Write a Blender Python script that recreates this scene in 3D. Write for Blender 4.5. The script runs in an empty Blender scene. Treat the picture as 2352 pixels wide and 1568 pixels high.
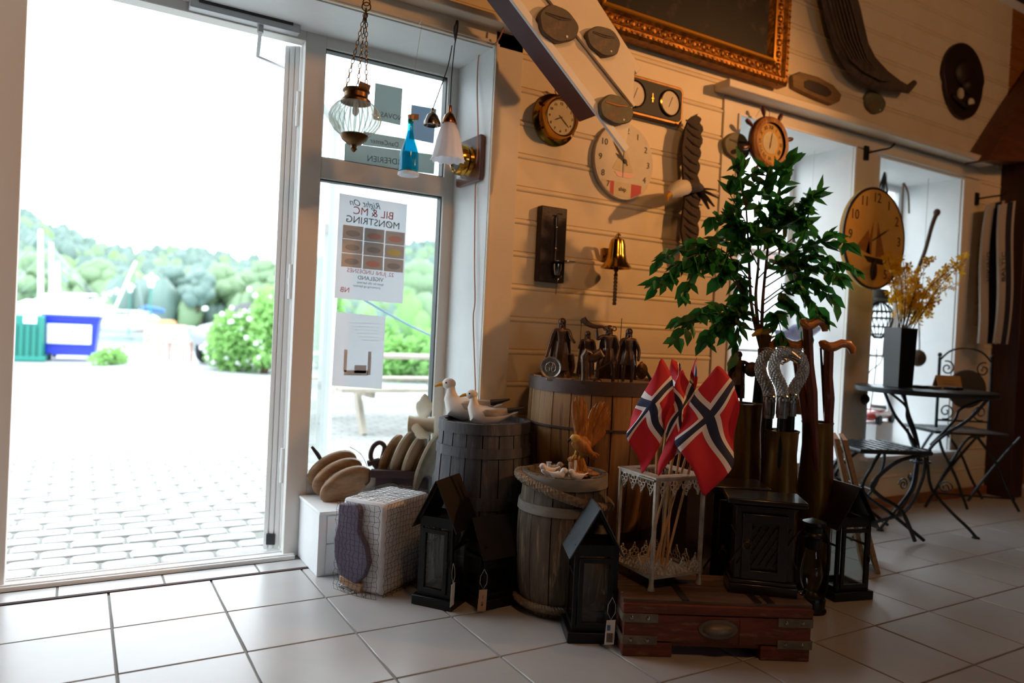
import bpy, bmesh, math, random
from mathutils import Vector, Matrix, Euler
random.seed(7)
S = bpy.context.scene
COL = S.collection
PI = math.pi
# ---------------------------------------------------------------- camera
F_PX, YAW, PITCH, ROLL, CAM_H = 1686.6, 0.5338, -0.0126, 0.04846, 0.95
def _axes():
    cy, sy = math.cos(YAW), math.sin(YAW)
    r = Vector((cy, -sy, 0)); f = Vector((sy, cy, 0)); u = Vector((0, 0, 1))
    f, u = f*math.cos(PITCH)+u*math.sin(PITCH), u*math.cos(PITCH)-f*math.sin(PITCH)
    return r*math.cos(ROLL)+u*math.sin(ROLL), u*math.cos(ROLL)-r*math.sin(ROLL), f
R_, U_, F_ = _axes()
CP = Vector((0, 0, CAM_H))
cd = bpy.data.cameras.new('camera'); cam = bpy.data.objects.new('camera', cd); COL.objects.link(cam)
cam.matrix_world = Matrix(((R_.x, U_.x, -F_.x, CP.x), (R_.y, U_.y, -F_.y, CP.y), (R_.z, U_.z, -F_.z, CP.z), (0, 0, 0, 1)))
cd.sensor_width = 36; cd.lens = F_PX/2352*36; cd.clip_start = .05; cd.clip_end = 2000
cd.dof.use_dof = True; cd.dof.focus_distance = 2.45; cd.dof.aperture_fstop = 1.7
S.camera = cam
# ---------------------------------------------------------------- light and exposure
S.view_settings.view_transform = 'Standard'; S.view_settings.look = 'None'
S.view_settings.exposure = 0.0; S.view_settings.gamma = 1; S.view_settings.use_curve_mapping = False
W = bpy.data.worlds.new('overcast_sky'); S.world = W; W.use_nodes = True
bg = W.node_tree.nodes['Background']; bg.inputs[0].default_value = (.84, .93, 1, 1); bg.inputs[1].default_value = 5.2
def area(name, loc, target, size, power, col, sy=None):
    l = bpy.data.lights.new(name, 'AREA'); l.energy = power; l.color = col; l.size = size
    if sy: l.shape = 'RECTANGLE'; l.size_y = sy
    o = bpy.data.objects.new(name, l); COL.objects.link(o); o.location = loc
    o.rotation_euler = (Vector(target)-Vector(loc)).to_track_quat('-Z', 'Y').to_euler(); return o
def spot(name, loc, target, power, col, ang=70, r=.04):
    l = bpy.data.lights.new(name, 'SPOT'); l.energy = power; l.color = col; l.spot_size = math.radians(ang); l.spot_blend = .8; l.shadow_soft_size = r
    o = bpy.data.objects.new(name, l); COL.objects.link(o); o.location = loc
    o.rotation_euler = (Vector(target)-Vector(loc)).to_track_quat('-Z', 'Y').to_euler(); return o
WARM = (1, .46, .16)
area('warm_fill_area', (1.0, .2, 2.9), (1.6, 2.7, 1.6), .35, 14, WARM)  # added soft warm ambient fill from behind the camera
spot('halogen_spot', (4.2, .35, 2.75), (2.0, 2.67, 1.55), 215, WARM, 62, .05)
spot('halogen_spot', (2.6, -.6, 2.9), (1.5, 2.3, 1.9), 32, WARM, 50, .05)
spot('halogen_spot', (5.4, .9, 2.9), (5.8, 2.8, .7), 22, WARM, 80)
area('warm_fill_area', (4.6, .2, 3.0), (4.4, 2.67, 2.3), .3, 9, WARM)  # added fill that warms the upper right of the wall
# ---------------------------------------------------------------- projection helpers (photo pixel -> point on a real plane)
def ray(x, y): return F_*F_PX+R_*(x-1176)-U_*(y-784)
def onz(x, y, z=0.): d = ray(x, y); return CP+d*((z-CAM_H)/d.z)
def ony(x, y, Y): d = ray(x, y); return CP+d*(Y/d.y)
def onx(x, y, X): d = ray(x, y); return CP+d*(X/d.x)
def at(x, y, dep): return CP+ray(x, y)*(dep/F_PX)
def px(p):
    v = Vector(p)-CP; z = v.dot(F_); return (1176+F_PX*v.dot(R_)/z, 784-F_PX*v.dot(U_)/z)
def ztop(b, ypix):
    lo, hi = -2., 12.
    for _ in range(40):
        m = (lo+hi)/2
        if px((b[0], b[1], m))[1] > ypix: lo = m
        else: hi = m
    return m
def wbox(x0, y0, x1, y1, Y):
    xm, ym = (x0+x1)/2, (y0+y1)/2
    a, b, c, d = ony(x0, ym, Y), ony(x1, ym, Y), ony(xm, y0, Y), ony(xm, y1, Y)
    return (a.x+b.x)/2, (c.z+d.z)/2, b.x-a.x, c.z-d.z
FACE = -YAW     # a thing turned this way has its local -Y towards the photographer
# ---------------------------------------------------------------- materials
def lin(c):
    if isinstance(c, str): c = [int(c[i:i+2], 16)/255 for i in (0, 2, 4)]
    return tuple((v/12.92 if v <= .04045 else ((v+.055)/1.055)**2.4) for v in c)+(1,)
M = {}
def mat(name, col, rough=.5, metal=0, col2=None, ns=6, detail=4, st=(1, 1, 1), bump=0, bs=60, lo=.35, hi=.65, coat=0, trans=0, spec=.5, col3=None, ns3=30, sheen=0, sss=0):
    m = bpy.data.materials.new(name); m.use_nodes = True; nt = m.node_tree; N = nt.nodes; L = nt.links
    b = N['Principled BSDF']; b.inputs['Base Color'].default_value = lin(col); b.inputs['Roughness'].default_value = rough
    b.inputs['Metallic'].default_value = metal; b.inputs['Coat Weight'].default_value = coat; b.inputs['Transmission Weight'].default_value = trans
    b.inputs['Specular IOR Level'].default_value = spec
    m.diffuse_color = lin(col)
    if col2 or bump:
        tc = N.new('ShaderNodeTexCoord'); mp = N.new('ShaderNodeMapping'); mp.inputs['Scale'].default_value = st
        L.new(tc.outputs['Object'], mp.inputs[0])
    def noise(s, d=4):
        n = N.new('ShaderNodeTexNoise'); n.inputs['Scale'].default_value = s; n.inputs['Detail'].default_value = d; n.inputs['Roughness'].default_value = .65
        L.new(mp.outputs[0], n.inputs['Vector']); return n
    if col2:
        n = noise(ns, detail); cr = N.new('ShaderNodeValToRGB'); e = cr.color_ramp.elements
        e[0].position = lo; e[1].position = hi; e[0].color = lin(col); e[1].color = lin(col2)
        L.new(n.outputs[0], cr.inputs[0]); out = cr.outputs[0]
        if col3:
            n2 = noise(ns3, 5); c2 = N.new('ShaderNodeValToRGB'); c2.color_ramp.elements[0].position = .55; c2.color_ramp.elements[1].position = .68
            L.new(n2.outputs[0], c2.inputs[0]); mx = N.new('ShaderNodeMix'); mx.data_type = 'RGBA'
            L.new(c2.outputs[0], mx.inputs[0]); L.new(out, mx.inputs[6]); mx.inputs[7].default_value = lin(col3); out = mx.outputs[2]
        L.new(out, b.inputs['Base Color'])
    if bump:
        n = noise(bs, 5); bp = N.new('ShaderNodeBump'); bp.inputs['Strength'].default_value = bump; bp.inputs['Distance'].default_value = .004
        L.new(n.outputs[0], bp.inputs['Height']); L.new(bp.outputs[0], b.inputs['Normal'])
    M[name] = m; return m
def glassy(name, tint=(1, 1, 1), rough=0., ior=1.45, mixc=None, mixf=0.):
    m = bpy.data.materials.new(name); m.use_nodes = True; nt = m.node_tree; N = nt.nodes; L = nt.links
    N.remove(N['Principled BSDF']); o = N['Material Output']
    t = N.new('ShaderNodeBsdfTransparent'); t.inputs[0].default_value = tuple(tint)+(1,)
    g = N.new('ShaderNodeBsdfGlossy'); g.inputs['Roughness'].default_value = rough; lw = N.new('ShaderNodeLayerWeight'); lw.inputs[0].default_value = .5
    pw = N.new('ShaderNodeMath'); pw.operation = 'POWER'; L.new(lw.outputs['Facing'], pw.inputs[0]); pw.inputs[1].default_value = 4.5
    fr = N.new('ShaderNodeMath'); fr.operation = 'MULTIPLY_ADD'; L.new(pw.outputs[0], fr.inputs[0]); fr.inputs[1].default_value = .9; fr.inputs[2].default_value = .04
    mx = N.new('ShaderNodeMixShader'); L.new(fr.outputs[0], mx.inputs[0]); L.new(t.outputs[0], mx.inputs[1]); L.new(g.outputs[0], mx.inputs[2]); out = mx
    if mixf:
        d = N.new('ShaderNodeBsdfTranslucent'); d.inputs[0].default_value = tuple(mixc)+(1,); d2 = N.new('ShaderNodeBsdfDiffuse'); d2.inputs[0].default_value = tuple(mixc)+(1,)
        a = N.new('ShaderNodeMixShader'); L.new(d.outputs[0], a.inputs[1]); L.new(d2.outputs[0], a.inputs[2])
        b = N.new('ShaderNodeMixShader'); b.inputs[0].default_value = mixf; L.new(out.outputs[0], b.inputs[1]); L.new(a.outputs[0], b.inputs[2]); out = b
    L.new(out.outputs[0], o.inputs[0]); M[name] = m; return m
def leafmat(name, col, tr, f=.45, col2=None):
    m = mat(name, col, .45, col2=col2, ns=9); nt = m.node_tree; N = nt.nodes; L = nt.links
    t = N.new('ShaderNodeBsdfTranslucent'); t.inputs[0].default_value = lin(tr); mx = N.new('ShaderNodeMixShader'); mx.inputs[0].default_value = f
    L.new(N['Principled BSDF'].outputs[0], mx.inputs[1]); L.new(t.outputs[0], mx.inputs[2]); L.new(mx.outputs[0], N['Material Output'].inputs[0]); return m
mat('tile', 'b0afae', .30, col2='b8b6b4', ns=3, bump=.05, bs=90, spec=.6)
mat('grout', '8f8d88', .9)
mat('gap_dark', '4a302a', .9, col2='2c2220', ns=8)
mat('wall_paint', 'e6d6b6', .5, col2='dfcdab', ns=4, bump=.08, bs=30)
mat('trim_paint', 'e0d6c2', .45, col2='d9cdb8', ns=4, bump=.06, bs=26)
mat('white_paint', 'e9ebec', .5, col2='e2e5e7', ns=5, bump=.05)
mat('frame_white', 'dcdad5', .45)
mat('pvc_white', 'eef0f0', .35)
mat('alu', 'b9bec2', .35, .6)
mat('closer_grey', 'b8babc', .45, .3)
mat('dark_plastic', '1c1f22', .5)
mat('base_wood', '9a6034', .5, col2='824e28', ns=4, st=(1, 1, 8))
mat('post_wood', '3c1a12', .5, col2='2c120d', ns=5, st=(6, 6, 1))
mat('brace_wood', '6b3f22', .5, col2='54301a', ns=5, st=(1, 6, 6))
mat('zinc', '5b646a', .35, .5, col2='6c757b', ns=12)
mat('amber_wood', 'a5692e', .5, col2='8a5320', ns=5, st=(1, 1, 8))
mat('ceiling_dark', '2c2420', .8)
mat('room_dark', '3c3028', .8)
mat('dark_red', '4a1114', .5)
mat('black_metal', '0d0f11', .38, .3, spec=.5)
mat('black_iron', '131618', .45, .4)
mat('roof_brown', '1c1714', .38, .2, col2='241d19', ns=8)
mat('bistro_metal', '2b3238', .3, .5)
mat('brass', 'c8953a', .16, 1)
mat('brass_dark', '6a4c2a', .38, .9, col2='523a22', ns=20)
mat('old_brass', '5c4826', .30, .8, col2='7a5c2c', ns=7, st=(3, 3, .5))
mat('copper', 'a06a44', .25, 1)
mat('nickel', '9a938c', .22, 1)
mat('steel', '8d8f92', .25, 1)
mat('bronze', '4f3d31', .32, .6, col2='6a5343', ns=30, bump=.3, bs=120)
mat('bronze_brown', '3a2416', .4, .5, col2='5a371f', ns=30, bump=.5, bs=120)
mat('pewter', 'b8b4ae', .28, .85, col2='8a8680', ns=60, bump=.4, bs=150)
mat('oak', 'a27b4c', .6, col2='8a6238', ns=5, st=(7, 7, .6), bump=.25, bs=40, col3='5f422a', ns3=4)
mat('old_wood', '6f6252', .75, col2='4a3d31', ns=5, st=(8, 8, .9), bump=.5, bs=40, col3='9b8568', ns3=6)
mat('tar_wood', '4d4d52', .6, col2='33343a', ns=4, st=(6, 6, 1), bump=.5, bs=30, col3='6a6668', ns3=5)
mat('hoop_iron', '4c3d38', .5, .35, col2='5b4b48', ns=12, bump=.2)
mat('grey_hoop', '87837a', .7, col2='6c675e', ns=8, st=(1, 1, 3))
mat('rope', '8b7a66', .9, col2='6c5c4a', ns=60, bump=.5, bs=150)
mat('block_wood', '94704a', .5, col2='74522f', ns=5, st=(1, 6, 6), bump=.3, bs=30, col3='8f6f4b', ns3=6)
mat('pale_block', 'b0a18a', .6, col2='94816a', ns=4, bump=.3, bs=30, col3='7a4e2c', ns3=5)
mat('iron_rust', '3b2d2e', .5, .4, col2='4c393a', ns=9, bump=.3)
mat('cream_enamel', 'd3cbb8', .4, col2='b9a98c', ns=6)
mat('foam', 'dcdcdf', .7, col2='b9b6b4', ns=6)
mat('purple_foam', '6c6176', .8, col2='5d5266', ns=9)
mat('net_cord', '4b463c', .9)
mat('plaster_white', 'e8e4df', .45, col2='dcd5cc', ns=7)
mat('gull_grey', 'c2b7a8', .5, col2='9a8e7e', ns=14, st=(1, 5, 5), bump=.2, bs=40)
mat('gull_black', '1d1b1b', .45)
mat('beak', 'd8981c', .4)
mat('eagle_wood', 'b87a34', .32, col2='875020', ns=12, st=(4, 4, 1), bump=.6, bs=60, col3='d6a45a', ns3=14)
mat('red_chest', '78361f', .6, col2='582613', ns=7, st=(1, 6, 6), bump=.4, bs=40, col3='7d553c', ns3=12)
mat('chest_top', '6a5242', .6, col2='4c382c', ns=6, st=(1, 6, 6), bump=.3, bs=40)
mat('galv', '7f7566', .5, .4, col2='655b4e', ns=14)
mat('black_lacquer', '0f0b0a', .3, col2='150d0a', ns=10, coat=.3)
mat('lantern_white', 'c4bdb2', .45, .3, col2='9a8c78', ns=18)
mat('stick_wood', 'c09563', .5)
mat('cane_wood', '5a2a16', .35, col2='3c190d', ns=9, st=(5, 5, 1), bump=.2, coat=.4)
mat('handle_wood', 'a56c32', .35, col2='8f5826', ns=8, st=(1, 5, 5), coat=.3)
mat('bark', '4c3524', .8, col2='3a2819', ns=20, st=(4, 4, 1), bump=.4)
mat('soil', '2b221b', .95)
mat('cork', 'a18467', .85, col2='8b6d52', ns=60, bump=.5, bs=120)
mat('flag_red', 'c4162c', .75, bump=.05, bs=300); mat('flag_white', 'ece8ea', .75); mat('flag_blue', '1b2748', .75)
mat('ink', '2a2625', .6); mat('ink_grey', '4b4d50', .6); mat('ink_red', 'c04048', .6); mat('ink_blue', '3b6f96', .6)
mat('face_cream', 'cdbf9c', .5, col2='bfae88', ns=8); mat('face_white', 'd5cab4', .5, col2='c7bba3', ns=8)
mat('face_yellow', 'c4903a', .7, col2='cfa556', ns=3)
mat('slate', '5e5446', .6, col2='4b4238', ns=9, bump=.4, bs=40, col3='7c5f48', ns3=7)
mat('slate_green', '6f6c50', .6, col2='4d4a38', ns=8, bump=.4, bs=40, col3='8a5b3a', ns3=5)
mat('gold_frame', 'a06b22', .35, .75, col2='5e3a12', ns=26, bump=.7, bs=60)
mat('gold_bright', 'c78b30', .3, .8)
mat('dark_paint', '120f0e', .5, col2='1b1a1c', ns=3, lo=.5, hi=.8, spec=.2, col3='3a2f2a', ns3=7)
mat('feather_dark', '2e211a', .7, col2='3d2d22', ns=14, st=(5, 5, 1), bump=.6, bs=60)
mat('feather_white', 'd8cfc0', .6)
mat('driftwood', '57473a', .7, col2='40342a', ns=5, st=(8, 8, 1), bump=.4, bs=40)
mat('carved_dark', '2a1510', .5, col2='1c0e0b', ns=9, bump=.5)
mat('oval_wood', '8a6a3c', .5, col2='6d5029', ns=6, st=(1, 1, 5))
mat('mahogany', '5c2a1c', .35, col2='4a2016', ns=6, st=(6, 6, 1), coat=.3)
mat('navy_velvet', '10161c', .6)
mat('orange_cable', 'b98363', .5)
mat('black_cord', '101010', .6); mat('thin_string', 'b9b9b2', .6)
mat('scarf_navy', '141b33', .85); mat('scarf_white', 'a89e92', .85)
mat('cushion', '3c342c', .9); mat('card', 'a4783f', .6)
mat('tag_kraft', 'b58b68', .6); mat('tag_white', 'd8d5d0', .5)


mat('paver', 'a8a8a6', .85, col2='989896', ns=8, bump=.3, bs=90); mat('sand', '85857f', .95); mat('asphalt', 'a3a6a8', .9, col2='aaadaf', ns=1)
mat('bin_blue', '2f3fd0', .4); mat('bin_green', '1f7f72', .5); mat('bin_dark', '25303a', .6); mat('boat_white', 'e6eaee', .4); mat('boat_wood', 'c98f55', .5)
mat('boat_blue', '2a62c0', .5); mat('house_white', 'd9dde0', .6); mat('roof_far', '8b6a60', .7); mat('pale_wood', 'b5a99a', .7, col2='a1978a', ns=6)
mat('red_wood', 'cfae9f', .7); mat('water', 'a9b8bd', .12, spec=.8); mat('stone_far', 'a59c93', .9, col2='8d857c', ns=1)
mat('lamp_white', 'eef0f0', .4); mat('car_paint', 'a9adb2', .3, .3)
mat('vase_black', '111113', .3)
mat('toy_red', 'b8262c', .3, coat=.5); mat('toy_white', 'e6e3de', .3, coat=.4); mat('fish_blue', '7c8cc0', .4, col2='b4bcd8', ns=18)
mat('wicker', '3a332c', .8); mat('coaster', '6b4a22', .6)
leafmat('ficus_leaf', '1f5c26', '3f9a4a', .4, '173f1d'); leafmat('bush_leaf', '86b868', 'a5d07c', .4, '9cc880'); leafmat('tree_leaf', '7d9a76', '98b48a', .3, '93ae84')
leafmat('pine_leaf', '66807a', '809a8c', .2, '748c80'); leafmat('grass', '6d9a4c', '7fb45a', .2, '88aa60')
mat('photo_grey', 'd6dadc', .5); mat('photo_dark', 'b2b8bd', .5); mat('photo_red', 'e8b4ae', .5); mat('photo_yellow', 'f0e48c', .5); leafmat('petal', 'f0bf18', 'f2c320', .35, 'd99a10'); leafmat('poster_paper', 'e9eaec', 'e9ecf0', .5); leafmat('sticker', 'aebdbd', 'aebdbd', .5); leafmat('sticker_blue', '9fb3c2', '9fb3c2', .5)
glassy('pane', (.97, .99, .985)); glassy('pane_dirty', (.86, .88, .87)); glassy('glass_cyan', (.16, .72, .86), .02, 1.5, (.02, .52, .68), .35)
glassy('globe_rib', (.42, .46, .44), .1, 1.5, (.55, .57, .54), .5); glassy('globe_glass', (.80, .83, .80), .08, 1.5, (.55, .57, .53), .35); glassy('frosted', (.95, .95, .96), .2, 1.4, (.93, .93, .96), .9)
# ---------------------------------------------------------------- mesh helpers
class MB:
    """collects shapes; build() links them as one mesh object"""
    def __init__(s): s.v = []; s.f = []; s.mi = []; s.cur = 0; s.mats = []
    def m(s, name):
        if name not in s.mats: s.mats.append(name)
        s.cur = s.mats.index(name); return s
    def add(s, vs, fs, X=None):
        n = len(s.v)
        s.v += [tuple((X @ Vector(p)) if X else p) for p in vs]
        s.f += [tuple(i+n for i in f) for f in fs]; s.mi += [s.cur]*len(fs); return s
    def box(s, c, d, rot=None, X=None):
        j = (len(s.v) % 56)*6e-6 if s.v else 0     # keeps overlapping faces of one mesh apart
        a, b, e = d[0]/2+j, d[1]/2+j, d[2]/2+j
        vs = [(x*a, y*b, z*e) for x in (-1, 1) for y in (-1, 1) for z in (-1, 1)]
        T = Matrix.Translation(c)
        if rot: T = T @ Euler(rot).to_matrix().to_4x4()
        if X: T = X @ T
        return s.add(vs, [(0, 1, 3, 2), (4, 6, 7, 5), (0, 4, 5, 1), (2, 3, 7, 6), (0, 2, 6, 4), (1, 5, 7, 3)], T)
    def beam(s, p, q, w, h, up=(0, 0, 1)):
        p, q = Vector(p), Vector(q); d = q-p; L = d.length; z = d.normalized(); x = Vector(up).cross(z)
        if x.length < 1e-5: x = Vector((1, 0, 0))
        x.normalize(); y = z.cross(x)
        T = Matrix(((x.x, y.x, z.x, (p.x+q.x)/2), (x.y, y.y, z.y, (p.y+q.y)/2), (x.z, y.z, z.z, (p.z+q.z)/2), (0, 0, 0, 1)))
        return s.box((0, 0, 0), (w, h, L), None, T)
    def rings(s, R, close0=True, close1=True, loop=False):
        n = len(R[0]); vs = [p for r in R for p in r]; fs = []
        m = len(R)
        for i in range(m if loop else m-1):
            a, b = i*n, ((i+1) % m)*n
            for j in range(n): k = (j+1) % n; fs.append((a+j, a+k, b+k, b+j))
        if not loop:
            if close0: fs.append(tuple(range(n-1, -1, -1)))
            if close1: fs.append(tuple(range((m-1)*n, m*n)))
        return s.add(vs, fs)
    def tube(s, pts, r, seg=8, loop=False, flat=1.):
        P = [Vector(p) for p in pts]; n = len(P); R = []; rr = r if hasattr(r, '__len__') else [r]*n
        t0 = (P[1]-P[0]).normalized(); a = t0.orthogonal().normalized()
        for i in range(n):
            if loop: t = (P[(i+1) % n]-P[i-1]).normalized()
            else: t = (P[min(i+1, n-1)]-P[max(i-1, 0)]).normalized()
            a = (a-t*a.dot(t)); a = a.normalized() if a.length > 1e-6 else t.orthogonal().normalized(); b = t.cross(a)
            R.append([P[i]+(a*math.cos(2*PI*j/seg)+b*math.sin(2*PI*j/seg)*flat)*rr[i] for j in range(seg)])
        return s.rings(R, loop=loop)
    def lathe(s, prof, seg=32, c=(0, 0, 0), axis='z', X=None, sx=1., sy=1.):
        R = []
        for r, z in prof:
            ring = []
            for j in range(seg):
                a = 2*PI*j/seg; p = Vector((r*math.cos(a)*sx, r*math.sin(a)*sy, z))
                if axis == 'y': p = Vector((p.x, -p.z, p.y))
                elif axis == 'x': p = Vector((p.z, p.y, -p.x))
                p = p+Vector(c)
                if X: p = X @ p
                ring.append(p)
            R.append(ring)
        return s.rings(R, prof[0][0] < .004, prof[-1][0] < .004)
    def cyl(s, p, q, r, seg=16, r2=None): return s.tube([p, q], [r, r if r2 is None else r2], seg)
    def ell(s, c, d, seg=16, rot=None):
        T = Matrix.Translation(c)
        if rot: T = T @ Euler(rot).to_matrix().to_4x4()
        h = seg//2; R = []
        for i in range(h+1):
            t = PI*i/h; rr = max(math.sin(t), .001)
            R.append([T @ Vector((d[0]*rr*math.cos(2*PI*j/seg), d[1]*rr*math.sin(2*PI*j/seg), -d[2]*math.cos(t))) for j in range(seg)])
        return s.rings(R)
    def loft(s, secs, seg=14, up=(0, 0, 1)):
        """secs: (centre, half width, half height); the ring stands square to the path"""
        P = [Vector(q[0]) for q in secs]; n = len(P); R = []
        for i in range(n):
            t = (P[min(i+1, n-1)]-P[max(i-1, 0)]).normalized(); x = t.cross(Vector(up))
            x = x.normalized() if x.length > 1e-5 else t.orthogonal().normalized(); y = x.cross(t)
            R.append([P[i]+x*secs[i][1]*math.cos(2*PI*j/seg)+y*secs[i][2]*math.sin(2*PI*j/seg) for j in range(seg)])
        return s.rings(R)
    def prism(s, poly, t, X=None, y0=0.):
        """polygon in local x,z ; thickness t along +y from y0"""
        n = len(poly); vs = [(x, y0, z) for x, z in poly]+[(x, y0+t, z) for x, z in poly]
        fs = [tuple(range(n)), tuple(range(2*n-1, n-1, -1))]+[(i, i+n, (i+1) % n+n, (i+1) % n) for i in range(n)]
        return s.add(vs, fs, X)
    def torus(s, c, R, r, seg=32, ts=8, axis='y', sx=1., sz=1.):
        pts = []
        for i in range(seg):
            a = 2*PI*i/seg; u, v = R*math.cos(a)*sx, R*math.sin(a)*sz
            pts.append(Vector(c)+(Vector((u, 0, v)) if axis == 'y' else Vector((u, v, 0)) if axis == 'z' else Vector((0, u, v))))
        return s.tube(pts, r, ts, loop=True)
    def build(s, name, material=None, parent=None, bevel=0, smooth=35, label=None, xf=None):
        me = bpy.data.meshes.new(name); me.from_pydata([tuple(v) for v in s.v], [], s.f)
        if material: me.materials.append(M[material])
        for k in s.mats: me.materials.append(M[k])
        if s.mats: me.polygons.foreach_set('material_index', s.mi)
        me.update()
        bm = bmesh.new(); bm.from_mesh(me); bmesh.ops.recalc_face_normals(bm, faces=bm.faces); bm.to_mesh(me); bm.free()
        if smooth:
            me.shade_smooth(); me.set_sharp_from_angle(angle=math.radians(smooth))
        o = bpy.data.objects.new(name, me); COL.objects.link(o)
        if parent: o.parent = parent
        if xf: o.matrix_local = xf
        if bevel:
            bv = o.modifiers.new('bevel', 'BEVEL'); bv.width = bevel; bv.segments = 2; bv.limit_method = 'ANGLE'
        if label: o['label'] = label
        return o
def tag(o, label=None, cat=None, group=None, kind=None):
    if label: o['label'] = label
    if cat: o['category'] = cat
    if group: o['group'] = group
    if kind: o['kind'] = kind
    return o
def thing(name, loc, label, cat, rz=0, group=None, rot=None):
    o = bpy.data.objects.new(name, None); COL.objects.link(o); o.location = loc; o.empty_display_size = .05
    o.rotation_euler = rot if rot else (0, 0, rz); return tag(o, label, cat, group)
def struct(name, mb, material=None, **k): return tag(mb.build(name, material, **k), kind='structure')
def dup(o, **k):
    r = o.copy(); COL.objects.link(r)
    for ch in list(o.children):
        c = ch.copy(); COL.objects.link(c); c.parent = r; c.matrix_local = ch.matrix_local
        for g in ch.children: d = g.copy(); COL.objects.link(d); d.parent = c; d.matrix_local = g.matrix_local
    for a, b in k.items():
        if a in ('location', 'rotation_euler', 'scale'): setattr(r, a, b)
        else: r[a] = b
    return r
TEXTS = []
def text(s, size, material, parent, loc, rot=(PI/2, 0, 0), name='lettering', mirror=False, ext=.0004, align='CENTER', shear=0):
    c = bpy.data.curves.new(name, 'FONT'); c.body = s; c.size = size; c.align_x = align; c.align_y = 'CENTER'; c.extrude = ext; c.shear = shear
    c.materials.append(M[material]); c.resolution_u = 3
    t = bpy.data.objects.new(name, c); TEXTS.append(t)
    COL.objects.link(t); t.parent = parent; t.location = loc; t.rotation_euler = rot
    if mirror: t.scale = (-1, 1, 1)
    return t
def inst(name, me, parent, loc=(0, 0, 0), rot=(0, 0, 0), scale=(1, 1, 1)):
    o = bpy.data.objects.new(name, me); COL.objects.link(o); o.parent = parent; o.location = loc; o.rotation_euler = rot; o.scale = scale; return o
def arc(c, r, a0, a1, n, plane='xz'):
    o = []
    for i in range(n+1):
        a = math.radians(a0+(a1-a0)*i/n); u, v = r*math.cos(a), r*math.sin(a)
        o.append(Vector(c)+(Vector((u, 0, v)) if plane == 'xz' else Vector((u, v, 0)) if plane == 'xy' else Vector((0, u, v))))
    return o
def smoothpath(pts, n=6):
    P = [Vector(p) for p in pts]; out = []
    for i in range(len(P)-1):
        p0, p1, p2, p3 = P[max(i-1, 0)], P[i], P[i+1], P[min(i+2, len(P)-1)]
        for k in range(n):
            t = k/n; out.append(.5*((2*p1)+(p2-p0)*t+(2*p0-5*p1+4*p2-p3)*t*t+(-p0+3*p1-3*p2+p3)*t**3))
    out.append(P[-1]); return out
def texts_to_mesh():
    dg = bpy.context.evaluated_depsgraph_get(); dg.update()
    for t in TEXTS:
        me = bpy.data.meshes.new_from_object(t.evaluated_get(dg)); o = bpy.data.objects.new('lettering_mesh', me); COL.objects.link(o)
        o.parent = t.parent; o.location = t.location; o.rotation_euler = t.rotation_euler; o.scale = t.scale
        n = t.name; bpy.data.objects.remove(t); o.name = n
# ================================================================ SETTING
YW, YT, YF = 2.67, 2.655, 3.0
XR = 1.425          # right reveal of the shop front
# floor: grout bed + tiles one by one
fl = MB().box((2.5, -1.0, -.03), (14, 7.6, .05)); fl.box((.3, 2.91, -.03), (3, .2, .05))
floor = struct('floor', fl, 'grout')
tp = .326; tm = MB().box((0, 0, -.004), (tp-.007, tp-.007, .008)); t0 = tm.build('tile', 'tile', floor, bevel=.0012); tme = t0.data
k = 0
for j in range(8):
    for i in range(-5, 24):
        X = .12+tp*(i+.5); Y = 2.815-tp*(j+.5)
        p = px((X, Y, 0))
        if not(-260 < p[0] < 2700 and p[1] < 2100): continue
        if k == 0: o = t0
        else: o = inst('tile', tme, floor); bv = o.modifiers.new('bevel', 'BEVEL'); bv.width = .0012; bv.segments = 1
        o.location = (X+random.uniform(-.0006, .0006), Y, random.uniform(-.0006, .0006)); k += 1
sm = MB().box((0, 0, -.004), (tp-.008, .10, .008)); s0 = sm.build('tile', 'tile', floor)
for i in range(-3, 5):
    o = s0 if i == -3 else inst('tile', s0.data, floor); o.location = (.12+tp*(i+.5)-.15, 2.885, 0)
rest = MB()
for j in range(24):
    for i in range(-14, 26):
        X = .12+tp*(i+.5); Y = 2.815-tp*(j+.5); p = px((X, Y, 0))
        seen = j < 8 and -5 <= i < 24 and -260 < p[0] < 2700 and p[1] < 2100
        if not seen and not (Y > 2.66 and X > 1.6): rest.box((X, Y, -.004), (tp-.007, tp-.007, .008))
tag(rest.build('outlying_tiles', 'tile', floor), kind='stuff')
struct('trim_1', MB().box((.3, 2.824, -.001), (1.1, .018, .006)), 'gap_dark')
tb = MB().box((.28, 2.99, .006), (1.0, .085, .016)); tb.box((.28, 2.962, .016), (1.0, .008, .006)); tb.box((.28, 3.015, .016), (1.0, .008, .006))
struct('trim_2', tb, 'pvc_white', bevel=.002)
# wall behind everything, cut round the openings
WX = [(-4.5, -.42), (XR, 2.83), (3.79, 4.0), (4.92, 8.6)]
wb = MB()
for a, b in WX: wb.box(((a+b)/2, (YW+.004+3.1)/2, 1.7), (b-a, 3.1-YW-.004, 3.4))
wb.box(((-.42+XR)/2, 2.89, 2.76), (XR+.42, .42, 1.30)); wb.box((3.31, 2.887, 2.75), (.96, .426, 1.28)); wb.box((4.46, 2.887, 2.74), (.92, .426, 1.30))
wb.box((3.31, 2.887, .155), (.96, .426, .31)); wb.box((4.46, 2.887, .155), (.92, .426, .31))
wall = struct('wall_front', wb, 'white_paint')
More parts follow.
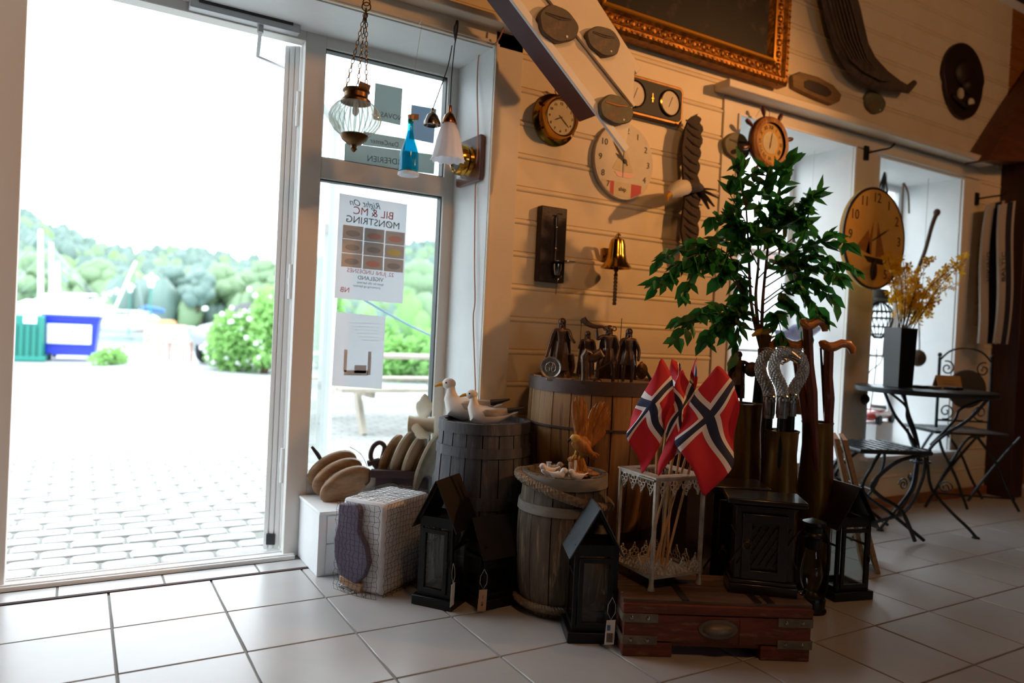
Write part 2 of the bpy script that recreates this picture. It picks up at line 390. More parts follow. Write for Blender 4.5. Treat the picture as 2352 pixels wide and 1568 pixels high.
# siding boards with a bead along the lower edge, each its own piece
def board(x0, x1, z0, h=.1373, m='wall_paint'):
    prof = [(0, .010), (.006, .004), (.006, .001), (0, 0), (-.003, .004), (-.0045, .009), (-.003, .014), (.001, .018), (.005, .0195), (.005, .0215), (0, .0245), (0, h-.0015), (.006, h), (.012, h), (.012, 0)]
    prof = prof[3:]
    R = [[(x, YW-.006+y, z0+z) for y, z in prof] for x in (x0, x1)]
    return MB().rings(R).build('board', m, wall, smooth=50)
zg = [.995+.1373*(q) for q in range(-7, 17)]
for z in zg:
    z1 = z+.1373
    board(1.55, 2.735, z)
    if z1 < .335: board(2.735, 5.42, z)
    elif z < 2.15: board(4.985+.12, 5.42, z)
    else: board(2.735, 5.42, z)
for z in zg:
    if z > 2.15: board(-1.5, 1.55, z)
    board(5.42, 8.5, z, m='amber_wood')
# trims
struct('trim_3', MB().box(((XR+1.555)/2, YT+.008, 1.09), (1.555-XR, .018, 2.17)).box((XR+.006, YT-.004, 1.06), (.014, .012, 2.12)), 'trim_paint', bevel=.002)
hd = MB().box((.02, YT+.008, 2.149), (3.07, .018, .045+.03)); hd.box((.2, YT-.004, 2.124), (2.46, .012, .012)); struct('trim_4', hd, 'trim_paint', bevel=.002)
sh = MB().box((.05, 2.62, 2.190), (3.06, .09, .026)); struct('trim_5', sh, 'trim_paint', bevel=.004)
tr = MB(); tr.box((2.785, YT+.008, 1.07), (.105, .018, 2.14)); tr.box((3.895, YT+.008, 1.2), (.21, .018, 1.8)); tr.box((5.03, YT+.008, 1.2), (.2, .018, 1.8))
tr.box((3.93, YT+.008, 2.14), (2.4, .018, .065)); tr.box((3.9, YT+.008, .27), (2.36, .018, .09))
struct('trim_6', tr, 'trim_paint', bevel=.002)
bd = MB()
for a, b, z0, z1 in ((2.83, 3.79, .31, 2.11), (4.0, 4.92, .31, 2.09)):
    for x in (a+.006, b-.006): bd.box((x, YT-.004, (z0+z1)/2), (.012, .012, z1-z0))
    bd.box(((a+b)/2, YT-.004, z1-.006), (b-a, .012, .012)); bd.box(((a+b)/2, YT-.02, z0), (b-a+.06, .07, .022))
struct('trim_7', bd, 'white_paint', bevel=.002)
struct('trim_8', MB().box((3.87, 2.61, 2.205), (2.42, .10, .042)), 'trim_paint', bevel=.006)
struct('baseboard_front', MB().box((3.5, 2.652, .03), (3.9, .02, .06)), 'base_wood', bevel=.003)
struct('trim_9', MB().box((5.47, 2.58, 1.17), (.16, .17, 2.34)), 'post_wood', bevel=.006)
q = [ony(2268, 368, 2.5), ony(2352, 232, 2.5), ony(2420, 130, 2.5), ony(2420, 372, 2.5)]
br = MB().prism([(p.x, p.z) for p in q], .14, y0=2.5); struct('trim_10', br, 'brace_wood')
struct('trim_11', MB().box((7.0, 2.56, 2.20), (3.2, .2, .16)), 'post_wood')
# enclosing room
struct('ceiling', MB().box((2.2, -1.2, 3.44), (13.4, 8.6, .08)), 'ceiling_dark')
struct('wall_left', MB().box((-4.55, -1.2, 1.7), (.1, 8, 3.4)), 'room_dark'); struct('wall_right', MB().box((8.65, -1.2, 1.7), (.1, 8, 3.4)), 'amber_wood')
struct('wall_back', MB().box((-1.45, -4.85, 1.7), (6.1, .1, 3.4)).box((5.85, -4.85, 1.7), (5.7, .1, 3.4)).box((2.3, -4.85, .6), (1.4, .1, 1.2)).box((2.3, -4.85, 2.75), (1.4, .1, 1.3)), 'room_dark')
g = MB()
for x in (1.63, 2.3, 2.97): g.box((x, -4.86, 1.65), (.07, .06, .9))
for z in (1.23, 1.65, 2.07): g.box((2.3, -4.86, z), (1.4, .06, .07))
struct('window_4', g, 'white_paint')
# ---- shop front: door_1 (frame + open leaf) and window_1 (side light)
df = MB()
def fr(mb, x0, x1, z0, z1, y0=2.985, y1=3.055): mb.box(((x0+x1)/2, (y0+y1)/2, (z0+z1)/2), (x1-x0, y1-y0, z1-z0))
fr(df, -.42, -.185, 0, 2.13); fr(df, .742, .825, 0, 2.13); fr(df, -.185, .742, 2.073, 2.13)
df.box((-.195, 3.03, 1.05), (.02, .03, 2.06)); df.box((.75, 3.04, 1.05), (.02, .03, 2.05))
door = struct('door_1', df, 'frame_white', bevel=.003)
lf = bpy.data.objects.new('door_leaf', None); COL.objects.link(lf); lf.parent = door; lf.location = (.738, 3.052, .012); lf.rotation_euler = (0, 0, math.radians(61))
L_, T_ = .915, .062
g = MB(); g.box((L_/2, T_/2, .06), (L_, T_, .12)); g.box((L_/2, T_/2, 2.01), (L_, T_, .10)); g.box((.045, T_/2, 1.03), (.09, T_, 2.05)); g.box((L_-.045, T_/2, 1.03), (.09, T_, 2.05))
g.build('leaf_frame', 'pvc_white', lf, bevel=.003)
g = MB()
for y in (.008, .030, .052): g.box((-.002, y, 1.03), (.008, .017, 2.05))
g.build('edge_profile', 'pvc_white', lf, bevel=.002)
MB().box((L_/2, T_/2, 1.04), (L_-.17, .02, 1.86)).build('pane', 'pane', lf)
g = MB()
for z in (.35, 1.1, 1.8): g.cyl((-.012, -.006, z-.07), (-.012, -.006, z+.07), .010, 10); g.cyl((-.012, -.006, z-.012), (-.012, -.006, z+.012), .012, 10)
g.build('hinge', 'pvc_white', lf)
MB().box((-.008, .03, .045), (.012, .035, .045)).build('corner_bracket', 'dark_plastic', lf, bevel=.002)
g = MB(); 
c = ony(565, 43, 2.965); w = .40
g.box((c.x, 2.962, c.z+.008), (w, .05, .045)); g.build('door_closer', 'closer_grey', door, bevel=.004)
g = MB(); g.box((c.x, 2.952, c.z+.02), (w-.06, .04, .024)); g.build('closer_vent', 'dark_plastic', door)
a = ony(598, 68, 2.96); b = onz(592, 130, a.z-.02); b = at(592, 130, (a-CP).dot(F_)+.12); cc = lf.matrix_basis @ Vector((.16, -.01, 1.98))
g = MB().cyl(a+Vector((0, 0, .02)), a+Vector((0, 0, -.012)), .012); g.beam(a+Vector((0, 0, -.01)), b, .014, .006); g.beam(b, cc, .012, .006); g.build('closer_arm', 'closer_grey', door)
wf = MB()
fr(wf, .825, 1.425, 2.066, 2.13); fr(wf, .825, 1.425, 1.538, 1.622); fr(wf, .825, 1.425, .20, .315); fr(wf, 1.374, 1.425, .2, 2.13)
win = struct('window_1', wf, 'frame_white', bevel=.003)
g = MB()
for z0, z1 in ((.315, 1.538), (1.622, 2.066)):
    g.box((.8275, 3.02, (z0+z1)/2), (.005, .04, z1-z0)); g.box((1.3715, 3.02, (z0+z1)/2), (.005, .04, z1-z0)); g.box((1.1, 3.02, z1-.003), (.55, .04, .006)); g.box((1.1, 3.02, z0+.003), (.55, .04, .006))
g.build('gasket', 'dark_plastic', win)
for z0, z1 in ((.315, 1.538), (1.622, 2.066)): MB().box((1.1, 3.022, (z0+z1)/2), (.55, .012, z1-z0)).build('pane', 'pane', win)
struct('trim_12', MB().box((.5, 2.83, 2.126), (1.84, .34, .012)).box((XR+.004, 2.83, 1.06), (.012, .34, 2.12)).box((-.415, 2.83, 1.06), (.012, .34, 2.12)), 'white_paint')
# deep windows
for n, (a, b, z1) in enumerate(((2.83, 3.79, 2.11), (4.0, 4.92, 2.09)), 2):
    g = MB(); yc = 3.085; cx = (a+b)/2; z0 = .31
    for x, w_ in ((a+.02, .04), (b-.02, .04), (cx, .05)): g.box((x, yc, (z0+z1)/2), (w_, .04, z1-z0))
    for z in (z0+.02, z1-.02): g.box((cx, yc, z), (b-a, .04, .04))
    wn = struct('window_%d' % n, g, 'white_paint', bevel=.003)
    g = MB()
    for z in (z0+.6, z0+1.2): g.box((cx, yc, z), (b-a-.06, .014, .018))
    g.build('glazing_bar', 'white_paint', wn)
    for x in ((a+cx)/2, (b+cx)/2): MB().box((x, yc+.008, (z0+z1)/2), ((b-a)/2-.045, .006, z1-z0-.07)).build('pane', 'pane', wn)
    MB().box((cx, 2.87, z0-.004), (b-a, .4, .012)).build('window_sill', 'white_paint', wn)
# white box bench under the side light
bench = thing('plinth_box', (0, 0, 0), 'low white boxed plinth under the side window holding the wooden pulley blocks', 'plinth')
MB().box((1.10, 2.845, .118), (.60, .28, .236)).build('body', 'white_paint', bench, bevel=.002)
MB().box((1.115, 2.705, .176), (.57, .014, .104)).build('front_board', 'white_paint', bench, bevel=.002); MB().box((1.115, 2.705, .065), (.57, .014, .112)).build('front_board', 'white_paint', bench, bevel=.002)
MB().box((1.10, 2.835, .242), (.61, .30, .012)).build('top_board', 'white_paint', bench, bevel=.002)

# ================================================================ OUTSIDE
GZ = -.045
struct('ground_asphalt', MB().box((12, 9.4+4.1, GZ-.06), (90, 18, .1)), 'asphalt')
struct('ground_sand', MB().box((2, 6.2, GZ-.03), (14, 6.4, .06)), 'sand')
pv = bpy.data.objects.new('paved_area', None); COL.objects.link(pv); tag(pv, kind='structure')
def paver_mesh(w, d):
    r = min(w, d)*.22; pts = []
    for cx, cy, a in ((w/2-r, d/2-r, 0), (-w/2+r, d/2-r, 90), (-w/2+r, -d/2+r, 180), (w/2-r, -d/2+r, 270)):
        for t in (0, 45, 90): pts.append((cx+r*math.cos(math.radians(a+t)), cy+r*math.sin(math.radians(a+t))))
    R = [[(x*s, y*s, z) for x, y in pts] for s, z in ((1, -.03), (1, -.004), (.94, .003))]
    return MB().rings(R)
pm = paver_mesh(.205, .106).build('paver', 'paver', pv).data; bpy.data.objects.remove(bpy.data.objects['paver'])
pe = paver_mesh(.136, .13).build('paver', 'paver', pv).data; bpy.data.objects.remove(bpy.data.objects['paver'])
rows = []
Y = 3.13
for i in range(-3, 8): rows.append((pe, .0+i*.144, Y))
cells = []
for j in range(48):
    Y = 3.255+j*.114
    for i in range(-26, 40):
        X = i*.212+(j % 2)*.106
        p = px((X, Y, GZ))
        if -60 < p[0] < 1010 and Y < 8.2 and X < 4.6 and not (610+((Y-3)*30) < p[0] < 700): cells.append((Y, X))
cells.sort(); 
for me_, X, Y in rows: inst('paver', me_, pv, (X, Y, GZ+.004), (0, 0, random.uniform(-.02, .02)))
for Y, X in cells[:285]: inst('paver', pm, pv, (X, Y, GZ+.004+random.uniform(-.002, .002)), (random.uniform(-.01, .01), random.uniform(-.01, .01), random.uniform(-.02, .02)))
g = MB(); src = pm
for Y, X in cells[285:]: g.add([(v.co.x+X, v.co.y+Y, v.co.z+GZ+.004) for v in src.vertices], [tuple(p.vertices) for p in src.polygons])
tag(g.build('far_pavers', 'paver', pv), kind='stuff')
# harbour water and far shore
struct('harbour_water', MB().box((60, 150, -1.1), (420, 262, .1)), 'water')
ridge = [(-200, 470), (-60, 490), (40, 512), (100, 528), (150, 548), (200, 566), (300, 592), (400, 584), (500, 600), (625, 622), (740, 610), (850, 560), (935, 575), (1010, 570), (1100, 620), (1300, 680), (1500, 730), (1800, 740), (2300, 760)]
def ridge_y(x):
    for (a, b), (c, d) in zip(ridge, ridge[1:]):
        if a <= x <= c: return b+(d-b)*(x-a)/(c-a)
    return 600
hv = []; hf = []; nx, nd = 60, 7
for i in range(nx+1):
    x = -200+2500*i/nx
    for j in range(nd+1):
        t = j/nd; dep = 135+150*t
        top = at(x, ridge_y(x)+14, dep).z; b = at(x, 740, dep)
        z = -1.3+(top+1.3)*(t**1.0)
        hv.append((b.x, b.y, z)); 
for i in range(nx):
    for j in range(nd): a = i*(nd+1)+j; hf.append((a, a+1, a+nd+2, a+nd+1))
hill = struct('far_hill', MB().add(hv, hf), 'stone_far')
def crown(mb, c, r, h, rnd, n=1):
    seg = 7; R = []
    for i in range(5):
        t = .12+.76*i/4; rr = math.sin(PI*t)*r
        R.append([(c[0]+rr*math.cos(2*PI*j/seg)*rnd.uniform(.8, 1.15), c[1]+rr*math.sin(2*PI*j/seg)*rnd.uniform(.8, 1.15), c[2]+h*(-math.cos(PI*t)*.55+.5)+rnd.uniform(-.1, .1)*h) for j in range(seg)])
    mb.rings(R)
rnd = random.Random(3)
fo = MB().m('pine_leaf').m('tree_leaf').m('bush_leaf')
for k in range(2900):
    x = rnd.uniform(-180, 1350); t = rnd.random()**.8; dep = 135+150*t
    top = at(x, ridge_y(x)+14, dep).z; b = at(x, 740, dep); z = -1.3+(top+1.3)*t
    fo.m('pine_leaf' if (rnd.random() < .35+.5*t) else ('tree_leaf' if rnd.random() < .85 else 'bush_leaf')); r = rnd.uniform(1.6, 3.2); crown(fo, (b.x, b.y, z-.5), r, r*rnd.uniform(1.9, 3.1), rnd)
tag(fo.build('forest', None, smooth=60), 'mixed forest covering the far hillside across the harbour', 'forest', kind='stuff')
def gp(x, y): return onz(x, y, GZ)
def hpix(b, ytop): return ztop(b, ytop)-b.z
# nearer trees on the far shore, one by one
names = ['pale green round broadleaf tree on the far shore', 'dark conifer standing on the far shore']
def tree(x, ybase, ytop, dep, w, leafm, label, seed, grp='trees on the far shore'):
    rnd = random.Random(seed); b = at(x, ybase, dep); top = at(x, ytop, dep); H = (top-b).length
    t = thing('tree', b, label, 'tree', group=grp); MB().cyl((0, 0, 0), (0, 0, H*.6), H*.03, 6, H*.015).build('trunk', 'bark', t)
    g = MB()
    for k in range(26):
        a = rnd.random()*2*PI; q = rnd.random()**.5; z = rnd.uniform(.28, .93); r = w*.32*rnd.uniform(.7, 1.2)
        rr = w*.5*q*math.sin(PI*min(1, max(.12, z)))
        crown(g, (rr*math.cos(a), rr*math.sin(a), H*z-r*.6), r, r*1.5, rnd)
    g.build('crown', leafm, t, smooth=60); return t
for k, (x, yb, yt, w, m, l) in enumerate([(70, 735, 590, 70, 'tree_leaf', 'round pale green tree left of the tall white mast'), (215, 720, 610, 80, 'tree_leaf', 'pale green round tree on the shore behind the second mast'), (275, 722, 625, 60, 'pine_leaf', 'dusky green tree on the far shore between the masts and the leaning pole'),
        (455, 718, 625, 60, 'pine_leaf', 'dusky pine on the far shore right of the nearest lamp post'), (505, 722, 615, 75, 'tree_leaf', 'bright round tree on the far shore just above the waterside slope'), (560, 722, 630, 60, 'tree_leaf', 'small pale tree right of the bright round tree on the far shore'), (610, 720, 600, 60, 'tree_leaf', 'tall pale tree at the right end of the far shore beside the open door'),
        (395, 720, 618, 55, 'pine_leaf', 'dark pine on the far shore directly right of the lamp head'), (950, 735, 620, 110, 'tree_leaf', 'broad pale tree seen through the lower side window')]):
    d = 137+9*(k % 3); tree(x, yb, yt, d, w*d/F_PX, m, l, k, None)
# bins
b = gp(32, 829); bin_ = thing('recycling_container', b, 'tall green slatted waste container at the left edge of the yard', 'waste container', rz=FACE*.0-.05)
s = (b-CP).dot(F_)/F_PX; H = hpix(b, 722)
g = MB().box((0, .4, H*.5), (110*s, .8, H)); g.build('body', 'bin_green', bin_, bevel=.03)
for i in range(9): MB().box((-50*s+i*12.5*s, -.02, H*.43), (5*s, .06, H*.72)).build('slat', 'bin_green', bin_)
MB().box((0, .38, .05), (122*s, .9, .10)).build('base', 'bin_green', bin_, bevel=.02)
for x in (-20, 28): MB().box((x*s, -.01, H*.9), (26*s, .03, H*.16)).build('notice', 'white_paint', bin_)
b = gp(160, 829); s = (b-CP).dot(F_)/F_PX; H = hpix(b, 722)
bb = thing('wheeled_bin', b, 'big blue wheeled bin with a white notice panel in the yard', 'bin', rz=-.08)
w = 112*s; g = MB(); g.rings([[(x*w/2*k2, .5+y*.5*k2, z) for x, y in ((-1, -1), (1, -1), (1, 1), (-1, 1))] for k2, z in ((.86, H*.12), (.97, H*.84), (1.0, H*.86), (1.0, H*.92))]); g.build('tub', 'bin_blue', bb, bevel=.02)
MB().box((0, .5, H*.955), (w*1.06, 1.1, H*.08)).build('lid', 'bin_blue', bb, bevel=.03)
MB().box((-.02, -.035, H*.58), (w*.78, .02, H*.42), rot=(.06, 0, 0)).build('notice_panel', 'white_paint', bb)
text('SØR  4', .16, 'ink_red', bb, (.02, -.052, H*.62), name='lettering')
for x in (-w*.36, w*.36):
    for y in (.12, .85): MB().torus((x, y, .09), .06, .03, 14, 6, 'x').cyl((x-.03, y, .09), (x+.03, y, .09), .05, 10).box((x, y, .17), (.07, .07, .1)).build('castor', 'bin_dark', bb)
# masts, each with its boat
def boat(x, ydeck, ytop, dep, L, label, hull='boat_white', lean=0, wpx=9, cover=None, group=None):
    p = at(x, ydeck, dep); t = thing('sailing_boat', p, label, 'boat', rz=FACE, group=group); s = dep/F_PX
    secs = [(( -L*.5, 0, .15), .02, .02), ((-L*.42, 0, -.05), L*.09, .35), ((-L*.1, 0, -.1), L*.14, .5), ((L*.25, 0, -.05), L*.12, .45), ((L*.5, 0, .1), L*.08, .3)]
    MB().loft(secs, 12).build('hull', hull, t)
    MB().loft([((-L*.2, 0, .35), L*.04, .1), ((-L*.1, 0, .5), L*.07, .3), ((L*.2, 0, .5), L*.07, .3), ((L*.28, 0, .35), L*.05, .15)], 10).build('cabin', 'boat_white', t)
    top = at(x+lean, ytop, dep)-p; top = Matrix.Rotation(-FACE, 4, 'Z') @ top
    MB().cyl((0, 0, .2), top, wpx*s/2, 8, wpx*s/2.6).build('mast', 'boat_white', t)
    MB().cyl((0, 0, 1.1), (L*.36, 0, 1.15), wpx*s/3, 6).build('boom', 'boat_white', t)
    g = MB(); g.cyl((-L*.48, 0, .3), top*.96, .012, 4); g.cyl((L*.48, 0, .3), top*.96, .012, 4); g.build('stay', 'alu', t)
    if cover: MB().loft([((0, 0, 1.2), .05, .05), ((L*.1, 0, 1.3), .35, .25), ((L*.33, 0, 1.15), .3, .2), ((L*.36, 0, 1.1), .05, .05)], 8).build('sail_cover', cover, t)
boat(93, 718, 527, 46, 8, 'white sailing boat with the tallest thick mast, left of the others', wpx=11)
boat(118, 712, 558, 50, 8, 'white sailing boat whose mast stands second from the left', wpx=9)
boat(133, 708, 600, 56, 8, 'white sailing boat with the short third mast', wpx=8)
boat(318, 742, 712, 62, 6, 'small wooden hulled boat with a blue cover moored beyond the lamp post', 'boat_wood', wpx=3, cover='boat_blue')
boat(285, 746, 722, 60, 6, 'small wooden boat moored left of the blue covered one', 'boat_wood', wpx=3)
boat(250, 745, 600, 58, 6, 'moored boat with a leaning derrick pole', 'boat_white', lean=62, wpx=6)
m = thing('motor_boat', at(160, 700, 52), 'white motor boat with a raised bow behind the blue bin', 'boat', rz=FACE)
MB().loft([((-2.6, 0, -.3), .9, .35), ((0, 0, -.2), 1.0, .45), ((1.6, 0, .1), .7, .35), ((2.6, 0, .55), .05, .05)], 12).build('hull', 'boat_white', m); MB().loft([((-1.6, 0, .2), .5, .1), ((-1, 0, .4), .6, .35), ((.4, 0, .35), .5, .25), ((.9, 0, .2), .4, .05)], 10).build('cabin', 'boat_white', m)
# jetty lamp posts
for k, (x, yh, yb, w, lab) in enumerate([(342, 643, 778, 34, 'white headed lamp post nearest the yard'), (295, 660, 770, 22, 'white headed lamp post second from the yard'), (264, 668, 762, 15, 'third white lamp post along the jetty'), (250, 673, 756, 12, 'fourth white lamp post along the jetty'), (237, 677, 752, 11, 'farthest white lamp post along the jetty')]):
    dep = 30*34/w; s = dep/F_PX; b = at(x, yb, dep); t = thing('lamp_post', b, lab, 'street lamp', group=None); H = (yb-yh)*s; r = w*s/2
    MB().cyl((0, 0, 0), (0, 0, H-r*.9), r*.13, 8, r*.09).build('post', 'bin_green', t)
    MB().lathe([(.02, -r*1.0), (r*.32, -r*.95), (r*.55, r*.2), (.02, r*.25)], 12, (0, 0, H)).build('lantern_glass', 'lamp_white', t)
    MB().lathe([(r*.98, r*.2), (r*.5, r*.5), (r*.2, r*.62), (r*.12, r*.85), (.01, r*.95)], 12, (0, 0, H)).build('cap', 'lamp_white', t)
# bench and cafe tables near the edge of the yard
def garden_bench(xm, yb, wpx_, label, m='red_wood', flip=0):
    b = gp(xm, yb); s = (b-CP).dot(F_)/F_PX; w = wpx_*s; t = thing('garden_bench', b, label, 'bench', rz=FACE+flip)
    for y in (0, .06, .12): MB().box((0, y*3, .42), (w, .1, .03)).build('slat', m, t)
    for z in (.55, .66, .77): MB().box((0, -.03, z), (w, .025, .08)).build('slat', m, t)
    for x in (-w*.42, w*.42):
        MB().box((x, -.02, .4), (.06, .05, .82)).build('leg', m, t); MB().box((x, .38, .22), (.06, .05, .44)).build('leg', m, t)
garden_bench(395, 830, 62, 'reddish wooden garden bench standing at the edge of the yard')
garden_bench(345, 815, 26, 'small dark red chair-like seat left of the reddish bench', 'red_wood', .3)
for x, y, w, lab in ((350, 812, 60, 'white round garden table left of the reddish bench'), (425, 812, 40, 'white round garden table behind the reddish bench')):
    b = gp(x, y); s = (b-CP).dot(F_)/F_PX; t = thing('garden_table', b, lab, 'table')
    MB().lathe([(.01, .70), (w*s/2, .70), (w*s/2, .73), (.01, .73)], 20).build('table_top', 'white_paint', t); MB().cyl((0, 0, 0), (0, 0, .7), .035, 8).lathe([(.25, 0), (.25, .02), (.03, .06), (.02, .06)], 12).build('pedestal', 'white_paint', t)
# leafy things built from real leaves
def leafmesh(name, m, L=.06, W=.03, fold=.25):
    vs = [(0, 0, 0), (L*.25, W*.42, .15*W), (L*.55, W*.45, .1*W), (L, 0, -.2*W), (L*.55, -W*.45, .1*W), (L*.25, -W*.42, .15*W), (L*.4, 0, -fold*W)]
    fs = [(0, 1, 6), (1, 2, 6), (2, 3, 6), (3, 4, 6), (4, 5, 6), (5, 0, 6)]
    return vs, fs
def scatter(mb, c, rad, n, L, rnd, flat=1.):
    vs, fs = leafmesh('', '', L, L*.55)
    for k in range(n):
        while 1:
            d = Vector((rnd.uniform(-1, 1), rnd.uniform(-1, 1), rnd.uniform(-1, 1)))
            if .35 < d.length < 1: break
        p = Vector(c)+Vector((d.x*rad[0], d.y*rad[1], d.z*rad[2])); T = Matrix.Translation(p) @ Euler((rnd.uniform(-1, 1), rnd.uniform(-1, 1), rnd.uniform(0, 6.3))).to_matrix().to_4x4()
        mb.add(vs, fs, T)
def bush(x, yb, ytop, wpx_, dep, label, seed, n=900, L=.13, m='bush_leaf', flowers=0):
    rnd = random.Random(seed); s = dep/F_PX; b = at(x, yb, dep); b.z = GZ; H = at(x, ytop, dep).z-b.z; w = wpx_*s
    t = thing('bush', b, label, 'bush', rz=FACE); g = MB()
    for k in range(7):
        cx = (k/6-.5)*w*.7; hh = H*rnd.uniform(.65, 1.0); scatter(g, (cx, rnd.uniform(0, .6), hh*.5), (w*.22, .5, hh*.5), n//7, L, rnd)
    tag(g.build('foliage', m, t, smooth=0), kind='stuff')
    g = MB()
    for k in range(9): a = rnd.uniform(-.4, .4); g.cyl((a*w*.3, .2, 0), (a*w, .3, H*.7), .02, 5, .008)
    g.build('stem', 'bark', t)
    if flowers:
        g = MB()
        for k in range(flowers): g.ell((rnd.uniform(-.5, .5)*w, rnd.uniform(-.3, .1), rnd.uniform(.1, .9)*H), (.05, .05, .05), 6)
        tag(g.build('blossom', 'white_paint', t), kind='stuff')
bush(530, 833, 690, 130, 14.0, 'large light green bush with pale blossom by the open door', 1, 2600, .16, flowers=60)
bush(600, 833, 640, 70, 13.5, 'tall light green shrub touching the open door in view', 2, 1300, .16, flowers=10)
bush(240, 829, 795, 26, 13.9, 'low green bush at the right side of the blue bin', 3, 300)
bush(97, 829, 800, 22, 16.2, 'low green bush between the green and blue bins', 9, 200)
bush(950, 850, 745, 190, 13.5, 'green hedge behind the picnic table', 4, 2600, .15)
bush(860, 860, 690, 80, 15, 'green shrub behind the paper notices', 5, 900, .15)
bush(745, 850, 610, 60, 16, 'tall green shrub seen through the open door leaf', 6, 1000, .16)
# parked car at the right edge of the doorway view
b = gp(612, 846); s = (b-CP).dot(F_)/F_PX; car = thing('car', b, 'silver car parked outside, mostly hidden behind the door leaf', 'car', rz=1.0)
MB().loft([((-.1, .9, .55), .2, .1), ((.1, .9, .6), .8, .32), ((1.1, .9, .68), .86, .36), ((3.4, .9, .68), .86, .38), ((4.1, .9, .66), .8, .3), ((4.2, .9, .6), .3, .1)], 16).build('body', 'car_paint', car)
MB().loft([((1.0, .9, .95), .7, .05), ((1.7, .9, 1.15), .66, .25), ((2.9, .9, 1.18), .66, .27), ((3.7, .9, .98), .7, .06)], 14).build('cabin', 'dark_plastic', car)
for x in (.75, 3.35):
    for y in (.12, 1.68): MB().torus((x, y, .31), .23, .085, 20, 8, 'y').lathe([(.01, -.03), (.17, -.03), (.17, .03), (.01, .03)], 16, (x, y, .31), 'y').build('wheel', 'dark_plastic', car)
# picnic table
c = gp(870, 1000); c.y += .35; pt = thing('picnic_table', (c.x+.35, c.y+.3, GZ), 'weathered pale wooden picnic table outside the side window', 'picnic table', rz=.02)
for k in range(4): MB().box((.1, -.27+k*.15, .70), (1.75, .135, .036)).build('plank', 'pale_wood', pt, bevel=.004)
for y0 in (-.72, .60):
    for k in range(2): MB().box((.1, y0+k*.14, .42), (1.75, .125, .036)).build('seat_plank', 'pale_wood', pt, bevel=.004)
for x in (-.5, .7):
    MB().beam((x, -.22, .68), (x, -.62, 0), .045, .09).build('leg', 'pale_wood', pt); MB().beam((x, .16, .68), (x, .56, 0), .045, .09).build('leg', 'pale_wood', pt)
    MB().box((x+.045, 0, .39), (.04, 1.4, .09)).build('crossbar', 'pale_wood', pt); MB().box((x+.045, 0, .66), (.04, .6, .07)).build('top_batten', 'pale_wood', pt)
# rope with scraps strung outside
a, b = ony(836, 688, 3.5), ony(1040, 790, 3.9)
tag(MB().tube(smoothpath([a, (a+b)/2+Vector((0, 0, -.015)), b, b+Vector((.5, .2, -.1))]), .006, 6).build('mooring_rope', 'sticker_blue'), 'thin blue rope strung outside the lower side window', 'rope')

# pale building added outside to cut the daylight through the deep windows
hz = thing('light_blocking_building', (17.5, 12, GZ), 'pale building added to cut daylight through the two deep windows', 'building')
MB().box((0, 2, 1.5), (15, 4, 3.0)).build('wall', 'house_white', hz); MB().prism([(-7.8, 3.0), (7.8, 3.0), (7.8, 3.2), (-7.8, 3.2)], 4.6, y0=-.3).build('roof', 'roof_far', hz)
# ================================================================ THINGS HUNG IN THE SHOP FRONT
def frm(c, xa, ya):
    x = Vector(xa).normalized(); y = Vector(ya); y = (y-x*y.dot(x)).normalized(); z = x.cross(y)
    return Matrix(((x.x, y.x, z.x, c[0]), (x.y, y.y, z.y, c[1]), (x.z, y.z, z.z, c[2]), (0, 0, 0, 1)))
def dep(p): return (Vector(p)-CP).dot(F_)
def loc2(c, x, y, cx, cy, s): return ((x-cx)*s, 0, -(y-cy)*s)
def chain(mb, p, q, n, r):
    p, q = Vector(p), Vector(q)
    for i in range(n):
        a = p.lerp(q, i/n); b = p.lerp(q, (i+1.15)/n); m_ = (a+b)/2; h = (b-a).length/2; d = (b-a).normalized()
        o = Vector((1, 0, 0)) if i % 2 else Vector((0, 1, 0)); o = (o-d*o.dot(d)).normalized()
        mb.tube([m_+d*h*math.cos(t)+o*h*.5*math.sin(t) for t in [2*PI*k/8 for k in range(8)]], r, 5, loop=True)
YH = 2.60
c = ony(816, 265, YH); s = dep(c)/F_PX
t = thing('hanging_lamp', c, 'ribbed clear glass globe lamp with brown metal caps hanging on three chains', 'lamp', rz=FACE)
prof = [(30, 30), (42, 24), (54, 10), (59, -5), (56, -20), (46, -34), (34, -44), (26, -50)]
R = []
for r, z in prof: R.append([(r*s*(1+.025*(j % 2))*math.cos(2*PI*j/112), r*s*(1+.025*(j % 2))*math.sin(2*PI*j/112), z*s) for j in range(112)])
g = MB().m('globe_glass').m('globe_rib').m('globe_glass').rings(R, False, False); g.mi = [1 if (i % 112) % 4 == 0 else 0 for i in range(len(g.f))]; g.build('glass_globe', None, t)
MB().lathe([(24*s, 58*s), (30*s, 58*s), (31*s, 54*s), (27*s, 50*s), (27*s, 40*s), (34*s, 33*s), (34*s, 28*s), (28*s, 27*s)], 32).build('top_cap', 'brass_dark', t)
MB().lathe([(30*s, -44*s), (32*s, -47*s), (28*s, -56*s), (16*s, -66*s), (7*s, -69*s), (6*s, -74*s), (8*s, -77*s), (5*s, -81*s), (2*s, -84*s), (.001, -84*s)], 32).build('bottom_finial', 'brass_dark', t)
hk = Vector((14*s, 0, 245*s)); g = MB()
for a in (100, 220, 340): chain(g, (26*s*math.cos(math.radians(a)), 26*s*math.sin(math.radians(a)), 58*s), hk, 17, .0016)
g.build('chain', 'old_brass', t)
MB().torus(hk+Vector((0, 0, 4*s)), 10*s, .0022, 20, 6).torus(hk+Vector((0, 0, 14*s)), 8*s, .002, 20, 6).build('hook_ring', 'old_brass', t)
MB().ell((0, 0, 10*s), (8*s, 8*s, 11*s), 12).cyl((0, 0, 18*s), (0, 0, 34*s), 6*s, 12).build('bulb', 'frosted', t)
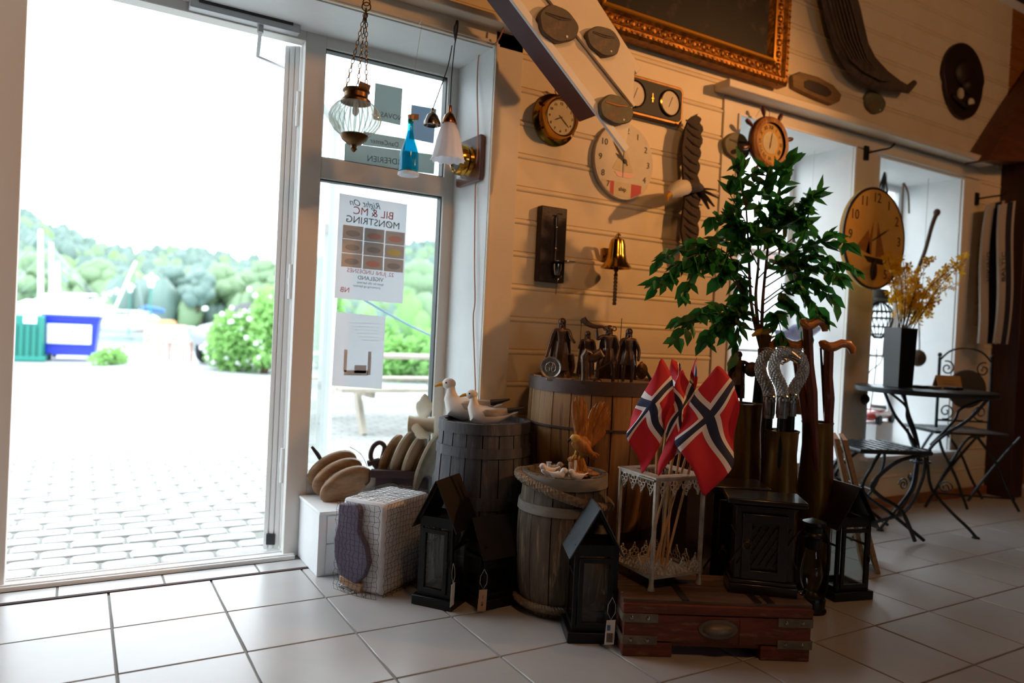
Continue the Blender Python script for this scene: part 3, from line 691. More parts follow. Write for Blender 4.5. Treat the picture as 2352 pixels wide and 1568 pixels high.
MB().box((22*s, -18*s, 62*s), (26*s, .002, 14*s), rot=(.5, .3, .2)).build('price_tag', 'tag_kraft', t)
c = ony(941, 335, YH); s = dep(c)/F_PX
t = thing('hanging_bottle', c, 'bright blue glass bottle with its bottom cut off, hung on a string', 'bottle', rz=FACE)
MB().lathe([(6*s, 60*s), (7.5*s, 60*s), (7.5*s, 54*s), (6.5*s, 53*s), (7*s, 35*s), (11*s, 15*s), (19*s, -8*s), (22*s, -20*s), (22.5*s, -58*s), (21*s, -58*s), (20.5*s, -20*s), (17*s, -8*s), (9*s, 15*s), (5.5*s, 35*s)], 32).build('glass', 'glass_cyan', t)
MB().lathe([(21*s, -60*s), (24*s, -62*s), (25*s, -67*s), (22*s, -69*s), (19*s, -66*s), (20*s, -61*s)], 32).build('rim', 'frosted', t)
MB().cyl((0, 0, 52*s), (0, 0, 70*s), 6*s, 12, 8*s).box((9*s, -.004, 66*s), (18*s, .001, 13*s)).build('cork_stopper', 'tag_kraft', t)
MB().tube([(0, 0, 70*s), (4*s, 0, 180*s), (16*s, 0, 290*s)], .0008, 5).cyl((16*s, 0, 290*s), (16*s-.02, .055, 292*s), .0015, 5).build('string', 'thin_string', t)
MB().cyl((0, 0, -50*s), (0, 0, -58*s), 9*s, 12, 7*s).build('candle_cup', 'copper', t)
c = ony(1030, 330, YH); s = dep(c)/F_PX
t = thing('pendant_lamp', c, 'white frosted fluted glass pendant shade with copper socket on black cord', 'lamp', rz=FACE)
R = []
for r, z in ((12, 47), (15, 44), (22, 30), (28, 8), (33, -18), (37, -33), (40, -38), (37, -36), (31, -18), (26, 8), (19, 30), (12, 43)):
    R.append([(r*s*(1+.03*math.cos(12*a)*(1 if z < 0 else .4))*math.cos(a), r*s*(1+.03*math.cos(12*a)*(1 if z < 0 else .4))*math.sin(a), z*s+(-1.5*s*math.cos(12*a) if z < -30 else 0)) for a in [2*PI*j/96 for j in range(96)]])
MB().rings(R, False, False).build('glass_shade', 'frosted', t)
MB().lathe([(3*s, 88*s), (4*s, 86*s), (4*s, 72*s), (11*s, 66*s), (17*s, 52*s), (17.5*s, 47*s), (14*s, 46*s)], 28).build('socket', 'copper', t)
g = MB(); top = (5*s, 0, 238*s); g.tube(smoothpath([(0, 0, 86*s), (0, 0, 150*s), (3*s, 0, 215*s), top]), .0022, 6)
for k in range(5): g.tube(smoothpath([(5*s, 0, 232*s), ((9-k)*s, .004*k, 262*s), ((8-k*.5)*s, 0, 282*s), ((0+k)*s, -.004*k, 262*s), (5*s, 0, 232*s)], 5), .002, 5)
g.build('cord', 'black_cord', t)
c2 = ony(993, 272, YH); s = dep(c2)/F_PX
t = thing('bare_pendant_lamp', c2, 'small nickel bell shaped pendant socket without a glass, left of the white shade', 'lamp', rz=FACE)
MB().lathe([(2.5*s, 24*s), (3.5*s, 22*s), (4*s, 14*s), (12*s, 8*s), (19*s, -8*s), (20*s, -16*s), (18*s, -17*s), (16*s, -8*s), (9*s, 4*s)], 28).build('socket', 'nickel', t)
MB().cyl((0, 0, 0), (0, 0, -14*s), 5*s, 10).build('lamp_holder', 'dark_plastic', t)
MB().tube(smoothpath([(0, 0, 22*s), (12*s, 0, 60*s), (30*s, 0, 120*s), (37*s, .006, 170*s)]), .0022, 6).build('cord', 'black_cord', t)
# brass porthole mirror on the reveal
c = onx(1084, 372, XR-.006); t = thing('porthole_mirror', c, 'round brass framed mirror on a reddish wooden plaque fixed to the white reveal', 'mirror', rz=-PI/2)
w = abs(onx(1055, 372, XR).y-onx(1109, 372, XR).y)/2; h = (ztop((XR, c.y), 320)-ztop((XR, c.y), 424))/2
pl = []
for cx, cz, a in ((w-.015, h-.015, 0), (-w+.015, h-.015, 90), (-w+.015, -h+.015, 180), (w-.015, -h+.015, 270)):
    for q in (0, 30, 60, 90): pl.append((cx+.015*math.cos(math.radians(a+q)), cz+.015*math.sin(math.radians(a+q))))
MB().prism(pl, .018, y0=-.018).build('plaque', 'mahogany', t, bevel=.003)
MB().lathe([(.046, .070), (.050, .078), (.058, .076), (.064, .062), (.066, .045), (.058, .034), (.062, .019), (.03, .0185)], 40, axis='y', sx=1.0).build('brass_ring', 'brass', t)
MB().lathe([(.001, .073), (.048, .071), (.048, .068), (.001, .068)], 40, axis='y').build('mirror_glass', 'steel', t)
# cable
P = [ony(1157, 18, 2.60), ony(1160, 50, 2.61), ony(1142, 96, 2.63), onx(1118, 108, XR-.012), onx(1101, 122, XR-.012), onx(1096, 200, XR-.012), onx(1098, 320, XR-.03), onx(1092, 430, XR-.012), onx(1090, 600, XR-.012), onx(1091, 690, XR-.012), onx(1087, 730, XR-.012), onx(1089, 800, XR-.012), onx(1092, 890, XR-.012), onx(1092, 960, XR-.012)]
tag(MB().tube(smoothpath(P, 5), .003, 6).build('electric_cable', 'orange_cable'), 'thin tan electric cable running down the white reveal', 'cable')
# paper notices on the glass, printed side out so the print reads backwards from here
def sheet(corners, name, label, m='poster_paper', Yp=3.012, cat='poster'):
    P = [ony(x, y, Yp) for x, y in corners]; o = (P[0]+P[1]+P[2]+P[3])/4; t = thing(name, o, label, cat)
    q = [(p.x-o.x, p.z-o.z) for p in P]; MB().prism([q[0], q[1], q[2], q[3]], .0008).build('paper', m, t); return t, o, q
t, o, q = sheet([(780, 443), (936, 469), (925, 697), (768, 684)], 'event_poster', 'car and motorcycle show poster taped to the lower side window, print reversed')
W_ = (q[1][0]-q[0][0]); H_ = q[0][1]-q[3][1]; th = math.atan2(q[1][1]-q[0][1], q[1][0]-q[0][0])
def pt(u, v): # u 0..1 left to right, v 0..1 top to bottom
    a = Vector(q[0]).lerp(Vector(q[1]), u); b = Vector(q[3]).lerp(Vector(q[2]), u); p = a.lerp(b, v); return (p.x, -.0012, p.y)
def ptext(sz, u, v, sc, m, shear=0): text(sz, H_*sc, m, t, pt(u, v), rot=(PI/2, -th, 0), mirror=True, ext=.0001, name='lettering', shear=shear)
ptext('Right On', .38, .07, .085, 'ink_grey', .4); ptext('BIL & MC', .5, .145, .105, 'ink_red'); ptext('MØNSTRING', .5, .235, .095, 'ink')
for r in range(3):
    for k in range(3):
        a, b = pt(.07+k*.31, .295+r*.135), pt(.07+k*.31+.29, .295+r*.135+.125)
        MB().box(((a[0]+b[0])/2, -.0008, (a[2]+b[2])/2), (abs(b[0]-a[0]), .0008, abs(a[2]-b[2]))).build('photo_print', 'photo_grey', t)
        m_ = ['photo_red', 'photo_red', 'photo_dark', 'photo_yellow', 'photo_dark', 'photo_dark', 'photo_dark', 'photo_red', 'photo_dark'][(r*3+(2-k))]
        MB().lathe([(.001, 0), (abs(b[0]-a[0])*.36, 0), (abs(b[0]-a[0])*.30, .0005), (.001, .0005)], 16, ((a[0]+b[0])/2, -.0014, (a[2]+b[2])/2-.004), 'y', sy=.42).build('car_print', m_, t, xf=Matrix.Identity(4)).scale = (1, 1, 1)
ptext('22. JUNI LINDESNES', .5, .725, .055, 'ink_red'); ptext('VIGELAND', .5, .785, .055, 'ink')
ptext('åpent for alle kjøretøy', .5, .83, .03, 'ink_grey'); ptext('premiering og kjøretur', .45, .865, .03, 'ink_grey'); ptext('NB', .14, .915, .07, 'ink_red')
t, o, q = sheet([(772, 716), (886, 727), (877, 893), (762, 885)], 'printed_notice', 'plain white printed notice on the side window below the poster')
W_ = (q[1][0]-q[0][0]); H_ = q[0][1]-q[3][1]
for k in range(6): a, b = pt(.25+.06*k, .12+k*.045), pt(.88, .12+k*.045); MB().box(((a[0]+b[0])/2, -.0006, (a[2]+b[2])/2), (abs(b[0]-a[0]), .0004, .0012)).build('printed_line', 'photo_grey', t)
for u0, v0, u1, v1 in ((.2, .5, .27, .8), (.68, .5, .75, .82), (.22, .78, .7, .83), (.42, .70, .66, .80)):
    a, b = pt(u0, v0), pt(u1, v1); MB().box(((a[0]+b[0])/2, -.0006, (a[2]+b[2])/2), (abs(b[0]-a[0]), .0005, abs(a[2]-b[2]))).build('printed_figure', 'photo_grey', t)
for cs, nm, tx, m_, tm_, sz, lab in (([(862, 190), (925, 203), (920, 288), (857, 274)], 'window_sign', 'NOVASOL', 'sticker', 'ink_grey', .2, 'grey window sign with NOVAS lettering behind the glass globe lamp'),
        ([(835, 302), (932, 318), (930, 345), (833, 333)], 'window_sign', 'DanCenter', 'sticker', 'ink_grey', .5, 'narrow grey sign strip under the glass globe lamp'),
        ([(945, 240), (1003, 250), (996, 330), (940, 318)], 'window_sign', '', 'sticker_blue', 'ink_blue', .2, 'plain blue grey window sign behind the blue bottle'),
        ([(792, 328), (1000, 355), (997, 400), (790, 375)], 'window_sign', 'NORDFERIEN', 'sticker', 'ink_blue', .42, 'wide pale sign with blue NORDFERIEN lettering at the bottom of the upper pane')):
    t, o, q = sheet(cs, nm, lab, m_, cat='sign'); H_ = q[0][1]-q[3][1]; th = math.atan2(q[1][1]-q[0][1], q[1][0]-q[0][0])
    if tx: ptext(tx, .5, .82 if sz < .3 else .62, sz, tm_)
    if tx[:4] == 'NORD': ptext('VACI', .7, .22, sz, tm_)
# ================================================================ WALL THINGS
def wall_thing(name, x0, y0, x1, y1, label, cat, Y=YW-.008, group=None):
    X, Z, w, h = wbox(x0, y0, x1, y1, Y); return thing(name, (X, Y, Z), label, cat, group=group), w, h
def disc(mb, r, d0, d1, c=(0, 0, 0), seg=40, sx=1, sy=1, bev=.0015): return mb.lathe([(.0005, d1), (r-bev, d1), (r, d1-bev), (r, d0), (.0005, d0)], seg, c, 'y', sx=sx, sy=sy)
def numerals(t, R, size, m, y, sx=1., only=None, roman=False):
    for n in range(1, 13):
        if only and n not in only: continue
        a = math.radians(90-30*n); s_ = str(n) if not roman else ['I', 'II', 'III', 'IIII', 'V', 'VI', 'VII', 'VIII', 'IX', 'X', 'XI', 'XII'][n-1]
        text(s_, size, m, t, (R*math.cos(a)*sx, y, R*math.sin(a)), rot=(PI/2, (0 if not roman else -(a-PI/2)), 0), name='numeral')
def hand(t, ang, L, w, m, y):
    a = math.radians(90-ang); d = Vector((math.cos(a), 0, math.sin(a))); p = Vector((-d.z, 0, d.x))*w
    MB().prism([(q.x, q.z) for q in (-d*L*.22+p*.6, -d*L*.22-p*.6, d*L*.6-p, d*L, d*L*.6+p)], .0012, y0=y).build('clock_hand', m, t)
# brass ship's clock
t, w, h = wall_thing('ship_clock', 1222, 216, 1322, 336, "round polished brass ship's clock with a deep case, left under the white panelling", 'clock'); r = h/2
MB().lathe([(r*.5, 0), (r, 0), (r, .006), (r*.86, .012), (r*.80, .018), (r*.78, .055), (r*.74, .065), (r*.68, .062), (r*.66, .052)], 48, axis='y').build('case', 'brass', t)
disc(MB(), r*.66, .045, .052).build('dial', 'face_cream', t)
hand(t, 130, r*.5, .002, 'ink', -.054); hand(t, 245, r*.35, .003, 'ink', -.0535); numerals(t, r*.52, .016, 'ink', -.0535)
for a in (35, 145, 215, 325): MB().cyl((r*.9*math.cos(math.radians(a)), -.004, r*.9*math.sin(math.radians(a))), (r*.9*math.cos(math.radians(a)), -.02, r*.9*math.sin(math.radians(a))), .006, 10).build('screw', 'brass_dark', t)
MB().torus((-.01, -.03, r*1.02), .012, .003, 18, 6).build('hanging_ring', 'brass', t)
# twin dial instrument
t, w, h = wall_thing('weather_station', 1408, 186, 1558, 276, 'dark twin dial weather instrument with rounded brass border, right of the white panelling', 'barometer')
def rrect(w, h, r, n=4):
    o = []
    for cx, cz, a in ((w/2-r, h/2-r, 0), (-w/2+r, h/2-r, 90), (-w/2+r, -h/2+r, 180), (w/2-r, -h/2+r, 270)):
        for q in range(n+1): b = math.radians(a+90*q/n); o.append((cx+r*math.cos(b), cz+r*math.sin(b)))
    return o
MB().prism(rrect(w, h, .03), .035, y0=-.035).build('case', 'brass_dark', t, bevel=.004)
MB().prism(rrect(w*.93, h*.84, .02), .006, y0=-.040).build('face_panel', 'navy_velvet', t)
for i, x in enumerate((-w*.27, w*.27)):
    g = MB().lathe([(h*.30, .040), (h*.34, .040), (h*.345, .048), (h*.31, .050)], 36, (x, 0, 0), 'y').build('bezel', 'brass', t)
    disc(MB(), h*.31, .040, .045, (x, 0, 0)).build('dial', 'face_white', t); MB().beam((x-.008, -.0465, -.02), (x+.012, -.0465, .03), .002, .001).build('pointer', 'ink', t)
MB().torus((0, -.042, .004), .007, .0018, 14, 5).torus((0, -.042, -.010), .005, .0015, 14, 5).box((0, -.042, .004), (.003, .002, .04)).box((0, -.042, 0), (.016, .002, .003)).build('emblem', 'brass', t)
# round white clock with a sailing boat
t, w, h = wall_thing('boat_clock', 1358, 284, 1494, 460, 'large round cream clock painted with a small sailing boat and a red striped lower edge', 'clock'); r = h/2; sx = .98
disc(MB(), r, 0, .022, sx=sx).build('dial', 'face_white', t)
numerals(t, r*.8, r*.23, 'ink_grey', -.0235, only=(1, 2, 3, 4, 8, 9, 10, 12)); hand(t, 318, r*.62, .005, 'ink', -.025); hand(t, 298, r*.36, .008, 'ink', -.0245); disc(MB(), .01, .022, .028).build('hub', 'ink', t)
MB().prism([(-r*.34, -r*.30), (r*.42, -r*.30), (r*.2, -r*.42), (-r*.2, -r*.42)], .001, y0=-.0235).build('painted_hull', 'photo_red', t); MB().prism([(-.02, -r*.28), (-.02, r*.25), (-r*.4, -r*.25)], .001, y0=-.0232).build('painted_sail', 'face_cream', t); MB().prism([(.0, -r*.28), (.0, r*.35), (r*.3, -r*.25)], .001, y0=-.0232).build('painted_sail', 'face_cream', t)
MB().box((-.008, -.0235, -r*.05), (.003, .001, r*.75)).build('painted_mast', 'ink_grey', t)
for x0, x1, m_ in ((-.72, -.45, 'face_cream'), (-.45, -.32, 'ink_red'), (-.32, .25, 'face_cream'), (.25, .6, 'ink_red')):
    zb = -r*.93; xs = [x0, x1]; poly = [(x0*r, -r*.56), (x1*r, -r*.56), (x1*r, -math.sqrt(max(0, 1-(x1/sx)**2))*r*.97), (x0*r, -math.sqrt(max(0, 1-(x0/sx)**2))*r*.97)]
    MB().prism(poly, .001, y0=-.0232).build('painted_block', m_, t)
text('7', r*.22, 'ink', t, (-r*.52, -.0245, -r*.66)); text('ship', r*.16, 'ink', t, (-r*.04, -.0245, -r*.74))
# flying sea eagle
t = thing('flying_bird', ony(1585, 440, 2.60), 'dark feathered sea eagle wall ornament with white head, wings stretched up and down', 'bird ornament')
o_ = ony(1585, 440, 2.60)
def wp(x, y, Y=2.60): return ony(x, y, Y)-o_
def plate(pts, th, Y, rows=None):
    """closed outline in photo pixels on the plane Y, thickness th"""
    return [(ony(x, y, Y)-o_) for x, y in pts]
up = [(1588, 268), (1600, 262), (1608, 275), (1612, 300), (1610, 330), (1606, 360), (1604, 390), (1604, 430), (1606, 460), (1606, 500), (1601, 540), (1600, 580), (1598, 612), (1580, 608), (1570, 570), (1562, 530), (1566, 490), (1570, 460), (1568, 420), (1566, 380), (1564, 340), (1570, 300), (1580, 275)]
pp = []
for i, (x, y) in enumerate(up):
    pp.append((x, y)); x2, y2 = up[(i+1) % len(up)]
    if 1 <= i < 12:
        for k in (1, 2): f = k/3; pp.append((x+(x2-x)*f+(-5 if k % 2 else 0), y+(y2-y)*f))
P = plate(pp, .02, 2.60); g = MB(); n = len(P); cen = sum(P, Vector())/n
g.prism([(p.x, p.z) for p in P], .014, y0=-.01); g.build('wings', 'feather_dark', t, smooth=20)
for k in range(16):
    x = 1583+4*math.sin(k); y = 285+k*20; a = wp(x-12, y-8, 2.6); b = wp(x+18, y+14, 2.6); MB().loft([(a+Vector((0, -.012, 0)), .004, .002), ((a+b)/2+Vector((0, -.014, 0)), .012, .004), (b+Vector((0, -.012, 0)), .004, .002)], 8, up=(0, 1, 0)).build('feather', 'feather_dark', t)
MB().loft([(wp(1612, 432, 2.57), .012, .014), (wp(1596, 428, 2.54), .03, .03), (wp(1575, 428, 2.52), .034, .032), (wp(1560, 434, 2.50), .02, .024)], 14).build('body', 'feather_dark', t)
MB().loft([(wp(1576, 430, 2.52), .03, .034), (wp(1562, 432, 2.50), .038, .038), (wp(1550, 438, 2.49), .034, .034), (wp(1538, 447, 2.485), .016, .018)], 16).build('head', 'feather_white', t)
MB().tube(smoothpath([wp(1543, 444, 2.485), wp(1533, 450, 2.482), wp(1533, 463, 2.482)], 4), [.016, .015, .014, .012, .011, .009, .007, .005, .001], 8).build('beak', 'beak', t)
g = MB()
for a_, (x, y) in enumerate([(1645, 436), (1650, 455), (1640, 474), (1628, 480)]): g.loft([(wp(1604, 432, 2.57), .008, .004), (wp((1604+x)/2, (432+y)/2, 2.58), .014, .005), (wp(x, y, 2.60), .006, .002)], 8)
g.build('tail', 'feather_dark', t)
# dark plaque with a metal candle bracket
t, w, h = wall_thing('candle_sconce', 1230, 477, 1289, 649, 'tall dark wooden wall plaque with a metal candle bracket and hanging wire', 'wall sconce')
MB().box((0, -.018, 0), (w, .036, h)).build('plaque', 'carved_dark', t, bevel=.004)
MB().cyl((.01, -.042, h*.40), (.01, -.042, -h*.24), .004, 8).cyl((.006, -.05, h*.41), (.03, -.05, h*.41), .0025, 6).build('rod', 'steel', t)
MB().cyl((.01, -.042, h*.36), (.01, -.042, h*.24), .007, 10, .004).ell((.01, -.042, h*.22), (.006, .006, .008), 8).ell((.01, -.042, -h*.06), (.006, .006, .008), 8).build('clip', 'nickel', t)
MB().lathe([(.001, 0), (.05, .006), (.05, .009), (.001, .004)], 24, (.035, -.075, -h*.25)).build('drip_tray', 'nickel', t)
MB().lathe([(.001, -.05), (.012, -.046), (.02, -.02), (.02, .0), (.017, .0), (.001, -.04)], 20, (.012, -.055, -h*.26)).build('candle_cup', 'nickel', t)
MB().tube(smoothpath([(.02, -.06, -h*.38), (.035, -.06, -h*.42), (.018, -.06, -h*.46), (.012, -.06, -h*.56), (.01, -.06, -h*.66)]), .0015, 5).build('wire', 'steel', t)
# brass bell
t = thing('brass_bell', ony(1390, 570, YW-.008), 'polished brass wall bell on a curved bracket with a plaited pull rope', 'bell')
o_ = ony(1390, 570, YW-.008); Yb = 2.56
top = ony(1421, 545, Yb)-o_; bot = ony(1413, 616, Yb)-o_; H = top.z-bot.z; r = H*.50
cx = Vector(((top.x+bot.x)/2, top.y, 0))
MB().lathe([(.001, H), (r*.22, H*.99), (r*.42, H*.92), (r*.52, H*.75), (r*.58, H*.45), (r*.70, H*.22), (r*.98, H*.05), (r*1.02, 0), (r*.97, 0), (r*.62, H*.22), (r*.5, H*.5), (r*.4, H*.85)], 48, (cx.x, cx.y, bot.z)).build('bell', 'brass', t)
MB().tube(smoothpath([(0, 0, -.03), (0, -.03, -.03), (0, -.05, .02), (cx.x*.5, -.07, top.z-.005), (cx.x, cx.y, top.z+.014), (cx.x+.012, cx.y, top.z+.012)]), .008, 8, flat=.5).cyl((cx.x, cx.y, top.z), (cx.x, cx.y, top.z+.014), .006, 8).box((0, -.004, -.03), (.03, .008, .06)).build('bracket', 'brass', t)
MB().ell((cx.x, cx.y, bot.z-.006), (.011, .011, .012), 10).cyl((cx.x, cx.y, bot.z), (cx.x, cx.y, top.z-.02), .002, 6).build('clapper', 'brass_dark', t)
g = MB(); L0 = bot.z-.018; n = 26; Lr = ony(1411, 640, Yb).z-ony(1410, 698, Yb).z+.03
for k in range(2): g.tube([(cx.x+.005*math.cos(i*1.1+k*PI), cx.y+.005*math.sin(i*1.1+k*PI), L0-Lr*i/n) for i in range(n+1)], .005, 6)
g.build('pull_rope', 'rope', t)
# slates
def slate(x, y, wpx_, hpx_, Y, label, m='slate', paint=None):
    X, Z, w, h = wbox(x-wpx_/2, y-hpx_/2, x+wpx_/2, y+hpx_/2, Y); t = thing('painted_stone_disc', (X, Y, Z), label, 'wall plaque'); r = h/2; sx = (w/h)
    rn = random.Random(int(x)); R = []
    for k, (rr, d) in enumerate(((1, 0), (1, .014), (.94, .019), (.01, .019))): R.append([(r*rr*sx*math.cos(a)*(1+.03*math.sin(3*a+x)+.02*math.sin(7*a)), -d, r*rr*math.sin(a)*(1+.03*math.sin(3*a+x)+.02*math.sin(7*a))) for a in [2*PI*j/36 for j in range(36)]])
    MB().rings(R).build('stone', m, t)
    if paint:
        for j in range(1): a = rn.uniform(-.5, .5); MB().loft([((-r*.7*sx, -.0195, r*(.35-j*.35)), .004, .001), ((0, -.0205, r*(.3-j*.32)), r*.10, .001), ((r*.6*sx, -.0195, r*(.4-j*.33)), .003, .001)], 8, up=(0, -1, 0)).build('painted_branch', paint, t)
    MB().box((r*.42*sx, -.0200, -r*.6), (r*.13, .001, r*.13)).build('price_sticker', 'tag_white', t); return t
YP = 2.30
slate(1277, 58, 92, 82, YP-.012, 'biggest painted stone disc, topmost left on the sloping white panelling', 'slate', 'carved_dark')
slate(1381, 97, 78, 66, YP-.012, 'painted stone disc right of the topmost one on the sloping white panelling', 'slate', 'carved_dark')
slate(1410, 254, 78, 66, YP-.012, 'greenish painted stone disc at the lower end of the sloping white panelling', 'slate_green', 'handle_wood')
slate(1688, 337, 60, 62, YT-.002, 'greenish painted stone disc left of the steering wheel clock', 'slate_green', 'carved_dark')
slate(2005, 236, 47, 50, YW-.008, 'small round stone disc high on the wall beside the long driftwood', 'slate_green')
# ship's wheel clock
t, w, h = wall_thing('wheel_clock', 1718, 268, 1800, 392, "wooden ship's wheel clock hanging in front of the first window", 'clock', Y=2.60); r = h/2
MB().lathe([(.001, 0), (r*.98, 0), (r*1.0, .012), (r*.92, .020), (r*.001, .020)], 44, axis='y').build('wheel', 'mahogany', t)
MB().lathe([(r*.72, .02), (r*.95, .02), (r*.96, .034), (r*.86, .044), (r*.74, .040)], 44, axis='y').build('rim', 'eagle_wood', t)
disc(MB(), r*.74, .02, .026).build('dial', 'face_yellow', t); disc(MB(), r*.42, .026, .028).build('inner_dial', 'face_cream', t); numerals(t, r*.57, r*.2, 'ink', -.0275, roman=True)
hand(t, 10, r*.4, .003, 'ink', -.030); hand(t, 190, r*.25, .004, 'ink', -.0295)
for k in range(8):
    a = math.radians(22.5+45*k-6); d = Vector((math.cos(a), 0, math.sin(a))); q0 = d*r*.9+Vector((0, -.012, 0))
    MB().tube([q0, q0+d*r*.12, q0+d*r*.2, q0+d*r*.35, q0+d*r*.48, q0+d*r*.5], [.008, .006, .010, .013, .009, .002], 10).build('spoke_handle', 'mahogany', t)
MB().tube(smoothpath([(0, -.01, r), (.01, 0, r*1.25), (.02, .04, r*1.5)]), .0015, 5).build('hanging_wire', 'black_cord', t)
# oval wooden mould
P = [ony(x, y, YW-.03) for x, y in ((1820, 172), (1838, 164), (1880, 176), (1915, 195), (1934, 217), (1930, 232), (1912, 240), (1880, 228), (1845, 212), (1822, 200))]
o = sum(P, Vector())/len(P); t = thing('wooden_float', o, 'flat rounded brown wooden board shaped like a shoe sole below the driftwood', 'wooden ornament')
MB().prism([((p.x-o.x), (p.z-o.z)) for p in P], .025).build('board', 'oval_wood', t, bevel=.006, smooth=60)
MB().prism([((p.x-o.x)*.55+.0, (p.z-o.z)*.5) for p in P], .004, y0=-.003).build('carved_hollow', 'carved_dark', t, bevel=.001)
# long driftwood / baleen
t = thing('driftwood', ony(1960, 100, 2.60), 'long grey brown driftwood root hanging from the top and pointing right', 'driftwood'); o_ = ony(1960, 100, 2.60)
pth = [(1905, -70, 30), (1925, -10, 36), (1938, 40, 38), (1952, 90, 36), (1972, 135, 30), (2000, 165, 22), (2035, 185, 14), (2065, 198, 8), (2085, 205, 6), (2100, 190, 4)]
s = dep(o_)/F_PX; secs = [(ony(x, y, 2.60)-o_, r_*s*1.75, .03 if r_ > 15 else .016) for x, y, r_ in pth]
MB().loft(secs, 16, up=(0, 1, 0)).build('root', 'driftwood', t)
g = MB()
for k in range(7): g.tube([ony(x+(k-3)*r_*.22, y, 2.565)-o_ for x, y, r_ in pth[:7]], .006, 5)
g.build('wood_ridge', 'driftwood', t)
# carved mask plaque
t, w, h = wall_thing('carved_plaque', 2157, 100, 2254, 275, 'dark carved oval plaque high on the right of the wall', 'wall plaque')
MB().prism([(w/2*math.cos(a)*(1 if math.sin(a) > 0 else .92), h/2*math.sin(a)) for a in [2*PI*j/36 for j in range(36)]], .025, y0=-.025).build('plaque', 'carved_dark', t, bevel=.005)
MB().ell((0, -.03, .04), (w*.25, .03, h*.2), 16).ell((0, -.045, -.04), (w*.12, .03, h*.1), 12).tube(smoothpath([(-w*.3, -.03, -.12), (0, -.05, -.17), (w*.3, -.03, -.10)]), .012, 8).build('carving', 'carved_dark', t)
MB().ell((-.07, -.04, -.10), (.03, .02, .04), 10).ell((.06, -.04, -.13), (.035, .015, .03), 10).build('light_carving', 'cream_enamel', t)
# iron hooks
for n, (a, b, lab) in enumerate(((( 1988, 352), (2055, 337), 'black iron wall hook between the two deep windows'), ((2242, 457), (2312, 446), 'black iron wall hook at the far right carrying the scarves'))):
    p = ony(a[0], a[1], YT-.002); q = ony(b[0], b[1], YT-.002); t = thing('wall_hook', p, lab, 'hook'); MB().box((0, -.006, 0), (.035, .012, .08)).build('back_plate', 'black_iron', t)
    e = at(b[0], b[1], dep(p)-.10)-p; MB().tube(smoothpath([(0, -.01, 0), e*.5, e*.85+Vector((0, 0, .0)), e+Vector((0, 0, .02))]), .006, 8).build('arm', 'black_iron', t)
# big yellow clock with a ship
t, w, h = wall_thing('ship_picture_clock', 1926, 432, 2066, 664, 'very large yellow oval looking wall clock painted with an orange sailing ship', 'clock', Y=2.52); r = h/2
ex = w/h
disc(MB(), r, 0, .03, sx=ex, bev=.004).build('dial', 'face_yellow', t); MB().torus((0, -.026, 0), r*.99, .008, 48, 6, sx=ex).build('rim', 'carved_dark', t)
numerals(t, r*.80, r*.27, 'ink', -.0315, sx=ex, only=(12, 1, 2, 3, 5, 9, 10, 11)); hand(t, 62, r*.5, .005, 'ink', -.034)
for x0, z0, x1, z1, x2, z2 in ((-.14, -.33, -.22, .16, -.60, -.22), (-.10, -.33, -.08, .32, -.28, -.3), (.04, -.36, .06, .34, .34, -.33)): MB().prism([(x0*r, z0*r), (x1*r, z1*r), (x2*r, z2*r)], .001, y0=-.0312).build('painted_sail', 'handle_wood', t)
MB().prism([(-.35*r, -.36*r), (.42*r, -.40*r), (.3*r, -.5*r), (-.2*r, -.48*r)], .001, y0=-.0314).build('painted_hull', 'carved_dark', t)
MB().ell((-.01*r, -.034, -r*.64), (.028, .012, .055), 16).build('winding_cup', 'carved_dark', t)
MB().tube([(0, -.034, -r*.42), (0, -.036, -r*.55)], .008, 6).build('stem', 'carved_dark', t)
MB().box((0, .055, 0), (.06, .11, .06)).build('wall_bracket', 'carved_dark', t)
# scarves on the right hook
for n, (x0, x1, xb0, xb1, Ys, lab, tx) in enumerate(((2268, 2300, 2243, 2276, 2.56, 'white and navy supporter scarf hanging nearest the window', 'VIKING'), (2302, 2330, 2282, 2306, 2.50, 'navy and white supporter scarf with BALTIC lettering, right one of the two', 'BALTIC'))):
    a, b, c_, d = ony(x0, 470, Ys), ony(x1, 462, Ys), ony(xb1, 790, Ys), ony(xb0, 788, Ys); t = thing('scarf', (a+b)/2, lab, 'scarf', group=None); o_ = (a+b)/2
    for u0, u1, m_ in ((0, .45, 'scarf_white'), (.45, .95, 'scarf_navy'), (.95, 1.15, 'scarf_white')):
        R = []
        for i in range(13):
            f = i/12; p = a.lerp(d, f)-o_; q_ = b.lerp(c_, f)-o_; u = p.lerp(q_, u0); v = p.lerp(q_, u1); dy = .015*math.sin(f*5+n)
            R.append([u+Vector((0, dy, 0)), v+Vector((0, dy-.01, 0)), v+Vector((0, dy+.006, 0)), u+Vector((0, dy+.012, 0))])
        MB().rings(R).build('stripe', m_, t)
    p = a.lerp(d, .45)-o_; q_ = b.lerp(c_, .45)-o_; m_ = p.lerp(q_, .22)
    text(tx, .06, 'scarf_navy', t, (m_.x, -.018, m_.z), rot=(PI/2, -PI/2-.1, 0))
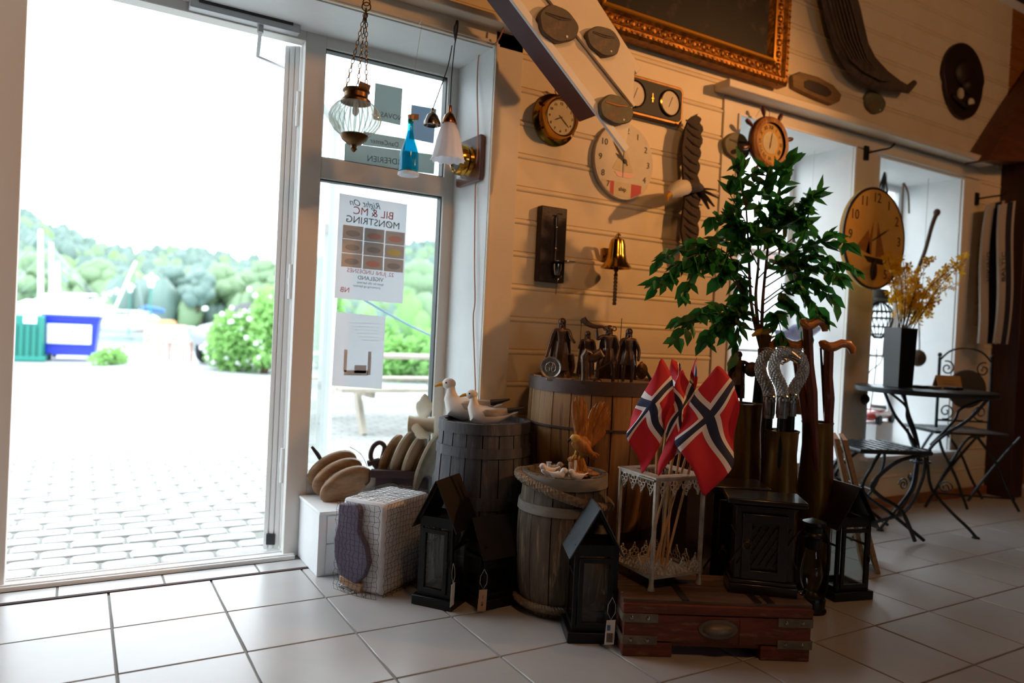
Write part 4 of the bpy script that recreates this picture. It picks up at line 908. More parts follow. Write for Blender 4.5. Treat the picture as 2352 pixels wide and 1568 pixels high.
# painting in the carved gold frame, hung above the windows
a = ony(1415, 90, 2.60); b = ony(1803, 190, 2.60); zb = (a.z+b.z)/2-.0
t = thing('framed_painting', ((1.80+b.x)/2, 2.62, zb), 'large dark oil painting in a wide carved gold frame', 'painting', rot=(0, 0, 0)); w = b.x-1.80; hh = .85; fw = .135
MB().box((0, .0, hh/2), (w-fw*1.6, .02, hh-fw*1.6)).build('canvas', 'dark_paint', t)
def rail(p, q_, nm, d):
    """frame rail with a moulded section; d points to the picture"""
    p, q_, d = Vector(p), Vector(q_), Vector(d); prof = [(0, .03), (0, -.03), (.012, -.045), (.03, -.045), (.045, -.028), (.085, -.022), (.10, -.036), (.115, -.036), (.135, -.01), (.135, .03)]
    L = (q_-p).normalized(); R = [[e+L*(sg*u)+d*u+Vector((0, v, 0)) for u, v in prof] for e, sg in ((p, 1), (q_, -1))]
    o = MB().rings(R).build(nm, 'gold_frame', t, smooth=25)
    n = max(2, int((q_-p).length/.06)); g = MB()
    for i in range(n):
        e = p.lerp(q_, (i+.5)/n)+d*.065+Vector((0, -.026, 0)); g.ell(e, (.020, .008, .020), 8); g.ell(e+L*.03, (.008, .007, .008), 6)
    for i in range(n*2): e = p.lerp(q_, (i+.5)/(2*n))+d*.018+Vector((0, -.046, 0)); g.ell(e, (.010, .005, .006), 6)
    tag(g.build('carved_ornament', 'gold_frame', o), kind='stuff')
    MB().rings([[e+L*(sg*u)+d*u+Vector((0, v, 0)) for u, v in ((.098, -.036), (.104, -.041), (.116, -.040), (.118, -.034))] for e, sg in ((p, 1), (q_, -1))]).build('gilt_bead', 'gold_bright', o)
rail((-w/2, 0, 0), (w/2, 0, 0), 'frame_rail', (0, 0, 1)); rail((w/2, 0, hh), (w/2, 0, 0), 'frame_rail', (-1, 0, 0)); rail((-w/2, 0, 0), (-w/2, 0, hh), 'frame_rail', (1, 0, 0)); rail((w/2, 0, hh), (-w/2, 0, hh), 'frame_rail', (0, 0, -1))
# sloping white panelled staircase side with dark red underside
st = thing('staircase', (1.3, YP, 2.1), 'white panelled side of a sloping staircase with a dark red underside', 'staircase'); o_ = Vector((1.3, YP, 2.1))
def S2(x, y, Y=YP): p = ony(x, y, Y)-o_; return p
A, B, C1, D = S2(1179, 0), S2(1436, 345), S2(1457, 147), S2(1360, 0); E1, E2 = S2(1259, 0), S2(1453, 245)
up_ = (A-B).normalized(); X1 = A+up_*.9; X2 = E1+(E1-E2).normalized()*.9; X3 = D+(D-C1).normalized()*.9
MB().prism([(p.x, p.z) for p in (X1, B, E2, X2)], .02).build('side_panel', 'trim_paint', st, bevel=.002)
MB().prism([(p.x, p.z) for p in (X2, E2, C1, X3)], .02, y0=-.004).build('side_panel', 'trim_paint', st, bevel=.002)
MB().beam(X1+Vector((0, -.006, 0)), B+Vector((0, -.006, 0)), .03, .014, up=(0, 1, 0)).build('edge_strip', 'white_paint', st, bevel=.002)
MB().beam(X2+Vector((0, -.010, 0)), E2+Vector((0, -.010, 0)), .016, .012, up=(0, 1, 0)).build('cover_strip', 'trim_paint', st, bevel=.002)
F1 = S2(1470, 163); MB().beam(X3+Vector((.01, .03, .02)), F1+Vector((0, .03, 0)), .035, .05, up=(0, 1, 0)).build('handrail', 'trim_paint', st, bevel=.003)
G1 = S2(1362, 268, 2.34); d_ = (A-B).normalized(); nrm = Vector((-d_.z, 0, d_.x)) if d_.x < 0 else Vector((d_.z, 0, -d_.x))
G0 = G1+Vector((0, .0, 0)); 
R = []
for e in (G0, G0+d_*1.6): R.append([e+Vector((0, -.02, 0)), e+Vector((0, .09, 0)), e+Vector((.02, .09, .03)), e+Vector((.02, -.02, .03))])
MB().rings(R).build('underside', 'dark_red', st)
for k in range(9):
    e = G0+d_*(.18*k+.1)+Vector((.035, .03, .02)); MB().box(e, (.07, .10, .025)).build('tread', 'dark_red', st)
# ================================================================ FLOOR AND PLINTH THINGS
PZ = .248
def S_(p): return dep(p)/F_PX
def disc_cheek(mb, c, L, n, a, b, th, seg=26):
    T = frm(c, L, n); R = []
    for u, k in ((-1, .70), (-.75, .9), (-.3, 1), (.3, 1), (.75, .9), (1, .70)):
        R.append([T @ Vector((a*k*math.cos(q), th*u, b*k*math.sin(q))) for q in [2*PI*j/seg for j in range(seg)]])
    return mb.rings(R)
# brown pulley block
o = onz(778, 1150, PZ); o.y += .0; s = S_(o)
t = thing('pulley_block', o, 'brown oval wooden pulley block with three cheeks lying on the left of the white plinth', 'pulley block', rz=FACE)
L = Vector((.80, .25, .50)); nn = Vector((.42, -.80, -.30)).normalized()
for k, c in enumerate(((-32, 62, .10), (-12, 50, .05), (14, 38, 0))):
    cc = Vector((c[0]*s, c[2], c[1]*s)); disc_cheek(MB(), cc, L, nn, .107, .066, .024).build('cheek', 'block_wood', t)
g = MB(); disc_cheek(g, Vector((-2*s, .03, 44*s)), L, nn, .075, .045, .012); disc_cheek(g, Vector((-22*s, .075, 56*s)), L, nn, .075, .045, .012); g.build('sheave', 'old_wood', t)
g = MB()
for k, c in enumerate(((-64, 34, .09), (-48, 24, .05), (-30, 12, 0.01))): g.ell((c[0]*s, c[2], c[1]*s), (.020, .028, .034), 12, rot=(.3, .6, 0))
g.build('end_block', 'block_wood', t)
MB().tube([(-55*s, .09, 78*s), (-66*s, .085, 96*s), (-80*s, .08, 114*s)], [.008, .009, .006], 8).build('peg', 'carved_dark', t)
MB().tube(smoothpath([(55*s, .03, 75*s), (66*s, .02, 70*s), (68*s, .0, 50*s), (60*s, 0, 40*s)]), .004, 6).tube(smoothpath([(10*s, .08, 118*s), (40*s, .05, 105*s), (60*s, .02, 80*s)]), .0012, 5).build('iron_strap', 'iron_rust', t)
# large pale pulley block
o = onz(928, 1132, PZ); s = S_(o)
t = thing('ship_pulley', o, 'large pale four cheek ship pulley block standing on a dark iron base', 'pulley block', rz=FACE)
for k, (x, z, a, m_) in enumerate(((-38, 72, .115, 'block_wood'), (-8, 82, .115, 'pale_block'), (20, 80, .11, 'pale_block'), (52, 70, .135, 'pale_block'))):
    disc_cheek(MB(), Vector((x*s, .04-.02*k, z*s)), Vector((.30, 0, .95)), Vector((.93, -.30, -.28)), a, .085, .0165).build('cheek', m_, t)
g = MB()
for x, z in ((-22, 60), (8, 62), (34, 60)): disc_cheek(g, Vector((x*s, .02, z*s)), Vector((.30, 0, .95)), Vector((.93, -.30, -.28)), .10, .07, .010)
g.build('sheave', 'old_wood', t)
MB().box((-2*s, .01, 23*s), (122*s, .15, 44*s)).build('iron_base', 'iron_rust', t, bevel=.012)
MB().box((-22*s, -.07, 50*s), (100*s, .03, 18*s)).box((-22*s, .06, 40*s), (90*s, .03, 20*s)).build('iron_strap', 'iron_rust', t, bevel=.004)
MB().cyl((-18*s, -.07, 22*s), (-18*s, -.10, 22*s), .016, 12, .011).build('axle_bolt', 'iron_rust', t)
MB().tube(smoothpath([(-62*s, -.02, 55*s), (-78*s, -.02, 80*s), (-74*s, -.02, 104*s), (-60*s, -.02, 115*s), (-48*s, -.02, 106*s), (-52*s, -.02, 80*s), (-60*s, -.02, 60*s)]), .010, 10).cyl((-84*s, -.02, 66*s), (-58*s, -.02, 74*s), .013, 10).build('shackle', 'iron_rust', t)
# small boat propeller on top of the pulley
o = ony(967, 982, o.y+.02); s = S_(o)
t = thing('boat_propeller', o, 'small cream enamelled boat propeller resting on top of the pale pulley block', 'propeller', rz=FACE)
MB().lathe([(.001, -30*s), (14*s, -30*s), (21*s, -28*s), (18*s, -15*s), (17*s, 5*s), (18*s, 22*s), (20*s, 31*s), (12*s, 31*s), (.001, 29*s)], 28, (0, 0, 8*s), 'x').build('hub', 'cream_enamel', t)
def blade(a0):
    R = []
    for i in range(9):
        f = i/8; rr = (14+56*f)*s; w_ = (9+15*math.sin(PI*min(.98, f*.9+.1)))*s*(1 if f < .7 else (.7 if f < .9 else .25)); tw = .75-.4*f; a = a0
        c_ = Vector((4*s, math.cos(a)*rr, math.sin(a)*rr+8*s)); tang = Vector((0, -math.sin(a), math.cos(a))); d_ = (Vector((1, 0, 0))*math.cos(tw)+tang*math.sin(tw)); n_ = Vector((math.cos(a)*0, 0, 0))+d_.cross(Vector((0, math.cos(a), math.sin(a))))
        R.append([c_+d_*w_*math.cos(q)+n_*.0028*math.sin(q) for q in [2*PI*j/12 for j in range(12)]])
    return MB().rings(R)
for a0 in (math.radians(80), math.radians(200), math.radians(320)): blade(a0).build('blade', 'cream_enamel', t)
# net covered foam box
Pc, Pl = onz(876, 1372), onz(779, 1346); dl = (Pl-Pc).normalized(); dr = Vector((-dl.y, dl.x, 0)) if (-dl.y) > 0 else Vector((dl.y, -dl.x, 0))
wl, wr, hh = (Pl-Pc).length, .27, .325; rz = math.atan2(dr.y, dr.x)
t = thing('netted_box', Pc, 'foam block wrapped in fishing net with a purple grey foam float in front', 'box', rz=rz)
# local: x to the right-back, y to the left-back
g = MB().box((wr/2, wl/2, hh/2), (wr, wl, hh)); g.build('foam_block', 'foam', t, bevel=.014)
pp = [(.0, .97), (.52, 1.0), (.60, .92), (.58, .70), (.80, .55), (.90, .36), (.78, .20), (.55, .10), (.1, .16), (-.06, .35), (-.10, .55), (-.02, .72)]
X = frm((0, wl, 0), (0, -1, 0), (1, 0, 0)); MB().prism([(u*wl*.85, v*hh*.97) for u, v in pp], .024, X, y0=-.024).build('purple_float', 'purple_foam', t, bevel=.006)
X = frm((0, wl, 0), (0, -1, 0), (1, 0, 0)); MB().prism([(.05*wl, .02), (.55*wl, .0), (.6*wl, .035), (.05*wl, .045)], .012, X, y0=-.014).build('cork_float', 'tag_kraft', t, bevel=.003)
g = MB(); rn = random.Random(5)
def net(o, u, v, W_, H_, n_, step=.0185, bulge=0.0, off=0.0):
    u, v, n_ = Vector(u), Vector(v), Vector(n_); o = Vector(o); nu, nv = int(W_/step), int(H_/step); J = {}
    for i in range(nu+1):
        for j in range(nv+1): J[i, j] = o+u*(W_*i/nu+(rn.uniform(-.2, .2)*step if 0 < i < nu else 0)+(.35*step if j % 2 else 0))+v*(H_*j/nv+(rn.uniform(-.22, .22)*step if 0 < j < nv else 0))+n_*(.004+off+rn.uniform(0, .004)+bulge*math.sin(PI*i/nu))
    for i in range(nu+1):
        for j in range(nv+1):
            for a, b in (((i, j), (i+1, j)), ((i, j), (i, j+1))):
                if b in J: g.tube([J[a], J[b]], .0007, 3)
net((-.0, 0, 0), (0, 1, 0), (0, 0, 1), wl, hh, (-1, 0, 0), bulge=.012, off=.022); net((0, 0, 0), (1, 0, 0), (0, 0, 1), wr, hh, (0, -1, 0)); net((0, 0, hh), (1, 0, 0), (0, 1, 0), wr, wl, (0, 0, 1))
for k in range(60):
    a = rn.random(); p = Vector((-.035*math.sin(PI*a), a*wl, .008)) if k % 2 else Vector((a*wr, -.015, .006)); g.tube([p, p+Vector((rn.uniform(-.02, .01), rn.uniform(-.02, .02), rn.uniform(-.004, .008)))], .001, 3)
tag(g.build('fishing_net', 'net_cord', t, smooth=0), kind='stuff')
# barrels of single staves
def barrel(name, label, c, prof, n, ms, hoops, zlid, mh, cat='barrel', tilt=(0, 0, 0), lidm=None, seed=1, gap=.004):
    t = thing(name, c, label, cat, rot=tilt); rn = random.Random(seed)
    H = prof[-1][1]
    def rad(z):
        for (r0, z0), (r1, z1) in zip(prof, prof[1:]):
            if z0 <= z <= z1: f = (z-z0)/(z1-z0); return r0+(r1-r0)*f
        return prof[-1][0]
    zs = [H*i/12 for i in range(13)]
    # smooth the radius
    rs = [(rad(max(0, z-H*.06))+rad(z)+rad(min(H, z+H*.06)))/3 for z in zs]
    for k in range(n):
        a0 = 2*PI*k/n+rn.uniform(-.03, .03); a1 = 2*PI*(k+1)/n; dr_ = rn.uniform(-.0018, .0018); R = []; ht = rn.uniform(-.004, .002)
        for z, r in zip(zs, rs):
            g_ = gap/r/2; A0, A1 = 2*PI*k/n+g_, a1-g_; ring = []
            for q in range(4): a = A0+(A1-A0)*q/3; ring.append(((r+dr_)*math.cos(a), (r+dr_)*math.sin(a), z+(ht if z == zs[-1] else 0)))
            for q in range(3, -1, -1): a = A0+(A1-A0)*q/3; ring.append(((r-.016)*math.cos(a), (r-.016)*math.sin(a), z+(ht if z == zs[-1] else 0)))
            R.append(ring)
        MB().rings(R).build('stave', ms, t, smooth=40)
    MB().lathe([(.001, zlid-.015), (rad(zlid)-.014, zlid-.015), (rad(zlid)-.014, zlid), (.001, zlid)], 40).build('lid', lidm or ms, t)
    for z0, h, m_ in hoops:
        r0, r1 = None, None
        def rz_(z):
            z = max(0, min(H, z)); i = min(11, int(z/H*12)); f = z/H*12-i; return rs[i]+(rs[i+1]-rs[i])*f
        a, b = rz_(z0), rz_(z0+h); MB().lathe([(a-.004, z0), (a+.005, z0), (b+.005, z0+h), (b-.004, z0+h), (a-.004, z0)], 56).build('hoop', m_, t, smooth=50)
    return t, rz_
dk = at(1113, 975, 2.83); dkc = Vector((dk.x, dk.y, 0)); dkz = .612
barrel('dark_barrel', 'dark tarred wooden barrel carrying the two carved seagulls', dkc, [(.16, 0), (.18, .12), (.186, .25), (.183, .4), (.17, dkz)], 18, 'tar_wood', [(dkz-.125, .035, 'tar_wood'), (.30, .045, 'tar_wood'), (.10, .03, 'hoop_iron'), (dkz-.04, .038, 'tar_wood')], dkz-.018, None, seed=2)
bg_ = at(1371, 880, 2.97); bgc = Vector((bg_.x, min(bg_.y, 2.385), 0)); bz = .786
barrel('oak_barrel', 'big light oak barrel with a dark iron top hoop carrying the bronze figurines', bgc, [(.215, 0), (.245, .2), (.268, .42), (.276, .6), (.268, bz)], 22, 'oak', [(bz-.052, .05, 'hoop_iron'), (.60, .008, 'hoop_iron'), (.18, .04, 'hoop_iron')], bz-.014, None, seed=4)
sb = at(1297, 1090, 2.575); sbc = Vector((sb.x, sb.y, 0)); sz = .474
barrel('rope_barrel', 'small weathered grey brown barrel with a thick rope round its neck', sbc, [(.130, 0), (.146, .05), (.158, .18), (.160, .30), (.153, .38), (.146, .42), (.146, sz)], 13, 'old_wood', [(sz-.042, .04, 'grey_hoop'), (.345, .032, 'grey_hoop')], sz-.016, None, seed=6)
t = thing('neck_rope', sbc+Vector((0, 0, .40)), 'thick twisted rope wound slanting round the neck of the small barrel', 'rope')
def twisted(mb, pts, R0, r, turns, seg=6):
    P = [Vector(p) for p in pts]; n = len(P)
    for k in range(3):
        Q = []
        for i in range(n):
            tt = (P[min(i+1, n-1)]-P[max(i-1, 0)]).normalized(); a = Vector((0, 0, 1)).cross(tt).normalized(); b = tt.cross(a); ph = 2*PI*(turns*i/n+k/3); Q.append(P[i]+a*R0*math.cos(ph)+b*R0*math.sin(ph))
        mb.tube(Q, r, seg)
rr = .162; rv = Vector((math.cos(FACE), math.sin(FACE), 0)); pts = []
for i in range(241): a = 2*PI*i/240; d_ = Vector((math.cos(a), math.sin(a), 0)); pts.append((d_.x*rr, d_.y*rr, .0-.20*d_.dot(rv)*rr/rr*.24+.012))
g = MB(); twisted(g, pts, .0085, .0085, 34); g.build('rope_coil', 'rope', t)
e = Vector((math.cos(FACE-.9), math.sin(FACE-.9), 0)); g = MB(); twisted(g, smoothpath([e*.164+Vector((0, 0, -.01)), e*.175+Vector((0, 0, -.035)), e*.170+Vector((.02, -.0, -.07))], 14), .007, .0075, 4); g.build('rope_end', 'rope', t)
t = thing('base_rope', sbc+Vector((0, 0, .035)), 'rope ring round the foot of the small barrel', 'rope'); g = MB(); twisted(g, [(math.cos(2*PI*i/200)*.150, math.sin(2*PI*i/200)*.150, 0) for i in range(201)], .007, .0075, 30); g.build('rope_coil', 'rope', t)
# ---- carved gulls
def gull(c, sc, label, rz=FACE):
    t = thing('seagull_figure', c, label, 'bird figure', rz=rz)
    def V(x, z, y=0): return (x*sc, y*sc, z*sc)
    MB().loft([(V(.95, .42), .01*sc, .01*sc), (V(.75, .36), .08*sc, .05*sc), (V(.40, .28), .22*sc, .19*sc), (V(.05, .27), .28*sc, .29*sc), (V(-.20, .34), .26*sc, .28*sc), (V(-.30, .54), .16*sc, .17*sc), (V(-.30, .68), .11*sc, .11*sc), (V(-.32, .80), .10*sc, .10*sc), (V(-.35, .90), .06*sc, .06*sc)], 18).ell(V(-.36, .86), (.165*sc, .125*sc, .14*sc), 18).build('body', 'plaster_white', t)
    MB().loft([(V(-.46, .85), .055*sc, .055*sc), (V(-.60, .83), .04*sc, .045*sc), (V(-.70, .78), .012*sc, .02*sc)], 10).build('beak', 'beak', t)
    for sgn in (-1, 1):
        MB().loft([(V(-.10, .34, .20*sgn), .02*sc, .05*sc), (V(.05, .34, .25*sgn), .03*sc, .14*sc), (V(.35, .36, .20*sgn), .03*sc, .14*sc), (V(.68, .43, .10*sgn), .025*sc, .08*sc), (V(.85, .47, .06*sgn), .015*sc, .03*sc)], 12).build('wing', 'gull_grey', t)
        MB().loft([(V(.66, .45, .11*sgn), .03*sc, .07*sc), (V(.9, .50, .07*sgn), .025*sc, .05*sc), (V(1.12, .56, .03*sgn), .01*sc, .02*sc)], 10).build('wing_tip', 'gull_black', t)
        MB().ell(V(-.42, .89, .112*sgn), (.024*sc, .014*sc, .024*sc), 8).build('eye', 'gull_black', t)
    return t
p = at(1062, 960, 2.90); p.z = dkz-.018; gull(p, .205*.80, 'taller white carved seagull standing behind on the dark barrel'); 
p = at(1110, 975, 2.76); p.z = dkz-.018; gull(p, .172*.78, 'lower white carved seagull in front on the dark barrel')
# ---- skin based figurines
def skin(name, verts, edges, radii, material, parent, sub=2, dec=None):
    me = bpy.data.meshes.new(name); me.from_pydata([tuple(v) for v in verts], edges, []); o = bpy.data.objects.new(name, me); COL.objects.link(o); o.parent = parent
    me.materials.append(M[material]); md = o.modifiers.new('skin', 'SKIN'); md.use_smooth_shade = True; md.branch_smoothing = .6
    for i, r in enumerate(radii):
        sv = me.skin_vertices[0].data[i]; sv.radius = (r, r) if not isinstance(r, tuple) else r; sv.use_root = i == 0
    sd = o.modifiers.new('sub', 'SUBSURF'); sd.levels = sd.render_levels = sub; return o
def figure(name, c, H, label, larm, rarm, legs=None, cape=True, rz=FACE, m='bronze', skirt=.55, head=(0, -.01, .92), hairlen=.74, group=None):
    """H: height; joints as fractions of H; larm/rarm lists of (x,y,z): elbow, hand"""
    t = thing(name, c, label, 'figurine', rz=rz)
    legs = legs or [[(-.055, 0, .50), (-.07, -.02, .27), (-.075, 0, .035), (-.08, -.05, .015)], [(.055, 0, .50), (.075, -.02, .27), (.08, 0, .035), (.085, -.05, .015)]]
    V = [(0, 0, .52), (0, 0, .62), (0, -.005, .72), (0, 0, .80), (0, -.005, .85), head]; Rr = [.085, .075, (.105, .075), (.075, .05), .035, .058]; E = [(0, 1), (1, 2), (2, 3), (3, 4), (4, 5)]
    for sgn, arm in ((-1, larm), (1, rarm)):
        i = len(V); V += [(sgn*.115, 0, .79)]+list(arm); Rr += [.045, .034, .024]; E += [(3, i), (i, i+1), (i+1, i+2)]
    for lg in legs:
        i = len(V); V += lg; Rr += [.06, .045, .03, .026]; E += [(0, i), (i, i+1), (i+1, i+2), (i+2, i+3)]
    skin('body', [Vector(v)*H for v in V], E, [(r[0]*H, r[1]*H) if isinstance(r, tuple) else r*H for r in Rr], m, t)
    hx, hy, hz = head
    g = MB(); g.ell((hx*H, (hy+.012)*H, (hz+.012)*H), (.066*H, .066*H, .068*H), 14); g.loft([((hx*H, (hy+.05)*H, (hz)*H), .06*H, .02*H), ((hx*H, (hy+.07)*H, hairlen*H), .07*H, .03*H), ((hx*H, (hy+.06)*H, (hairlen-.06)*H), .03*H, .012*H)], 10, up=(0, 1, 0)); g.build('hair', m, t)
    MB().ell(((hx)*H, (hy-.058)*H, (hz-.008)*H), (.010*H, .016*H, .016*H), 8).ell((hx*H, (hy-.045)*H, (hz-.045)*H), (.026*H, .02*H, .026*H), 8).ell(((hx-.02)*H, (hy-.052)*H, (hz+.008)*H), (.008*H, .006*H, .006*H), 6).ell(((hx+.02)*H, (hy-.052)*H, (hz+.008)*H), (.008*H, .006*H, .006*H), 6).build('face', m, t)
    R = []
    for z, w_, d_ in ((.60, .085, .07), (.5, .11, .085), (.42, .125, .095), (skirt-.2, .14, .10)): R.append([((w_+.006*math.cos(9*a))*H*math.cos(a), (d_+.006*math.cos(9*a))*H*math.sin(a), z*H) for a in [2*PI*j/36 for j in range(36)]])
    MB().rings(R).build('tunic', m, t)
    if cape:
        R = []
        for z, w_, y_ in ((.82, .10, .03), (.7, .15, .07), (.45, .17, .10), (.2, .19, .13), (.08, .20, .15)):
            top_ = [((w_*H)*math.cos(a), (y_+.03*math.sin(a)+.008*math.cos(8*a))*H, z*H) for a in [PI*j/12 for j in range(13)]]; R.append(top_+[(x*.96, y-.008*H, zz) for x, y, zz in reversed(top_)])
        MB().rings(R).build('cape', m, t)
    MB().lathe([(.001, 0), (.19*H, 0), (.18*H, .022*H), (.001, .028*H)], 24, sy=.8).build('base', m, t)
    return t
FZ = bz-.014
def onbar(x, d_): p = at(x, 870, d_+.05); p.z = FZ; return p
H = .245; p = onbar(1285, 2.86)
t = figure('woman_figurine', p, H, 'tallest bronze figurine, a long haired woman in a dress, left on the oak barrel', [(-.17, -.02, .60), (-.24, -.08, .34)], [(.16, -.05, .66), (.22, -.10, .60)], cape=True, skirt=.35, hairlen=.66)
R = [];
for z, w_ in ((.62, .07), (.5, .10), (.3, .14), (.03, .19)): R.append([((w_+.008*math.cos(10*a))*H*math.cos(a)+.01*H, (w_*.7+.008*math.cos(10*a))*H*math.sin(a)+.02, z*H) for a in [2*PI*j/40 for j in range(40)]])
MB().rings(R).build('dress', 'bronze', t); MB().tube(smoothpath([(.12*H, .02, .05*H), (.2*H, .01, .2*H), (.17*H, .0, .42*H)]), [.012*1]*13, 8).build('wrap', 'bronze', t)
p = onbar(1264, 2.74); s = S_(p); t = thing('round_medallion', p, 'round engraved pewter plate on a small stand before the tallest figurine', 'plate', rz=FACE-.25)
MB().lathe([(.001, .002), (20*s, .002), (21*s, .004), (24*s, .006), (25*s, .002), (24*s, -.001), (.001, -.002)], 40, (0, 0, 31*s), 'y').build('plate', 'pewter', t)
g = MB(); g.torus((0, -.0045, 31*s), 12*s, .0012, 30, 5)
for a in (90, 210, 330): g.torus((8*s*math.cos(math.radians(a)), -.0045, 31*s+8*s*math.sin(math.radians(a))), 5*s, .0012, 16, 5)
g.build('relief', 'pewter', t); MB().box((0, .0, 4*s), (16*s, .03, 5*s)).build('stand', 'pewter', t, bevel=.002)
p = onbar(1345, 2.98); t = figure('spearman_figurine', p, .20, 'bronze standing warrior figurine with a spear at the back of the oak barrel', [(-.17, -.02, .62), (-.16, -.10, .72)], [(.17, 0, .62), (.10, -.10, .55)], hairlen=.78)
MB().cyl((-.16*.2, -.024, 0), (-.155*.2, -.024, .235), .0014, 6).lathe([(.001, .225), (.004, .23), (.001, .25)], 6, (-.155*.2, -.024, 0)).build('spear', 'bronze', t)
p = onbar(1394, 2.70); Hh = .225
t = figure('horn_blower_figurine', p, Hh, 'bronze cloaked viking figurine blowing a raised horn in the middle of the oak barrel', [(-.20, -.04, .74), (-.22, -.06, .93)], [(.17, -.02, .60), (.12, -.10, .40)], head=(.0, -.03, .91), legs=[[(-.06, 0, .5), (-.16, -.06, .32), (-.17, 0, .10), (-.20, -.04, .06)], [(.05, 0, .5), (.09, -.02, .27), (.10, 0, .035), (.11, -.05, .015)]])
MB().tube(smoothpath([(-.01*Hh, -.09*Hh, .89*Hh), (-.12*Hh, -.09*Hh, .95*Hh), (-.25*Hh, -.06*Hh, .95*Hh), (-.38*Hh, -.05*Hh, 1.0*Hh), (-.46*Hh, -.05*Hh, 1.08*Hh)], 4), [.0022+.0007*i for i in range(17)], 10).build('horn', 'bronze', t)
MB().torus((.075*Hh, -.03*Hh, .93*Hh), .035*Hh, .009*Hh, 14, 6).torus((-.07*Hh, -.02*Hh, .93*Hh), .03*Hh, .009*Hh, 14, 6).build('helmet_horn', 'bronze', t)
MB().cyl((.10*Hh, -.11*Hh, .42*Hh), (-.26*Hh, -.14*Hh, .20*Hh), .003, 6).build('sword', 'bronze', t)
MB().ell((-.18*Hh, -.02*Hh, .04*Hh), (.10*Hh, .09*Hh, .06*Hh), 12).build('rock', 'bronze', t)
p = onbar(1342, 2.68); s = S_(p); t = thing('rearing_animal_figurine', p, 'dark bronze figurine of a horse head and neck pillar left of the horn blower', 'figurine', rz=FACE)
MB().loft([((0, 0, 0), .016, .02), ((.0, 0, .03), .013, .015), ((-.002, 0, .07), .014, .016), ((-.004, 0, .10), .016, .02), ((.004, 0, .122), .012, .014), ((.018, 0, .115), .008, .009), ((.028, 0, .105), .005, .006)], 12, up=(0, 1, 0)).loft([((.0, .004, .09), .01, .01), ((.03, .006, .10), .016, .022), ((.055, .006, .115), .014, .02), ((.066, .004, .10), .006, .01)], 12).build('body', 'bronze', t); MB().cyl((0, 0, 0), (0, 0, .006), .024, 16).build('base', 'bronze', t)
p = onbar(1440, 2.74); t = figure('shield_bearer_figurine', p, .215, 'bronze warrior figurine with spear and round shield, right on the oak barrel', [(-.19, -.02, .62), (-.20, -.10, .74)], [(.19, -.02, .60), (.17, -.08, .42)], hairlen=.78)
MB().cyl((-.155*.215*1.1, -.10*.215, 0), (-.20*.215*.8, -.10*.215, .25), .0014, 6).build('spear', 'bronze', t)
MB().lathe([(.001, .012), (.008, .012), (.012, .006), (.026, .002), (.031, .0), (.030, -.002), (.001, -.002)], 32, (.050, -.028, .056), 'y', sx=.72).build('shield', 'brass_dark', t)
p = onbar(1470, 2.86); tag(MB().tube([p+Vector((0, 0, .085)), p+Vector((.015, -.01, .055)), p+Vector((.04, -.03, .004))], .006, 8).build('wooden_stick', 'carved_dark'), 'short dark stick leaning at the right rim of the oak barrel', 'stick')
# ---- eagle on the rope barrel
BZ = sz-.016
p = at(1335, 1085, 2.56); p.z = BZ; s = S_(p)
t = thing('eagle_figurine', p, 'golden brown carved eagle figurine with raised wings landing on a rock on the small barrel', 'bird figure', rz=FACE)
def Q(x, y, d_=0): return Vector(((x-1335)*s, d_, (1085-y)*s))
MB().loft([(Q(1368, 1040, .02), .004, .006), (Q(1352, 1028, .01), .018, .012), (Q(1338, 1018), .026, .024), (Q(1325, 1006), .028, .028), (Q(1316, 1000), .020, .02)], 14).build('body', 'eagle_wood', t)
MB().ell(Q(1334, 1004, .004), (.022, .018, .024), 12).ell(Q(1343, 1012, .02), (.022, .016, .022), 12).build('shoulder', 'eagle_wood', t); MB().loft([(Q(1326, 1006, -.002), .02, .02), (Q(1317, 998, -.006), .019, .019), (Q(1311, 997, -.008), .014, .015), (Q(1306, 999, -.01), .006, .007)], 12).build('head', 'face_yellow', t)
MB().tube([Q(1308, 998, -.01), Q(1301, 1002, -.012), Q(1299, 1008, -.012)], [.006, .005, .001], 8).build('beak', 'ink', t)
def wing(root, tips, th, dy):
    g = MB()
    for k, (x, y, w_) in enumerate(tips):
        a, b = Vector(root[k % len(root)]), Q(x, y, dy+.004*(k % 2)); mid = a.lerp(b, .55)
        g.loft([(a, w_*1.2, th*1.5), (a.lerp(b, .3), w_*1.35, th), (mid, w_*1.3, th), (a.lerp(b, .85), w_, th*.7), (b, w_*.35, th*.4)], 10, up=(0, 1, 0))
    return g
wing([Q(1330, 1012, .0), Q(1326, 1000, 0)], [(1309, 912, .011), (1316, 903, .011), (1324, 900, .011), (1331, 904, .011), (1336, 912, .010), (1341, 930, .009), (1343, 950, .010), (1340, 975, .012), (1322, 945, .014), (1330, 935, .014)], .0055, .004).build('wing', 'eagle_wood', t)
wing([Q(1342, 1018, .02), Q(1338, 1008, .02)], [(1357, 925, .009), (1366, 916, .010), (1375, 911, .010), (1384, 912, .010), (1391, 918, .010), (1397, 934, .010), (1398, 948, .010), (1394, 962, .011), (1388, 978, .012), (1362, 945, .014), (1372, 940, .015), (1384, 955, .014), (1378, 985, .013), (1352, 950, .012)], .0055, .025).build('wing', 'eagle_wood', t)
wing([Q(1345, 1028, .015)], [(1372, 1042, .006), (1368, 1046, .006), (1376, 1036, .006)], .004, .02).build('tail', 'eagle_wood', t)
g = MB()
for x, y in ((1322, 1028), (1332, 1032)): g.tube([Q(x+2, 1018), Q(x, y), Q(x-5, y+14)], [.007, .006, .004], 8)
for x, y in ((1313, 1046), (1318, 1048), (1327, 1049)): g.tube([Q(x+3, 1036, -.004), Q(x, 1042, -.012), Q(x-2, 1050, -.010)], [.004, .003, .001], 6)
